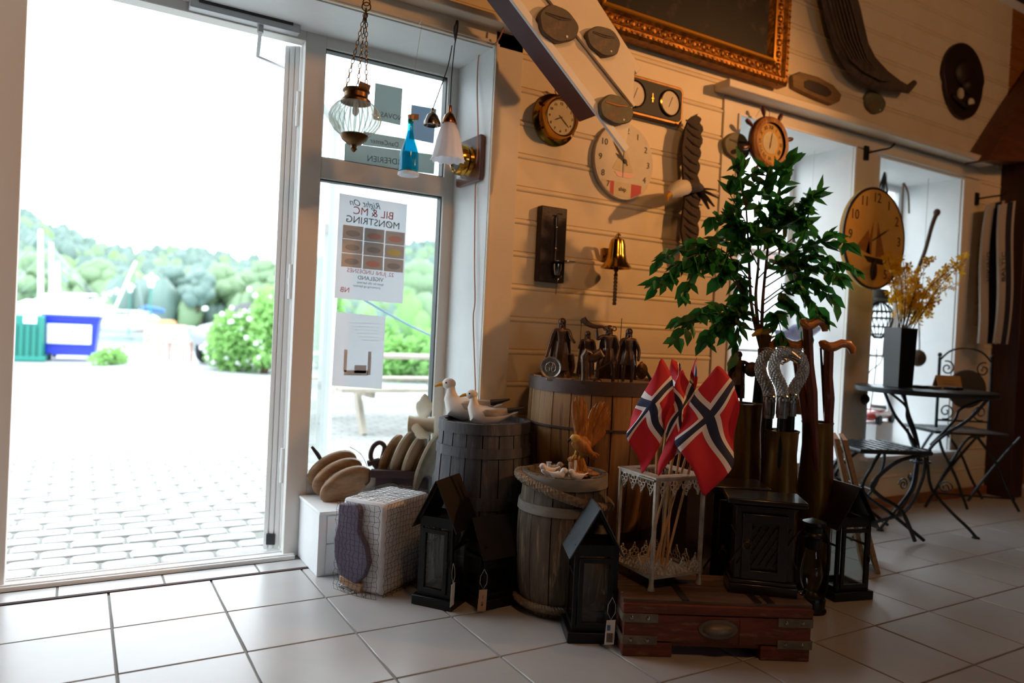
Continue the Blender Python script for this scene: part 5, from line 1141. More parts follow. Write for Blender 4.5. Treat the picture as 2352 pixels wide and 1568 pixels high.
g.build('talon', 'face_yellow', t)
rn = random.Random(8); g = MB()
for k in range(16): g.ell((rn.uniform(-.035, .045), rn.uniform(-.03, .03), rn.uniform(.006, .02)), (rn.uniform(.015, .03), .02, rn.uniform(.008, .014)), 8)
g.tube([Q(1322, 1085), Q(1320, 1068), Q(1316, 1050), Q(1318, 1040)], [.026, .022, .018, .012], 10); g.tube([Q(1334, 1085), Q(1336, 1062), Q(1332, 1042)], [.022, .018, .012], 10); g.ell(Q(1313, 1046), (.017, .018, .012), 10)
g.build('rock_base', 'eagle_wood', t)
MB().tube([Q(1320, 1045, -.02), Q(1319, 1075, -.024)], [.004, .003], 6).build('metal_pin', 'plaster_white', t)
# ---- little birds
def small_bird(x, y, d_, label, m='plaster_white', flip=1, sc=.036, rz=0):
    p = at(x, y, d_); p.z = BZ; t = thing('small_bird_figure', p, label, 'bird figure', rz=FACE+rz)
    def V(a, b, y=0): return (a*sc*flip, y*sc, b*sc)
    MB().loft([(V(-1.25, 1.0), .10*sc, .05*sc), (V(-.85, .80), .16*sc, .09*sc), (V(-.45, .58), .34*sc, .34*sc), (V(0, .52), .44*sc, .50*sc), (V(.28, .72), .36*sc, .36*sc), (V(.36, .98), .26*sc, .26*sc), (V(.40, 1.12), .18*sc, .18*sc)], 14).ell(V(.45, 1.02), (.34*sc, .3*sc, .31*sc), 12).build('body', m, t)
    MB().tube([V(.72, 1.0), V(.95, .95)], [.09*sc, .01*sc], 6).build('beak', 'gull_grey', t)
    for sg in (-1, 1): MB().loft([(V(.2, .6, .42*sg), .03*sc, .14*sc), (V(-.2, .6, .45*sg), .05*sc, .22*sc), (V(-.8, .75, .2*sg), .02*sc, .08*sc)], 8).build('wing', m, t)
    return t
small_bird(1256, 1089, 2.53, 'white bird figure farthest left on the small barrel, facing left', flip=-1, rz=.2)
small_bird(1284, 1099, 2.46, 'white bird figure second from the left on the small barrel', flip=1, sc=.036)
small_bird(1322, 1101, 2.46, 'white bird figure with upturned tail, rightmost before the eagle', flip=-1, sc=.034)
small_bird(1276, 1084, 2.60, 'brownish sparrow figure behind the white birds', 'gull_grey', 1, .032)
p = at(1260, 1080, 2.58); p.z = BZ; tag(MB().lathe([(.001, 0), (.009, 0), (.008, .04), (.011, .043), (.001, .044)], 14, p).build('white_peg', 'plaster_white'), 'small white wooden peg standing behind the left bird figures', 'peg')
# ================================================================ LANTERNS, CHEST, CABINETS
def house_lantern(c, rz, w, d, he, hr, label, loop=None, roof='roof_brown', ov=.02):
    t = thing('house_lantern', c, label, 'lantern', rz=rz); m = 'black_metal'; x, y, b = w/2, d, .013
    MB().box((0, d/2, .017), (w+.028, d+.028, .034)).build('base', m, t, bevel=.003)
    g = MB()
    for sx in (-1, 1):
        for yy in (b/2, d-b/2): g.box((sx*(x-b/2), yy, (.034+he)/2), (b, b, he-.034))
    for yy in (b/2, d-b/2): g.box((0, yy, he-.012), (w-.004, b*.9, .024)); g.box((0, yy, .042), (w-.004, b*.9, .016))
    for sx in (-1, 1): g.box((sx*(x-b/2), d/2, he-.008), (b*.9, d-.004, .016)); g.box((sx*(x-b/2), d/2, .042), (b*.9, d-.004, .016)); g.box((sx*(x-b/2), d/2, he*.68), (b*.5, d-.01, .008))
    g.build('frame', m, t, bevel=.001)
    g = MB(); fw = .014
    for sx in (-1, 1): g.box((sx*(x-.022), -.004, (.05+he-.03)/2), (fw, .010, he-.085))
    g.box((0, -.004, .056), (w-.03, .010, fw)); g.box((0, -.004, he-.036), (w-.03, .010, fw)); dr = g.build('door', m, t, bevel=.001)
    MB().box((0, .0, (.05+he-.03)/2), (w-.058, .003, he-.10)).build('pane', 'pane_dirty', dr)
    for sx in (-1, 1): MB().box((sx*(x-.006), d/2, (.05+he-.02)/2), (.003, d-.03, he-.075)).build('pane', 'pane_dirty', t)
    MB().box((0, d-.006, (.05+he-.02)/2), (w-.03, .003, he-.075)).build('pane', 'pane_dirty', t)
    hh = hr-he
    for yy in (.0, d-.008):
        g = MB(); g.beam((-x, yy+.004, he), (0, yy+.004, hr-.012), .008, .018, up=(0, 1, 0)); g.beam((x, yy+.004, he), (0, yy+.004, hr-.012), .008, .018, up=(0, 1, 0)); g.box((0, yy+.004, he+.004), (w, .008, .014)); g.build('gable', m, t)
    g = MB().cyl((-.045, d/2, he-.03), (-.045, d/2, .09), .0015, 5); g.build('hanging_wire', 'steel', t)
    for sx in (-1, 1):
        e = Vector((sx*(x+ov), 0, he-.03)); r = Vector((0, 0, hr)); L = (r-e); n_ = Vector((L.z*sx, 0, -L.x*sx)).normalized()*.003
        MB().rings([[Vector((p.x, yy, p.z)) for p in (e, r, r+n_, e+n_)] for yy in (-ov, d+ov)]).build('roof_panel', roof, t)
    MB().box((x-.014, -.010, he*.52), (.006, .008, .02)).build('latch', m, t)
    return t
def tag_on(c, rz, m, label, n, lines, s=1.):
    t = thing('price_tag', c, label, 'tag', rz=rz)
    MB().tube([(0, .0, 0), (-.012, -.002, -.022), (-.014, -.004, -.045), (-.002, -.004, -.066), (.010, -.004, -.045), (.010, -.002, -.02), (.0, 0, 0)], .0007, 5).build('loop', 'thin_string', t)
    MB().prism([(-.015, -.068), (.012, -.066), (.010, -.140), (-.019, -.142)], .0012, y0=-.005).build('card', m, t)
    if lines == 'bar':
        for k in range(9): MB().box((-.012+k*.0022, -.0056, -.120), (.0012 if k % 3 else .0018, .0006, .028)).build('bar_line', 'ink', t)
        MB().box((-.008, -.0056, -.090), (.010, .0006, .016)).build('print_patch', 'ink_blue', t)
    elif lines: text('1', .014, 'ink', t, (-.002, -.0056, -.092)); text('198', .010, 'ink', t, (-.004, -.0056, -.114), rot=(PI/2, PI/2, 0))
    return t
def mid(a, b): return (a+b)/2
L1, C1_ = onz(952, 1384), onz(1037, 1402); a = math.atan2(C1_.y-L1.y, C1_.x-L1.x)
l1 = house_lantern(mid(L1, C1_), a, .128, .135, .295, .432, 'tall black house shaped lantern beside the netted box, gable facing left')
tag_on(C1_+Vector((-.008, -.012, .165)), FACE+1.2, 'tag_white', 'white price tag hanging edge on from the tall left lantern', 1, None)
C2, R2 = onz(1108, 1400), onz(1186, 1384); a = math.atan2(R2.y-C2.y, R2.x-C2.x)
dv = Vector((math.cos(a), math.sin(a), 0)); nv = Vector((-dv.y, dv.x, 0))
l2 = house_lantern(C2+nv*.065+Vector((0, 0, 0)), a-PI/2, .13, (R2-C2).length*.96, .205, .30, 'small black house shaped lantern with brown roof between tall lantern and rope barrel', None)
tag_on(C2+Vector((-.016, -.03, .150)), FACE+.15, 'tag_kraft', 'brown paper price tag hanging on the small house lantern', 2, 'num')
L3, R3 = onz(1311, 1474), onz(1412, 1476); a = math.atan2(R3.y-L3.y, R3.x-L3.x)
l3 = house_lantern(mid(L3, R3), a, (R3-L3).length, .13, .292, .418, 'tall black house shaped lantern in front, beside the red chest', None, roof='zinc', ov=.018)
tag_on(R3+Vector((-.055, -.045, .165)), FACE+.05, 'tag_white', 'white bar code price tag hanging on the front house lantern', 3, 'bar')
c4 = onz(1950, 1372); l4 = house_lantern(c4+Vector((-.015, -.02, 0)), math.radians(-14), .15, .14, .30, .43, 'black house shaped lantern at the right beside the kerosene lamp')
# red wooden chest
fl_, frr = onz(1428, 1506), onz(1858, 1520); a = math.atan2(frr.y-fl_.y, frr.x-fl_.x); Wc = (frr-fl_).length; Dc, Hc = .25, .172
t = thing('wooden_chest', mid(fl_, frr), 'old red brown wooden chest with metal corner straps and a cup handle', 'chest', rz=a)
MB().box((0, Dc/2+.004, .085), (Wc-.012, Dc-.012, .11)).build('body', 'red_chest', t, bevel=.003)
for sx in (-1, 1): MB().box((sx*(Wc/2-.075), Dc/2, .022), (.15, Dc, .044)).build('foot_block', 'red_chest', t, bevel=.003)
MB().box((0, .004, .088), (Wc, .014, .080)).build('front_board', 'red_chest', t, bevel=.003)
MB().box((Wc*.16, -.004, .088), (.05, .004, .082)).build('front_patch', 'red_chest', t, bevel=.001)
MB().box((0, Dc/2, .146), (Wc+.008, Dc+.012, .030)).build('lid_rim', 'red_chest', t, bevel=.004)
x0 = -Wc/2-.004
for k in range(4): y_ = .004+(k+.5)*(Dc/4); MB().box((0, y_-.002, .1645), (Wc+.008, Dc/4-.003, .015)).build('lid_plank', 'chest_top', t, bevel=.002)
for k, x in enumerate((-.10, .12, .16)): MB().box((x, Dc/2, .1735), (.022, Dc, .003)).build('strap', 'carved_dark', t)
for sx in (-1, 1):
    for z in (.118, .052):
        sp = MB().box((sx*(Wc/2-.05), -.0055, z), (.105, .004, .026)).box((sx*(Wc/2+.003), .045, z), (.004, .10, .026)).build('corner_strap', 'galv', t, bevel=.001)
        for x in (-.028, .022): MB().lathe([(.001, .004), (.005, .003), (.007, 0), (.001, -.001)], 14, (sx*(Wc/2-.05)+x, -.0075, z), 'y').build('rivet', 'steel', sp)
g = MB().prism([(-.058+.0, -.006), (-.05, -.022), (0, -.028), (.05, -.022), (.058, -.006), (.052, .02), (0, .026), (-.052, .02)], .003, y0=-.008); 
hx = -.0
R = []
for i in range(11):
    f = PI*i/10; R.append([(hx+.047*math.cos(2*PI*j/28)*math.sin(f*.5+PI/4*0+.0) if 0 else hx+.047*math.cos(2*PI*j/28)*(math.cos(f/2) if f < PI-.01 else .02), -.006-.026*math.sin(f/2), .092+.019*math.sin(2*PI*j/28)*(math.cos(f/2) if f < PI-.01 else .02)) for j in range(28)])
MB().rings(R).build('cup_handle', 'galv', t); MB().lathe([(.001, .003), (.058, .003), (.06, 0), (.001, 0)], 30, (0, -.006, .092), 'y', sy=.5).build('handle_plate', 'galv', t)
# black cabinets
def cabinet(c, rz, w, d, h, label):
    t = thing('small_cabinet', c, label, 'cabinet', rz=rz)
    MB().box((0, d/2, .015), (w+.012, d+.012, .030)).box((0, d/2, .036), (w+.004, d+.004, .012)).build('plinth', 'black_lacquer', t, bevel=.003)
    MB().box((0, d/2, h/2), (w-.02, d-.02, h-.05)).build('body', 'black_lacquer', t, bevel=.002)
    MB().box((0, d/2, h-.026), (w+.0, d, .010)).box((0, d/2, h-.009), (w+.044, d+.044, .018)).build('top', 'black_lacquer', t, bevel=.005)
    dr = MB()
    dw, dh, zc = w-.06, h-.095, h/2-.002
    for sx in (-1, 1): dr.box((sx*(dw/2-.014), .004, zc), (.028, .016, dh))
    for sz in (-1, 1): dr.box((0, .004, zc+sz*(dh/2-.014)), (dw, .016, .028))
    dr = dr.build('door', 'black_lacquer', t, bevel=.002)
    g = MB()
    for k in range(-3, 4):
        x = k*.022
        g.beam((x-.035, .006, zc-.06), (x+.035, .006, zc+.06), .004, .008, up=(0, 1, 0)); g.beam((x+.035, .009, zc-.06), (x-.035, .009, zc+.06), .004, .008, up=(0, 1, 0))
    tag(g.build('lattice', 'carved_dark', dr), kind='stuff')
    MB().lathe([(.001, .012), (.005, .010), (.008, 0), (.001, 0)], 14, (-dw/2+.014, -.003, zc+.02), 'y').torus((-dw/2+.014, -.012, zc+.004), .012, .0016, 18, 5).build('ring_handle', 'old_brass', dr)
    return t
ca, cb = onz(1672, 1358, .173), onz(1830, 1374, .173)
cabinet(Vector(((ca.x+cb.x)/2, (ca.y+cb.y)/2, .173)), math.atan2(cb.y-ca.y, cb.x-ca.x), (cb-ca).length-.01, .11, .298, 'small black wooden cabinet with lattice door standing on the red chest')
cc = at(1690, 1200, 2.52); cabinet(Vector((cc.x, cc.y, 0)), FACE-.02, .175, .12, .462, 'taller black wooden cabinet half hidden behind the one on the chest')
# kerosene lamp
k0 = onz(1876, 1408); t = thing('kerosene_lamp', Vector((k0.x, k0.y+.03, 0)), 'black storm kerosene lamp with glass chimney standing beside the red chest', 'lamp', rz=FACE)
MB().lathe([(.001, 0), (.055, 0), (.056, .008), (.050, .016), (.052, .045), (.046, .056), (.028, .064), (.02, .075), (.001, .075)], 32).build('tank', 'black_metal', t)
MB().lathe([(.026, .078), (.036, .105), (.040, .135), (.034, .175), (.024, .22), (.022, .225), (.032, .175), (.038, .135), (.034, .105), (.024, .08)], 28).build('glass_chimney', 'pane_dirty', t)
MB().lathe([(.022, .222), (.030, .228), (.030, .262), (.038, .270), (.036, .278), (.030, .284), (.030, .304), (.042, .312), (.040, .322), (.010, .334), (.001, .334)], 28).build('hood', 'black_metal', t)
for sx in (-1, 1): MB().tube(smoothpath([(sx*.040, 0, .05), (sx*.056, 0, .09), (sx*.056, 0, .24), (sx*.034, 0, .30)]), .006, 8).build('side_tube', 'black_metal', t)
MB().cyl((-.03, -.03, .07), (-.05, -.045, .07), .004, 8).ell((-.053, -.048, .07), (.008, .008, .008), 8).build('wick_knob', 'brass', t)
# white filigree lantern with flags
fl0, fr0, fb0 = onz(1495, 1356, .173), onz(1604, 1340, .173), onz(1436, 1308, .173)
ex_ = (fr0-fl0); W1 = ex_.length; a = math.atan2(ex_.y, ex_.x); D1 = .185; H1 = .345
t = thing('filigree_lantern', fl0+Vector((0, 0, 0)), 'tall white metal lantern with pierced lace borders used as a holder for flags', 'lantern', rz=a)
for x in (0, W1):
    for y in (0, D1): MB().box((x, y, H1/2), (.011, .011, H1)).lathe([(.012, 0), (.009, .012), (.006, .03)], 10, (x, y, 0)).build('corner_post', 'lantern_white', t, bevel=.001)
for z in (.038, H1-.004): 
    g = MB(); g.box((W1/2, 0, z), (W1, .008, .008)); g.box((W1/2, D1, z), (W1, .008, .008)); g.box((0, D1/2, z), (.008, D1, .008)); g.box((W1, D1/2, z), (.008, D1, .008))

    g.build('frame_rail', 'lantern_white', t)
MB().box((W1/2, D1/2, .036), (W1-.012, D1-.012, .003)).build('bottom_plate', 'lantern_white', t)
g = MB(); q_ = .034
for x0_, x1_, y0_, y1_ in ((-.008, W1+.008, -.008, q_), (-.008, W1+.008, D1-q_, D1+.008), (-.008, q_, q_, D1-q_), (W1-q_, W1+.008, q_, D1-q_)): g.box(((x0_+x1_)/2, (y0_+y1_)/2, H1+.003), (x1_-x0_, y1_-y0_, .005))
g.build('top_plate', 'lantern_white', t); MB().cyl((-.012, -.008, H1-.004), (-.012, .07, H1-.004), .004, 8).build('hinge_pin', 'galv', t)
def lace(o, u, L, z0, up_, h):
    g = MB(); o, u = Vector(o), Vector(u); n = max(2, int(L/.042)); st = L/n; zz = Vector((0, 0, 1))*up_
    for i in range(n):
        c = o+u*(i+.5)*st
        for q in ((0, .26), (-.3, .2), (.3, .2), (0, .62), (-.20, .48), (.20, .48)):
            r = st*(.17 if q[1] < .6 else .12); cc = c+u*q[0]*st+zz*q[1]*h; g.tube([cc+u*r*math.cos(b)+Vector((0, 0, 1))*r*math.sin(b) for b in [2*PI*k/10 for k in range(10)]], .0019, 4, loop=True)
        g.tube([c-u*st*.5+zz*h*.05, c-u*st*.35+zz*h*.4, c-u*st*.1+zz*h*.8, c+zz*h*1.0, c+u*st*.1+zz*h*.8, c+u*st*.35+zz*h*.4, c+u*st*.5+zz*h*.05], .0019, 4)
        g.ell(c+zz*h*.95, (.004, .004, .006), 6)
    return g
for o, u, L in (((0, -.002, 0), (1, 0, 0), W1), ((0, D1+.002, 0), (1, 0, 0), W1), ((-.002, 0, 0), (0, 1, 0), D1), ((W1+.002, 0, 0), (0, 1, 0), D1)):
    lace((o[0], o[1], H1-.004), u, L, 0, -1, .050).build('lace_border', 'lantern_white', t, smooth=60); lace((o[0], o[1], .040), u, L, 0, 1, .052).build('lace_border', 'lantern_white', t, smooth=60)
lt = t; LC = fl0+Vector((math.cos(a)*W1/2-math.sin(a)*D1/2, math.sin(a)*W1/2+math.cos(a)*D1/2, 0))
# flags: cloth laid out between its four corners; stripes are separate pieces of cloth
def flag(nodes, dps, label, stick, sd, amp=.018, seed=0.):
    """nodes: nine photo points of the cloth at u = 0, 8, 22 by v = 0, 8, 16 units; dps: the depth at each"""
    G = [[at(x, y, d_) for (x, y), d_ in zip(rw, dr)] for rw, dr in zip(nodes, dps)]; o = G[0][0]
    t = thing('flag', o, label, 'flag')
    us = [0, 1.5, 3, 4.5, 6, 7, 8, 9, 10, 11.5, 13, 14.5, 16, 17.5, 19, 20.5, 22]; vs = [0, 1.5, 3, 4.5, 6, 7, 8, 9, 10, 11.5, 13, 14.5, 16]
    def sm(f): return f
    def P(u, v):
        iu = 0 if u < 8 else 1; iv = 0 if v < 8 else 1; fu = u/8 if iu == 0 else (u-8)/14; fv = (v-8*iv)/8
        p = G[iu][iv].lerp(G[iu+1][iv], fu).lerp(G[iu][iv+1].lerp(G[iu+1][iv+1], fu), fv); u_, v_ = u/22, v/16
        w = amp*(math.sin(PI*(1.5*v_+.9*u_+seed))*(.3+u_)+.55*math.sin(PI*(3.3*v_-2.2*u_+seed*1.7)))
        side = R_*(.006*math.sin(PI*(2.2*v_+3*u_+seed)))
        return p-F_*w+side-o
    def key(u, v):
        if 7 <= u <= 9 or 7 <= v <= 9: return 2
        if 6 <= u <= 10 or 6 <= v <= 10: return 1
        return 0
    g = MB(); g.m('flag_red').m('flag_white').m('flag_blue'); g.v = [tuple(P(u, v)) for u in us for v in vs]; nv = len(vs)
    for i in range(len(us)-1):
        for j in range(nv-1): g.f.append((i*nv+j, (i+1)*nv+j, (i+1)*nv+j+1, i*nv+j+1)); g.mi.append(key((us[i]+us[i+1])/2, (vs[j]+vs[j+1])/2))
    ob = g.build('cloth', None, t, smooth=80); sb_ = ob.modifiers.new('sub', 'SUBSURF'); sb_.levels = sb_.render_levels = 1
    so = ob.modifiers.new('thick', 'SOLIDIFY'); so.thickness = .0008
    a_, b_ = at(*stick[0], sd[0]), at(*stick[1], sd[1]); MB().cyl(a_-o, b_-o, .0042, 8).build('stick', 'stick_wood', t)
    return t
bd_ = dep(LC); bb_ = lambda x, y: (x, y)
D3 = [[2.36]*3, [2.34]*3, [2.31]*3]
def DD(k): return [[d+k for d in r] for r in D3]
flag([[(1516, 818), (1468, 925), (1446, 968)], [(1548, 878), (1492, 928), (1441, 1000)], [(1560, 965), (1524, 995), (1476, 1090)]], [[2.36, 2.35, 2.37], [2.36, 2.31, 2.32], [2.37, 2.31, 2.29]], 'norwegian flag on a stick, leftmost of the bunch in the white lantern', ((1500, 1300), (1516, 830)), (2.35, 2.38), seed=.1, amp=.012)
flag([[(1568, 846), (1545, 905), (1527, 955)], [(1594, 888), (1565, 940), (1528, 1000)], [(1606, 975), (1566, 1030), (1511, 1098)]], [[2.36, 2.35, 2.35], [2.35, 2.32, 2.32], [2.33, 2.31, 2.29]], 'norwegian flag in the middle of the bunch, half folded', ((1511, 1305), (1570, 856)), (2.36, 2.37), seed=.9, amp=.014)
flag([[(1642, 836), (1592, 915), (1562, 965)], [(1690, 878), (1627, 959), (1553, 1019)], [(1698, 968), (1682, 1066), (1620, 1142)]], [[2.34, 2.31, 2.33], [2.33, 2.27, 2.27], [2.30, 2.26, 2.23]], 'norwegian flag on a stick, rightmost and largest in view', ((1526, 1308), (1640, 850)), (2.35, 2.36), seed=.35, amp=.012)
flag([[(1546, 822), (1534, 880), (1530, 930)], [(1562, 835), (1552, 900), (1540, 960)], [(1574, 880), (1566, 950), (1552, 1040)]], DD(.08), 'norwegian flag rolled up behind the leftmost flag', ((1495, 1290), (1548, 830)), (2.38, 2.45), seed=1.3, amp=.02)
flag([[(1596, 818), (1586, 880), (1570, 930)], [(1600, 835), (1596, 900), (1580, 980)], [(1602, 880), (1604, 960), (1580, 1080)]], DD(.05), 'norwegian flag rolled tightly behind the middle flag', ((1519, 1296), (1597, 828)), (2.38, 2.42), seed=.6, amp=.02)
for x0_, x1_, lab in ((1483, 1560, 'bare thin wooden flag stick leaning left in the white lantern'), (1533, 1543, 'bare thin wooden flag stick standing almost upright in the white lantern'), (1504, 1590, 'bare thin wooden flag stick leaning right behind the other flag sticks')):
    tag(MB().cyl(at(x0_, 1292, 2.36), at(x1_, 1000, 2.38), .004, 8).build('flag_stick', 'stick_wood'), lab, 'stick')
# ================================================================ STANDS AND CANES
def tube_stand(x, y, d_, rpx, label, zb=0, taper=.9):
    p = at(x, y, d_); r = rpx*d_/F_PX; z = p.z; t = thing('brass_shell_case', (p.x, p.y, zb), label, 'umbrella stand', rz=FACE); H = z-zb
    MB().lathe([(.001, .0), (r*1.18, 0), (r*1.18, .012), (r*1.08, .018), (r*1.08, .03), (r*1.14, .034), (r*1.12, H*.5), (r*taper, H*.86), (r*.95, H-.01), (r*1.0, H-.004), (r*1.0, H), (r*.93, H), (r*.9, H-.02), (r*taper*.93, H*.8), (r*1.0, H*.4), (.001, .02)], 40).build('shell', 'old_brass', t, smooth=50)
    return p, r
T1 = tube_stand(1710, 925, 2.84, 42, 'tarnished brass shell case used as a stand, left of the dragon canes')
T2 = tube_stand(1796, 987, 2.72, 39, 'tarnished brass shell case in front holding the dragon headed canes')
T3 = tube_stand(1878, 968, 2.90, 35, 'tarnished brass shell case at the right holding three wooden canes')
def dragon_cane(x, y0, y1, label, flip=1, d_=2.72, dy=0, rz=0):
    """x,y0: top of the head ; y1: where the shaft enters the stand"""
    b = at(x, y1, d_); t = thing('dragon_cane', b, label, 'walking cane', rz=FACE+rz); s = d_/F_PX; H = (y1-y0)*s
    def V(a, z, y=0): return (a*s*flip, y, z*s)
    top = (y1-y0)
    neck = smoothpath([V(0, 40), V(0, top-110), V(-6, top-85), V(-20, top-60), V(-24, top-38), V(-16, top-16), V(0, top-8), V(8, top-12)], 5)
    n = len(neck); rad = [(12-2.5*(i/n))*s for i in range(n)]
    g = MB().tube(neck, rad, 14); g.build('neck', 'pewter', t)
    g = MB()
    for i in range(4, n-2):
        p = Vector(neck[i]); tt = (Vector(neck[min(n-1, i+1)])-Vector(neck[i-1])).normalized(); a_ = Vector((0, 1, 0)); b_ = tt.cross(a_)
        for k in range(9):
            q = 2*PI*(k+(i % 2)*.5)/9; d0 = a_*math.cos(q)+b_*math.sin(q); g.ell(p+d0*rad[i]*.92, (4.2*s, 4.2*s, 5.0*s), 6)
    tag(g.build('scales', 'pewter', t), kind='stuff')
    g = MB().loft([(V(-4, top-8), 9*s, 8*s), (V(8, top-8), 10*s, 9*s), (V(20, top-14), 8*s, 6*s), (V(34, top-22), 4*s, 3*s)], 12).loft([(V(4, top-16), 7*s, 4*s), (V(18, top-26), 5*s, 3*s), (V(28, top-32), 2.5*s, 2*s)], 10)
    for yy in (-5, 5): g.tube([V(2, top-2, yy*s), V(-10, top+4, yy*1.3*s), V(-22, top+2, yy*1.5*s)], [3*s, 2*s, .4*s], 6)
    for k in range(5): g.tube([V(-12-k*3, top-14-k*9), V(-30-k*1.5, top-10-k*10)], [4*s, .4*s], 5)
    g.build('head', 'pewter', t)
    MB().lathe([(13*s, 38*s), (14*s, 40*s), (13.5*s, 78*s), (15*s, 80*s), (13*s, 83*s)], 20).lathe([(.001, 30*s), (13*s, 38*s), (12*s, 30*s)], 20).build('collar', 'steel', t)
    MB().cyl((0, 0, -.45), (0, 0, 40*s), 10*s, 14).build('shaft', 'black_metal', t)
dragon_cane(1763, 803, 990, 'silver dragon headed cane, leftmost in the front brass stand', 1, 2.74)
dragon_cane(1794, 800, 990, 'silver dragon headed cane in the middle of the front brass stand', 1, 2.68)
dragon_cane(1814, 805, 985, 'silver dragon headed cane turned the other way, right in the front brass stand', -1, 2.76)
def derby_cane(top, base, wpx_, label, flip=1, d_=2.86, ty=0):
    a_, b_ = at(top[0], top[1], d_), at(base[0], base[1], d_); t = thing('wooden_cane', b_, label, 'walking cane', rz=FACE); s = d_/F_PX
    v = Matrix.Rotation(-FACE, 4, 'Z') @ (a_-b_); MB().tube([tuple(v.normalized()*-.35), (0, 0, 0), tuple(v*.3+Vector((.003, 0, 0))), tuple(v*.6+Vector((-.002, 0, 0))), tuple(v)], [10*s, 10.5*s, 11.5*s, 10.5*s, 11.5*s], 10).build('shaft', 'cane_wood', t)
    k = wpx_/90*flip
    def V(x, z): return v+Vector((x*s*k, 0, z*s))
    MB().loft([(V(-24, 17), 3*s, 3*s), (V(-16, 13), 10*s, 9*s), (V(-2, 4), 13*s, 16*s), (V(14, 7), 11*s, 10*s), (V(32, 15), 10*s, 9*s), (V(48, 14), 10*s, 9*s), (V(58, 4), 9*s, 8*s), (V(60, -7), 6*s, 6*s)], 14, up=(0, 1, 0)).build('handle', 'handle_wood', t, smooth=60)
derby_cane((1854, 752), (1868, 962), 62, 'wooden cane with the highest curved handle in the right brass stand', 1, 2.86)
derby_cane((1903, 802), (1903, 962), 84, 'wooden cane with a curved handle pointing right, rightmost in the brass stands', 1, 2.90)
derby_cane((1828, 800), (1853, 965), 84, 'wooden cane whose light handle curves to the left behind the dragon canes', -1, 2.90)
p0 = at(1885, 800, 2.88); tag(MB().tube([at(1885, 798, 2.91), at(1893, 925, 2.91), at(1896, 980, 2.91)], [.004, .006, .006], 8).build('black_rod', 'black_metal'), 'thin black rod standing between the wooden canes', 'rod')
b_ = at(1737, 1000, 2.93); t = thing('antler_cane', b_, 'cane with a yellow carved bird head handle on a horn grip', 'walking cane', rz=FACE); s = 2.93/F_PX
MB().cyl((0, 0, -.3), (6*s, 0, 160*s), 8*s, 10).build('shaft', 'black_metal', t); MB().cyl((6*s, 0, 158*s), (10*s, 0, 232*s), 10*s, 12, 13*s).build('grip', 'bark', t)
MB().loft([(( -22*s, 0, 228*s), 2*s, 3*s), ((-10*s, 0, 236*s), 8*s, 7*s), ((6*s, 0, 240*s), 11*s, 9*s), ((18*s, 0, 242*s), 8*s, 7*s), ((30*s, 0, 248*s), 3*s, 3*s)], 12).loft([((12*s, 0, 232*s), 6*s, 5*s), ((22*s, 0, 226*s), 5*s, 4*s), ((31*s, 0, 230*s), 2*s, 2*s)], 10).build('handle', 'face_yellow', t)
tag(MB().tube([at(1741, 850, 2.9), at(1732, 940, 2.92), at(1730, 980, 2.93)], .010, 10).build('black_stick', 'black_metal'), 'thick black stick leaning in the left brass shell case', 'stick')
# dark statue on the hidden crate behind the flags
wt = at(1800, 948, 3.02); t = thing('wooden_crate_table', (wt.x, 2.44, 0), 'brown wooden topped crate behind the brass shell cases', 'table')
MB().box((0, 0, wt.z-.016), (.52, .30, .032)).build('top', 'brace_wood', t, bevel=.004); MB().box((0, 0, (wt.z-.032)/2), (.46, .26, wt.z-.034)).build('body', 'carved_dark', t)
p = at(1692, 925, 2.97); H = (925-806)*2.97/F_PX; fz = p.z
t = figure('archer_statue', p, H, 'dark brown bronze warrior statue carrying a sack, behind the flags', [(-.18, -.02, .66), (-.20, -.08, .52)], [(.22, 0, .74), (.30, -.02, .60)], m='bronze_brown', cape=True)
MB().ell((.26*H, .0, .66*H), (.16*H, .10*H, .15*H), 12).ell((-.1*H, .03*H, .74*H), (.12*H, .08*H, .09*H), 10).build('sack', 'bronze_brown', t)
MB().box((0, 0, -fz/2-.01), (.10, .10, fz-.02)).build('pedestal', 'carved_dark', t, bevel=.004)
p = at(1838, 925, 3.0); p.z = wt.z; t = thing('lighthouse_ornament', p, 'small orange and white lighthouse ornament on the crate behind the canes', 'ornament')
MB().lathe([(.001, 0), (.024, 0), (.016, .06), (.001, .06)], 16).build('tower', 'handle_wood', t); MB().lathe([(.014, .06), (.014, .08), (.018, .082), (.001, .10)], 14).build('lantern_room', 'plaster_white', t)
# blue fish hanging in the first window
p = ony(1835, 765, 2.86); t = thing('fish_ornament', p, 'blue and white fish ornament hanging in the first deep window', 'ornament', rz=FACE, group=None)
MB().loft([((-.11, 0, -.03), .01, .05), ((-.07, 0, -.01), .012, .02), ((-.02, 0, .0), .02, .045), ((.04, 0, .012), .022, .045), ((.10, 0, .03), .01, .015), ((.115, 0, .034), .003, .004)], 12, up=(0, 0, 1)).build('body', 'fish_blue', t).scale = (1.15, 1.15, 1.15); MB().cyl((.03, 0, .04), (.035, 0, 2.10-p.z), .0008, 4).build('string', 'thin_string', t)
# cork boards
for n, (b_, tp_, lab) in enumerate(((onz(1985, 1322), at(1917, 1008, 3.02), 'thin light particle board leaning by the right lantern, left one of two'), (onz(2012, 1318), at(1936, 1010, 3.08), 'thin light particle board leaning by the right lantern, right one of two'))):
    t = thing('particle_board', b_, lab, 'board'); v = tp_-b_; side = Vector((.19, .155, 0)); th = Vector((math.cos(FACE), math.sin(FACE), 0))*.020
    MB().rings([[e+Vector((0, 0, 0)), e+th, e+th+side, e+side] for e in (Vector((0, 0, .002)), v)]).build('board', 'cork', t)
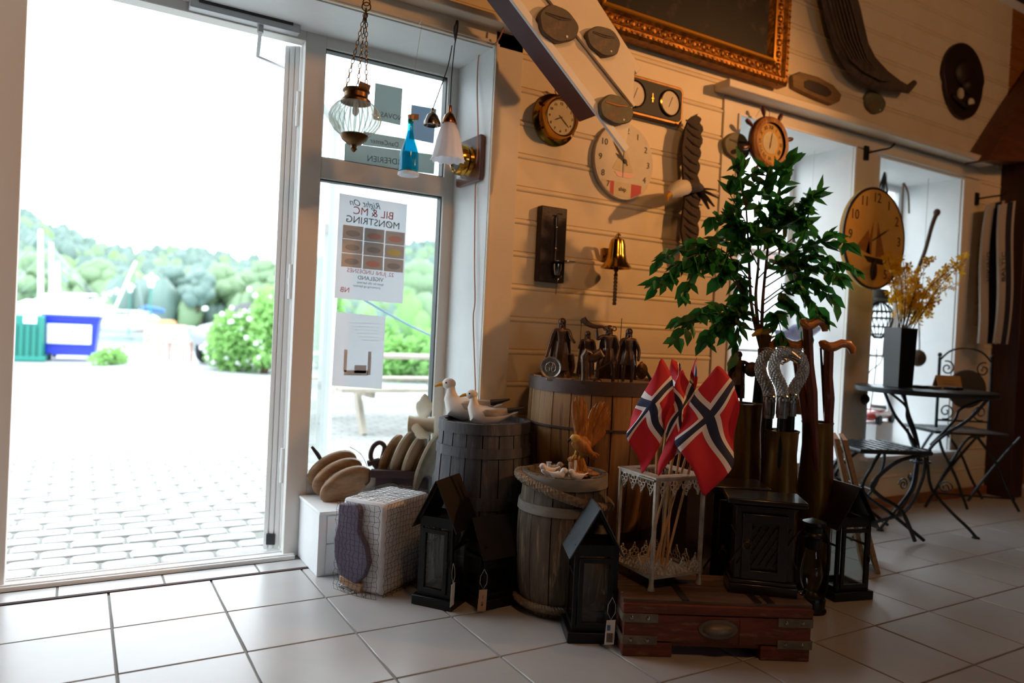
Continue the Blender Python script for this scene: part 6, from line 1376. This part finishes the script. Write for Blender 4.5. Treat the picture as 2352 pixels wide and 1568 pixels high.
# ================================================================ FICUS
ft = at(1749, 800, 2.98); fx, fy = ft.x, min(ft.y, 2.40)
t = thing('ficus_tree', (fx, fy, 0), 'tall artificial ficus tree with dark green leaves before the first window', 'plant')
O = Vector((fx, fy, 0)); rn = random.Random(11)
MB().lathe([(.001, 0), (.11, 0), (.14, .24), (.15, .25), (.14, .26), (.13, .24), (.001, .22)], 28).build('pot', 'carved_dark', t); MB().lathe([(.001, .235), (.13, .235), (.001, .245)], 20).build('soil', 'soil', t)
DT = dep((fx, fy, 1.0))
def FP(x, y, dd=0): return at(x, y, DT+dd)-O
tr_ = MB(); tr_.tube(smoothpath([(0, 0, .23), FP(1752, 1000), FP(1749, 880), FP(1749, 800)]), [.015]*19, 10)
tr_.build('trunk', 'bark', t)
stems = [[(1749, 805), (1726, 700), (1719, 560), (1712, 450)], [(1749, 805), (1736, 690), (1742, 600), (1740, 500)], [(1749, 805), (1752, 690), (1764, 560), (1768, 470)]]
for st_ in stems: MB().tube(smoothpath([FP(x, y, .02*k) for k, (x, y) in enumerate(st_)]), [.0085-.0003*k for k in range(19)], 8).build('stem', 'bark', t)
branches = [((1726, 690), (1610, 585), (1500, 660), -.25, 13), ((1726, 700), (1620, 560), (1505, 605), -.15, 13), ((1720, 640), (1640, 570), (1560, 690), -.2, 11), ((1720, 600), (1640, 545), (1590, 600), -.1, 9), ((1720, 640), (1620, 600), (1530, 640), -.22, 12),
    ((1740, 740), (1640, 700), (1545, 790), -.25, 11), ((1740, 740), (1640, 720), (1560, 735), -.15, 10), ((1740, 760), (1660, 740), (1610, 790), -.1, 9), ((1720, 560), (1660, 500), (1628, 505), .0, 6), ((1718, 520), (1690, 470), (1668, 430), .05, 6),
    ((1714, 480), (1700, 420), (1700, 372), 0, 12), ((1712, 480), (1730, 430), (1728, 395), .05, 8), ((1740, 520), (1750, 450), (1762, 395), .02, 9), ((1766, 540), (1790, 440), (1806, 370), 0, 12), ((1766, 540), (1830, 470), (1872, 448), -.05, 12), ((1764, 560), (1840, 480), (1880, 446), 0, 8),
    ((1764, 560), (1820, 500), (1862, 520), .05, 10), ((1760, 590), (1840, 530), (1850, 480), 0, 9), ((1758, 620), (1860, 560), (1965, 560), -.15, 11), ((1756, 640), (1860, 590), (1968, 620), -.2, 14), ((1756, 640), (1850, 580), (1905, 535), -.1, 8), ((1756, 660), (1850, 610), (1935, 640), -.25, 13),
    ((1754, 690), (1840, 640), (1915, 690), -.2, 13), ((1752, 700), (1830, 660), (1900, 740), -.12, 13), ((1752, 720), (1810, 690), (1860, 770), -.05, 11), ((1750, 720), (1700, 680), (1665, 770), -.1, 12), ((1750, 740), (1700, 720), (1690, 810), -.12, 9), ((1750, 760), (1780, 720), (1800, 790), -.12, 9),
    ((1726, 640), (1690, 600), (1650, 640), -.05, 12), ((1722, 600), (1690, 540), (1680, 500), 0, 10), ((1740, 600), (1760, 540), (1800, 560), .0, 12), ((1740, 640), (1790, 600), (1830, 640), .05, 12), ((1730, 660), (1700, 640), (1690, 700), .05, 10), ((1742, 580), (1730, 520), (1700, 530), .06, 12), ((1750, 560), (1790, 500), (1830, 520), .08, 12),
    ((1750, 540), (1770, 500), (1790, 470), -.05, 12), ((1720, 530), (1700, 510), (1690, 560), -.08, 12), ((1745, 620), (1720, 560), (1740, 540), -.06, 12)]
lvs, lfs = leafmesh('', '', .078, .043); lmesh = MB().add(lvs, lfs).build('leaf', 'ficus_leaf', t, smooth=60); lme = lmesh.data; lme['d'] = 1; bpy.data.objects.remove(lmesh)
allL = []
for (p0, p1, p2, dd, n) in branches:
    a_, b_, c_ = FP(*p0), FP(*p1, dd*.5), FP(*p2, dd); path = smoothpath([a_, b_, c_], 8)
    MB().tube(path, [.0032-.00012*i for i in range(len(path))], 5).build('branch', 'bark', t)
    for i in range(n):
        f = .28+.74*i/n; k = min(len(path)-2, int(f*(len(path)-1))); p = path[k].lerp(path[k+1], f*(len(path)-1)-k); d = (path[k+1]-path[k]).normalized()
        for side in ((-1, 1) if i < n-1 else (0,)):
            q = d*.55+Vector((rn.uniform(-.5, .5), rn.uniform(-.6, .5), rn.uniform(-.75, .25)))+side*d.cross(Vector((0, 0, 1)))*.8
            q.normalize(); up_v = Vector((rn.uniform(-.5, .5), rn.uniform(-.9, .1), rn.uniform(.2, 1)))
            x = q; y = up_v.cross(x).normalized(); z = x.cross(y); sc = rn.uniform(.72, 1.2)
            allL.append((p+d*rn.uniform(-.01, .01), Matrix(((x.x, y.x, z.x), (x.y, y.y, z.y), (x.z, y.z, z.z))), sc))
rn.shuffle(allL); allL.sort(key=lambda q: (q[0]+O-CP).dot(F_)*1-q[2])
for k, (p, m3, sc) in enumerate(allL):
    if k < 300: o = bpy.data.objects.new('leaf', lme); COL.objects.link(o); o.parent = t; o.matrix_local = Matrix.Translation(p) @ m3.to_4x4() @ Matrix.Scale(sc, 4)
g = MB()
for p, m3, sc in allL[300:]: g.add(lvs, lfs, Matrix.Translation(p) @ m3.to_4x4() @ Matrix.Scale(sc, 4))
tag(g.build('foliage', 'ficus_leaf', t, smooth=60), kind='stuff')
# ================================================================ BISTRO SET
tc = at(2124, 893, 3.96); TZ = tc.z; tcx = Vector((tc.x, tc.y, 0)); r = (2270-1980)/2*3.96/F_PX
t = thing('bistro_table', tcx, 'round dark metal bistro table with curved scroll legs by the second window', 'table', rz=FACE)
MB().lathe([(.001, TZ-.012), (r-.01, TZ-.014), (r, TZ-.024), (r+.004, TZ-.018), (r+.004, TZ), (r-.004, TZ+.003), (.001, TZ+.001)], 56).build('table_top', 'bistro_metal', t)
for a0 in (-38, 82, 202):
    a_ = math.radians(a0); d = Vector((math.cos(a_), math.sin(a_), 0)); n_ = Vector((-d.y, d.x, 0))
    def V(u, z, o_=0): return d*u+n_*o_+Vector((0, 0, z))
    MB().tube(smoothpath([V(r*.86, TZ-.02), V(r*.62, TZ-.14), V(.10, TZ-.24), V(.035, TZ-.33), V(.035, .34), V(.06, .22), V(.15, .12), V(.23, .05), V(.27, .008)]), .0085, 8).build('leg', 'bistro_metal', t)
    MB().tube(smoothpath([V(r*.86, TZ-.02, .03), V(r*.5, TZ-.09, .03), V(.14, TZ-.16, .02), V(.04, TZ-.30, .01)]), .007, 8).build('brace', 'bistro_metal', t)
    MB().tube([V(.12+.035*(1-i/30)*math.cos(i*.42), .24+.035*(1-i/30)*math.sin(i*.42)) for i in range(26)], .004, 6).build('scroll', 'bistro_metal', t)
    MB().lathe([(.001, 0), (.02, 0), (.016, .01), (.001, .012)], 12, V(.27, 0)).build('foot_pad', 'bistro_metal', t)
MB().torus((0, 0, .36), .045, .008, 20, 6, 'z').torus((0, 0, TZ-.33), .045, .006, 20, 6, 'z').build('hub_ring', 'bistro_metal', t)
def lattice_seat(t, w, d, z):
    MB().tube([(-w/2, -d/2, z), (w/2, -d/2, z), (w/2, d/2, z), (-w/2, d/2, z)], .011, 8, loop=True).build('seat_frame', 'bistro_metal', t)
    n = 7
    for k in range(n):
        y = -d/2+(k+.5)*d/n; MB().box((0, y, z+.006), (w, .026, .003)).build('slat', 'bistro_metal', t)
    for k in range(n): x = -w/2+(k+.5)*w/n; MB().box((x, 0, z+.011), (.024, d, .003)).build('cross_slat', 'bistro_metal', t)
# folding chair in front (seat and crossed legs)
sc_ = at(2008, 1006, 3.78); SZ = .452
t = thing('folding_chair', (sc_.x, sc_.y, 0), 'dark metal folding chair with lattice seat, nearest, partly behind the canes', 'chair', rz=FACE+.12)
lattice_seat(t, .37, .36, SZ)
for y in (-.16, .16):
    MB().tube(smoothpath([(.17, y, SZ-.01), (.02, y, SZ-.05), (-.10, y, SZ-.16), (-.06, y, SZ-.22), (.06, y, .16), (.14, y, .012)]), .010, 8).build('leg', 'bistro_metal', t)
    MB().tube(smoothpath([(-.06, y*.9, SZ-.01), (-.10, y*.9, SZ-.08), (-.14, y*.9, SZ-.20), (.02, y*.9, .14), (.20, y*.9, .012)]), .009, 8).build('leg', 'bistro_metal', t)
    MB().tube(smoothpath([(.17, y, SZ-.02), (.16, y, SZ-.14), (.08, y, .16), (-.08, y, .10), (-.17, y, .04), (-.2, y, .01)]), .008, 8).build('leg', 'bistro_metal', t)
MB().cyl((-.10, -.16, SZ-.19), (-.10, .16, SZ-.19), .007, 8).build('crossbar', 'bistro_metal', t); 
# chair behind the table with a scrolled back
bl, brr, tl, tr2 = at(2150, 985, 4.45), at(2268, 1000, 4.45), at(2143, 815, 4.45), at(2275, 822, 4.45)
ch = thing('scroll_back_chair', ((bl.x+brr.x)/2, (bl.y+brr.y)/2, 0), 'dark metal chair with an arched scroll back behind the bistro table', 'chair', rz=FACE+.02); w = .32; zs, zt = .47, tl.z
def arc3(x, z, r_, a0, a1, n=16): return [(x+r_*math.cos(math.radians(a0+(a1-a0)*i/n)), .0, z+r_*math.sin(math.radians(a0+(a1-a0)*i/n))) for i in range(n+1)]
for sx in (-1, 1):
    MB().tube([(sx*w/2, 0, .50), (sx*w/2, 0, zt-.01)], .009, 8).ell((sx*w/2, 0, zt+.004), (.013, .013, .015), 8).build('back_post', 'bistro_metal', ch)
    MB().tube([(sx*(w/2-.05)+.045*(1-i/34)*math.cos(i*.32+1.2)*sx, 0, zt-.075+.045*(1-i/34)*math.sin(i*.32+1.2)) for i in range(30)], .0045, 6).build('scroll', 'bistro_metal', ch)
    MB().tube([(sx*(w/2-.055)+.05*(1-i/34)*math.cos(-i*.32-1.2)*sx, 0, .60+.05*(1-i/34)*math.sin(-i*.32-1.2)) for i in range(30)], .0045, 6).build('scroll', 'bistro_metal', ch)
MB().tube(smoothpath([(-w/2, 0, zt-.03), (-w*.3, 0, zt+.03), (0, 0, zt+.052), (w*.3, 0, zt+.03), (w/2, 0, zt-.03)]), .006, 8).build('top_arch', 'bistro_metal', ch); MB().cyl((-w/2, 0, .545), (w/2, 0, .545), .006, 8).build('lower_rail', 'bistro_metal', ch)
MB().tube([(-w/2, .0, zs), (w/2+.12, .0, zs), (w/2+.12, .36, zs), (-w/2, .36, zs)], .010, 8, loop=True).build('seat_frame', 'bistro_metal', ch)
for k in range(8): MB().box((-.135+k*.055, .18, zs+.008), (.03, .36, .003)).build('slat', 'bistro_metal', ch)
for y in (.0, .34):
    MB().tube(smoothpath([(-w/2+.02, y, zs-.02), (-w/2+.05, y, .36), (-.02, y, .2), (.06, y, .012)]), .009, 8).build('leg', 'bistro_metal', ch); MB().tube(smoothpath([(w/2-.02, y, zs-.01), (.04, y, .44), (-.05, y, .30), (-.12, y, .16), (-.2, y, .012)]), .009, 8).build('leg', 'bistro_metal', ch)
    MB().tube(smoothpath([(w/2-.06, y, zs-.02), (w/2+.06, y, .3), (w/2+.14, y, .14), (w/2+.22, y, .012)]), .009, 8).build('leg', 'bistro_metal', ch); MB().tube(smoothpath([(w/2+.20, y, zs-.01), (w/2+.10, y, .34), (w/2-.02, y, .18), (w/2-.10, y, .06)]), .009, 8).build('leg', 'bistro_metal', ch)
MB().cyl((-.14, .0, .10), (w/2+.19, .0, .085), .006, 8).build('crossbar', 'bistro_metal', ch)
c = at(2220, 893, 4.38); t = thing('round_cushion', c, 'round dark brown cushion leaning against the scroll chair back', 'cushion', rz=FACE, rot=(0, 0, FACE)); MB().lathe([(.001, -.02), (.09, -.022), (.112, -.01), (.116, 0), (.112, .01), (.09, .022), (.001, .02)], 32, axis='y', sy=1).build('pad', 'cushion', t)
# on the table
b = at(2062, 880, 3.96); b.z = TZ+.003; s = 4.05/F_PX; top = ztop(b, 753)-b.z
t = thing('black_vase', b, 'tall square black vase of yellow blossom twigs on the bistro table', 'vase', rz=FACE+.35)
w0 = 46*s; MB().rings([[(x*w_, y*w_, z) for x, y in ((-.5, -.5), (.5, -.5), (.5, .5), (-.5, .5))] for w_, z in ((w0*.92, 0), (w0*1.05, top), (w0*.92, top), (w0*.8, .02))]).build('vase', 'vase_black', t, bevel=.002)
bt = thing('blossom_branches', b+Vector((0, 0, top)), 'bunch of thin twigs with yellow blossom standing in the black vase', 'flowers'); O2 = b+Vector((0, 0, top))
g = MB(); fl_g = []; rn = random.Random(21)
for k, (x, y) in enumerate([(2040, 590), (2060, 620), (2075, 600), (2095, 620), (2110, 640), (2130, 605), (2105, 680), (2150, 660), (2180, 625), (2205, 600), (2225, 590), (2160, 690), (2140, 715), (2060, 680), (2050, 650), (2095, 655), (2120, 660), (2085, 705), (2170, 640), (2195, 650), (2140, 690), (2070, 640)]):
    e = at(x, y, 4.05+rn.uniform(-.12, .12))-O2; m_ = e*.5+Vector((rn.uniform(-.02, .02), rn.uniform(-.02, .02), .02)); path = smoothpath([(rn.uniform(-.02, .02), rn.uniform(-.02, .02), -.1), m_, e], 6); MB().tube(path, [.0028-.00012*i for i in range(len(path))], 5).build('twig', 'bark', bt)
    for i in range(20): p = path[rn.randint(5, len(path)-1)]+Vector((rn.uniform(-.03, .03), rn.uniform(-.03, .03), rn.uniform(-.03, .03))); fl_g.append(p)
pm_ = MB()
for q in range(5): a_ = 2*PI*q/5; pm_.add([(0, 0, 0), (.010*math.cos(a_-.45), .010*math.sin(a_-.45), .003), (.016*math.cos(a_), .016*math.sin(a_), .006), (.010*math.cos(a_+.45), .010*math.sin(a_+.45), .003)], [(0, 1, 2, 3)])
po = pm_.build('blossom', 'petal', bt, smooth=0); pme = po.data; bpy.data.objects.remove(po)
for p in fl_g[:300]:
    o = bpy.data.objects.new('blossom', pme); COL.objects.link(o); o.parent = bt; o.location = p; o.rotation_euler = (rn.uniform(-2, 2), rn.uniform(-2, 2), rn.uniform(0, 6)); z_ = rn.uniform(1.0, 1.9); o.scale = (z_, z_, z_)
g = MB()
for p in fl_g[300:]: g.add([v.co for v in pme.vertices], [tuple(q.vertices) for q in pme.polygons], Matrix.Translation(p) @ Euler((rn.uniform(-2, 2), rn.uniform(-2, 2), 0)).to_matrix().to_4x4())
if g.v: tag(g.build('small_blossom', 'petal', bt, smooth=0), kind='stuff')
for k, (x, y, m_, lab) in enumerate(((2056, 881, 'galv', 'grey tile coaster at the left on the bistro table'), (2112, 884, 'black_iron', 'dark square coaster in the middle of the bistro table'), (2140, 890, 'galv', 'grey square coaster right of the dark one on the bistro table'), (2190, 893, 'black_iron', 'dark square coaster at the right on the bistro table'))):
    p = at(x, y, 3.98); p.z = TZ+.003; tag(MB().box(p+Vector((0, 0, .007)), (.07, .07, .014)).build('coaster', m_, bevel=.002), lab, 'coaster')
p = at(2172, 884, 4.15); p.z = TZ+.003; t = thing('tent_card', p, 'brown folded menu card on the bistro table', 'card', rz=FACE-.1)
MB().rings([[(x, y, z) for x, y, z in ((xx, -.045, 0), (xx, -.01, .07), (xx, -.008, .07), (xx, -.043, 0))] for xx in (-.06, .07)]).rings([[(x, y, z) for x, y, z in ((xx, .03, 0), (xx, -.008, .07), (xx, -.006, .07), (xx, .032, 0))] for xx in (-.06, .07)]).build('card', 'card', t)
for k in range(3): MB().beam((-.03, -.035+.009*k, .025+.014*k), (.035, -.035+.009*k, .025+.014*k), .002, .001).build('written_line', 'carved_dark', t)
# in the second window
p = at(2048, 990, 4.75); t = thing('toy_car', (4.42, 2.86, .318), 'red and white toy convertible car standing on the second window sill', 'toy car', rz=.25); 
sp = Vector((4.42, 2.86, .318)); 
MB().box((0, 0, .085), (.30, .13, .17)).build('stand', 'white_paint', t, bevel=.004)
MB().loft([((-.19, 0, .215), .03, .012), ((-.16, 0, .215), .062, .026), ((-.05, 0, .22), .07, .032), ((.08, 0, .215), .07, .030), ((.17, 0, .21), .06, .024), ((.20, 0, .21), .03, .012)], 16).build('body', 'toy_red', t)
MB().loft([((-.15, -.055, .225), .012, .012), ((0, -.068, .22), .008, .010), ((.14, -.058, .214), .008, .008)], 8).build('side_flash', 'toy_white', t); MB().box((.0, 0, .252), (.09, .10, .012)).build('seat', 'toy_white', t, bevel=.003); MB().box((.055, 0, .265), (.004, .10, .03), rot=(0, -.4, 0)).build('windscreen', 'steel', t)
for x in (-.11, .12):
    for y in (-.062, .062): MB().lathe([(.001, -.012), (.030, -.012), (.032, 0), (.030, .012), (.001, .012)], 18, (x, y, .195), 'y').build('wheel', 'dark_plastic', t)
p = at(2020, 715, 4.60); t = thing('wicker_basket', p, 'dark wicker hanging basket with a hat like cover in the second window', 'basket'); s = 4.6/F_PX
for k in range(18): a_ = 2*PI*k/18; MB().tube(smoothpath([(8*s*math.cos(a_), 8*s*math.sin(a_), 22*s), (28*s*math.cos(a_), 28*s*math.sin(a_), 0), (26*s*math.cos(a_+.2), 26*s*math.sin(a_+.2), -35*s), (8*s*math.cos(a_+.3), 8*s*math.sin(a_+.3), -62*s)], 3), .0035, 5).build('rib', 'wicker', t)
g = MB()
for z, r_ in ((0, 28), (-15, 29), (-35, 26), (-52, 16)): g.torus((0, 0, z*s), r_*s, .004, 24, 5, 'z')
g.build('hoops', 'wicker', t)
MB().lathe([(.001, 52*s), (16*s, 50*s), (20*s, 30*s), (34*s, 24*s), (34*s, 21*s), (.001, 22*s)], 24).build('cover', 'wicker', t); MB().cyl((0, 0, 52*s), (0, 0, 2.06-p.z), .0015, 5).build('string', 'rope', t)
g0 = [at(2030, 398, 4.7), at(2022, 430, 4.7), at(2040, 470, 4.7)]
t = thing('hanging_net', at(2032, 395, 4.65), 'dark bundle of net cords hanging at the top of the second window', 'net'); O3 = at(2032, 395, 4.65)
for k, (x, y) in enumerate([(2012, 450), (2022, 452), (2030, 448), (2040, 462)]): MB().tube(smoothpath([(0, 0, 0), (at(2032+(x-2032)*.5, 425, 4.65)-O3), at(x, y, 4.65)-O3], 4), .006, 6).build('cord', 'black_cord', t)
for k, pts in enumerate(([(2075, 420), (2072, 480), (2070, 560), (2066, 640)], [(2076, 420), (2086, 445), (2088, 490)], [(2010, 640), (2004, 700), (1998, 800), (1992, 900)], [(2030, 780), (2024, 830), (2000, 850), (1990, 870)], [(2110, 740), (2112, 800), (2106, 830)], [(2014, 800), (2010, 860), (1996, 960)])):
    lab = ['straight grey cord hanging in the upper second window', 'short looped grey cord at the top of the second window', 'long thin cord hanging left in the second window', 'curved vine like cord below the wicker basket', 'short cord hanging right of the black vase', 'thin cord hanging low at the left of the second window'][k]
    P = [at(x, y, 4.68) for x, y in pts]; tag(MB().tube(smoothpath(P), .006 if k < 2 else .004, 6).build('rope', 'rope'), lab, 'cord')
P = [at(2152, 488, 4.75), at(2140, 520, 4.70), at(2125, 575, 4.62), at(2108, 620, 4.5), at(2102, 650, 4.42), at(2100, 740, 4.3)]
t = thing('twisted_branch', P[0], 'long dark twisted branch rising from the flowers across the second window', 'branch'); MB().tube([p-P[0] for p in smoothpath(P)], [.014-.0002*i for i in range(31)], 8).ell((0, 0, 0), (.022, .022, .026), 10).build('branch', 'bark', t)
p = at(2108, 822, 4.7); t = thing('coconut_ornament', p, 'brown round ornament hanging right of the black vase', 'ornament'); MB().ell((0, 0, 0), (.05, .05, .055), 16).build('shell', 'bark', t); MB().cyl((.01, 0, .05), (.01, 0, 2.06-p.z), .0012, 5).build('string', 'rope', t)
p = at(1986, 915, 3.95); p = ony(1984, 916, YT-.02); t = thing('turned_ornament', p, 'small dark round wooden ornament on the post left of the second window', 'ornament'); MB().lathe([(.001, .03), (.02, .026), (.035, .01), (.03, 0), (.012, -.012), (.001, -.012)], 18, axis='y').build('turned_body', 'carved_dark', t)
texts_to_mesh()
GROUPS = {'tree': 'trees on the far shore', 'sailing_boat': 'sailing boats in the harbour', 'lamp_post': 'white lamp posts along the jetty', 'garden_bench': 'benches at the edge of the yard', 'garden_table': 'white garden tables',
    'bush': 'bushes round the yard', 'window_sign': 'signs on the upper side window', 'painted_stone_disc': 'painted stone discs', 'wall_hook': 'iron wall hooks', 'scarf': 'scarves on the right hook', 'seagull_figure': 'seagulls on the dark barrel',
    'small_bird_figure': 'little birds on the small barrel', 'house_lantern': 'black house shaped lanterns', 'price_tag': 'price tags on the lanterns', 'small_cabinet': 'small black cabinets', 'flag': 'flags in the white lantern', 'flag_stick': 'bare sticks in the white lantern',
    'brass_shell_case': 'brass shell case stands', 'dragon_cane': 'dragon headed canes', 'wooden_cane': 'wooden canes', 'particle_board': 'leaning particle boards', 'coaster': 'coasters on the bistro table', 'rope': 'cords in the second window'}
for o in S.objects:
    if not o.parent and o.get('category'):
        b = o.name.split('.')[0]
        if b in GROUPS and not (b == 'rope' and 'window' not in o.get('label', '')): o['group'] = GROUPS[b]
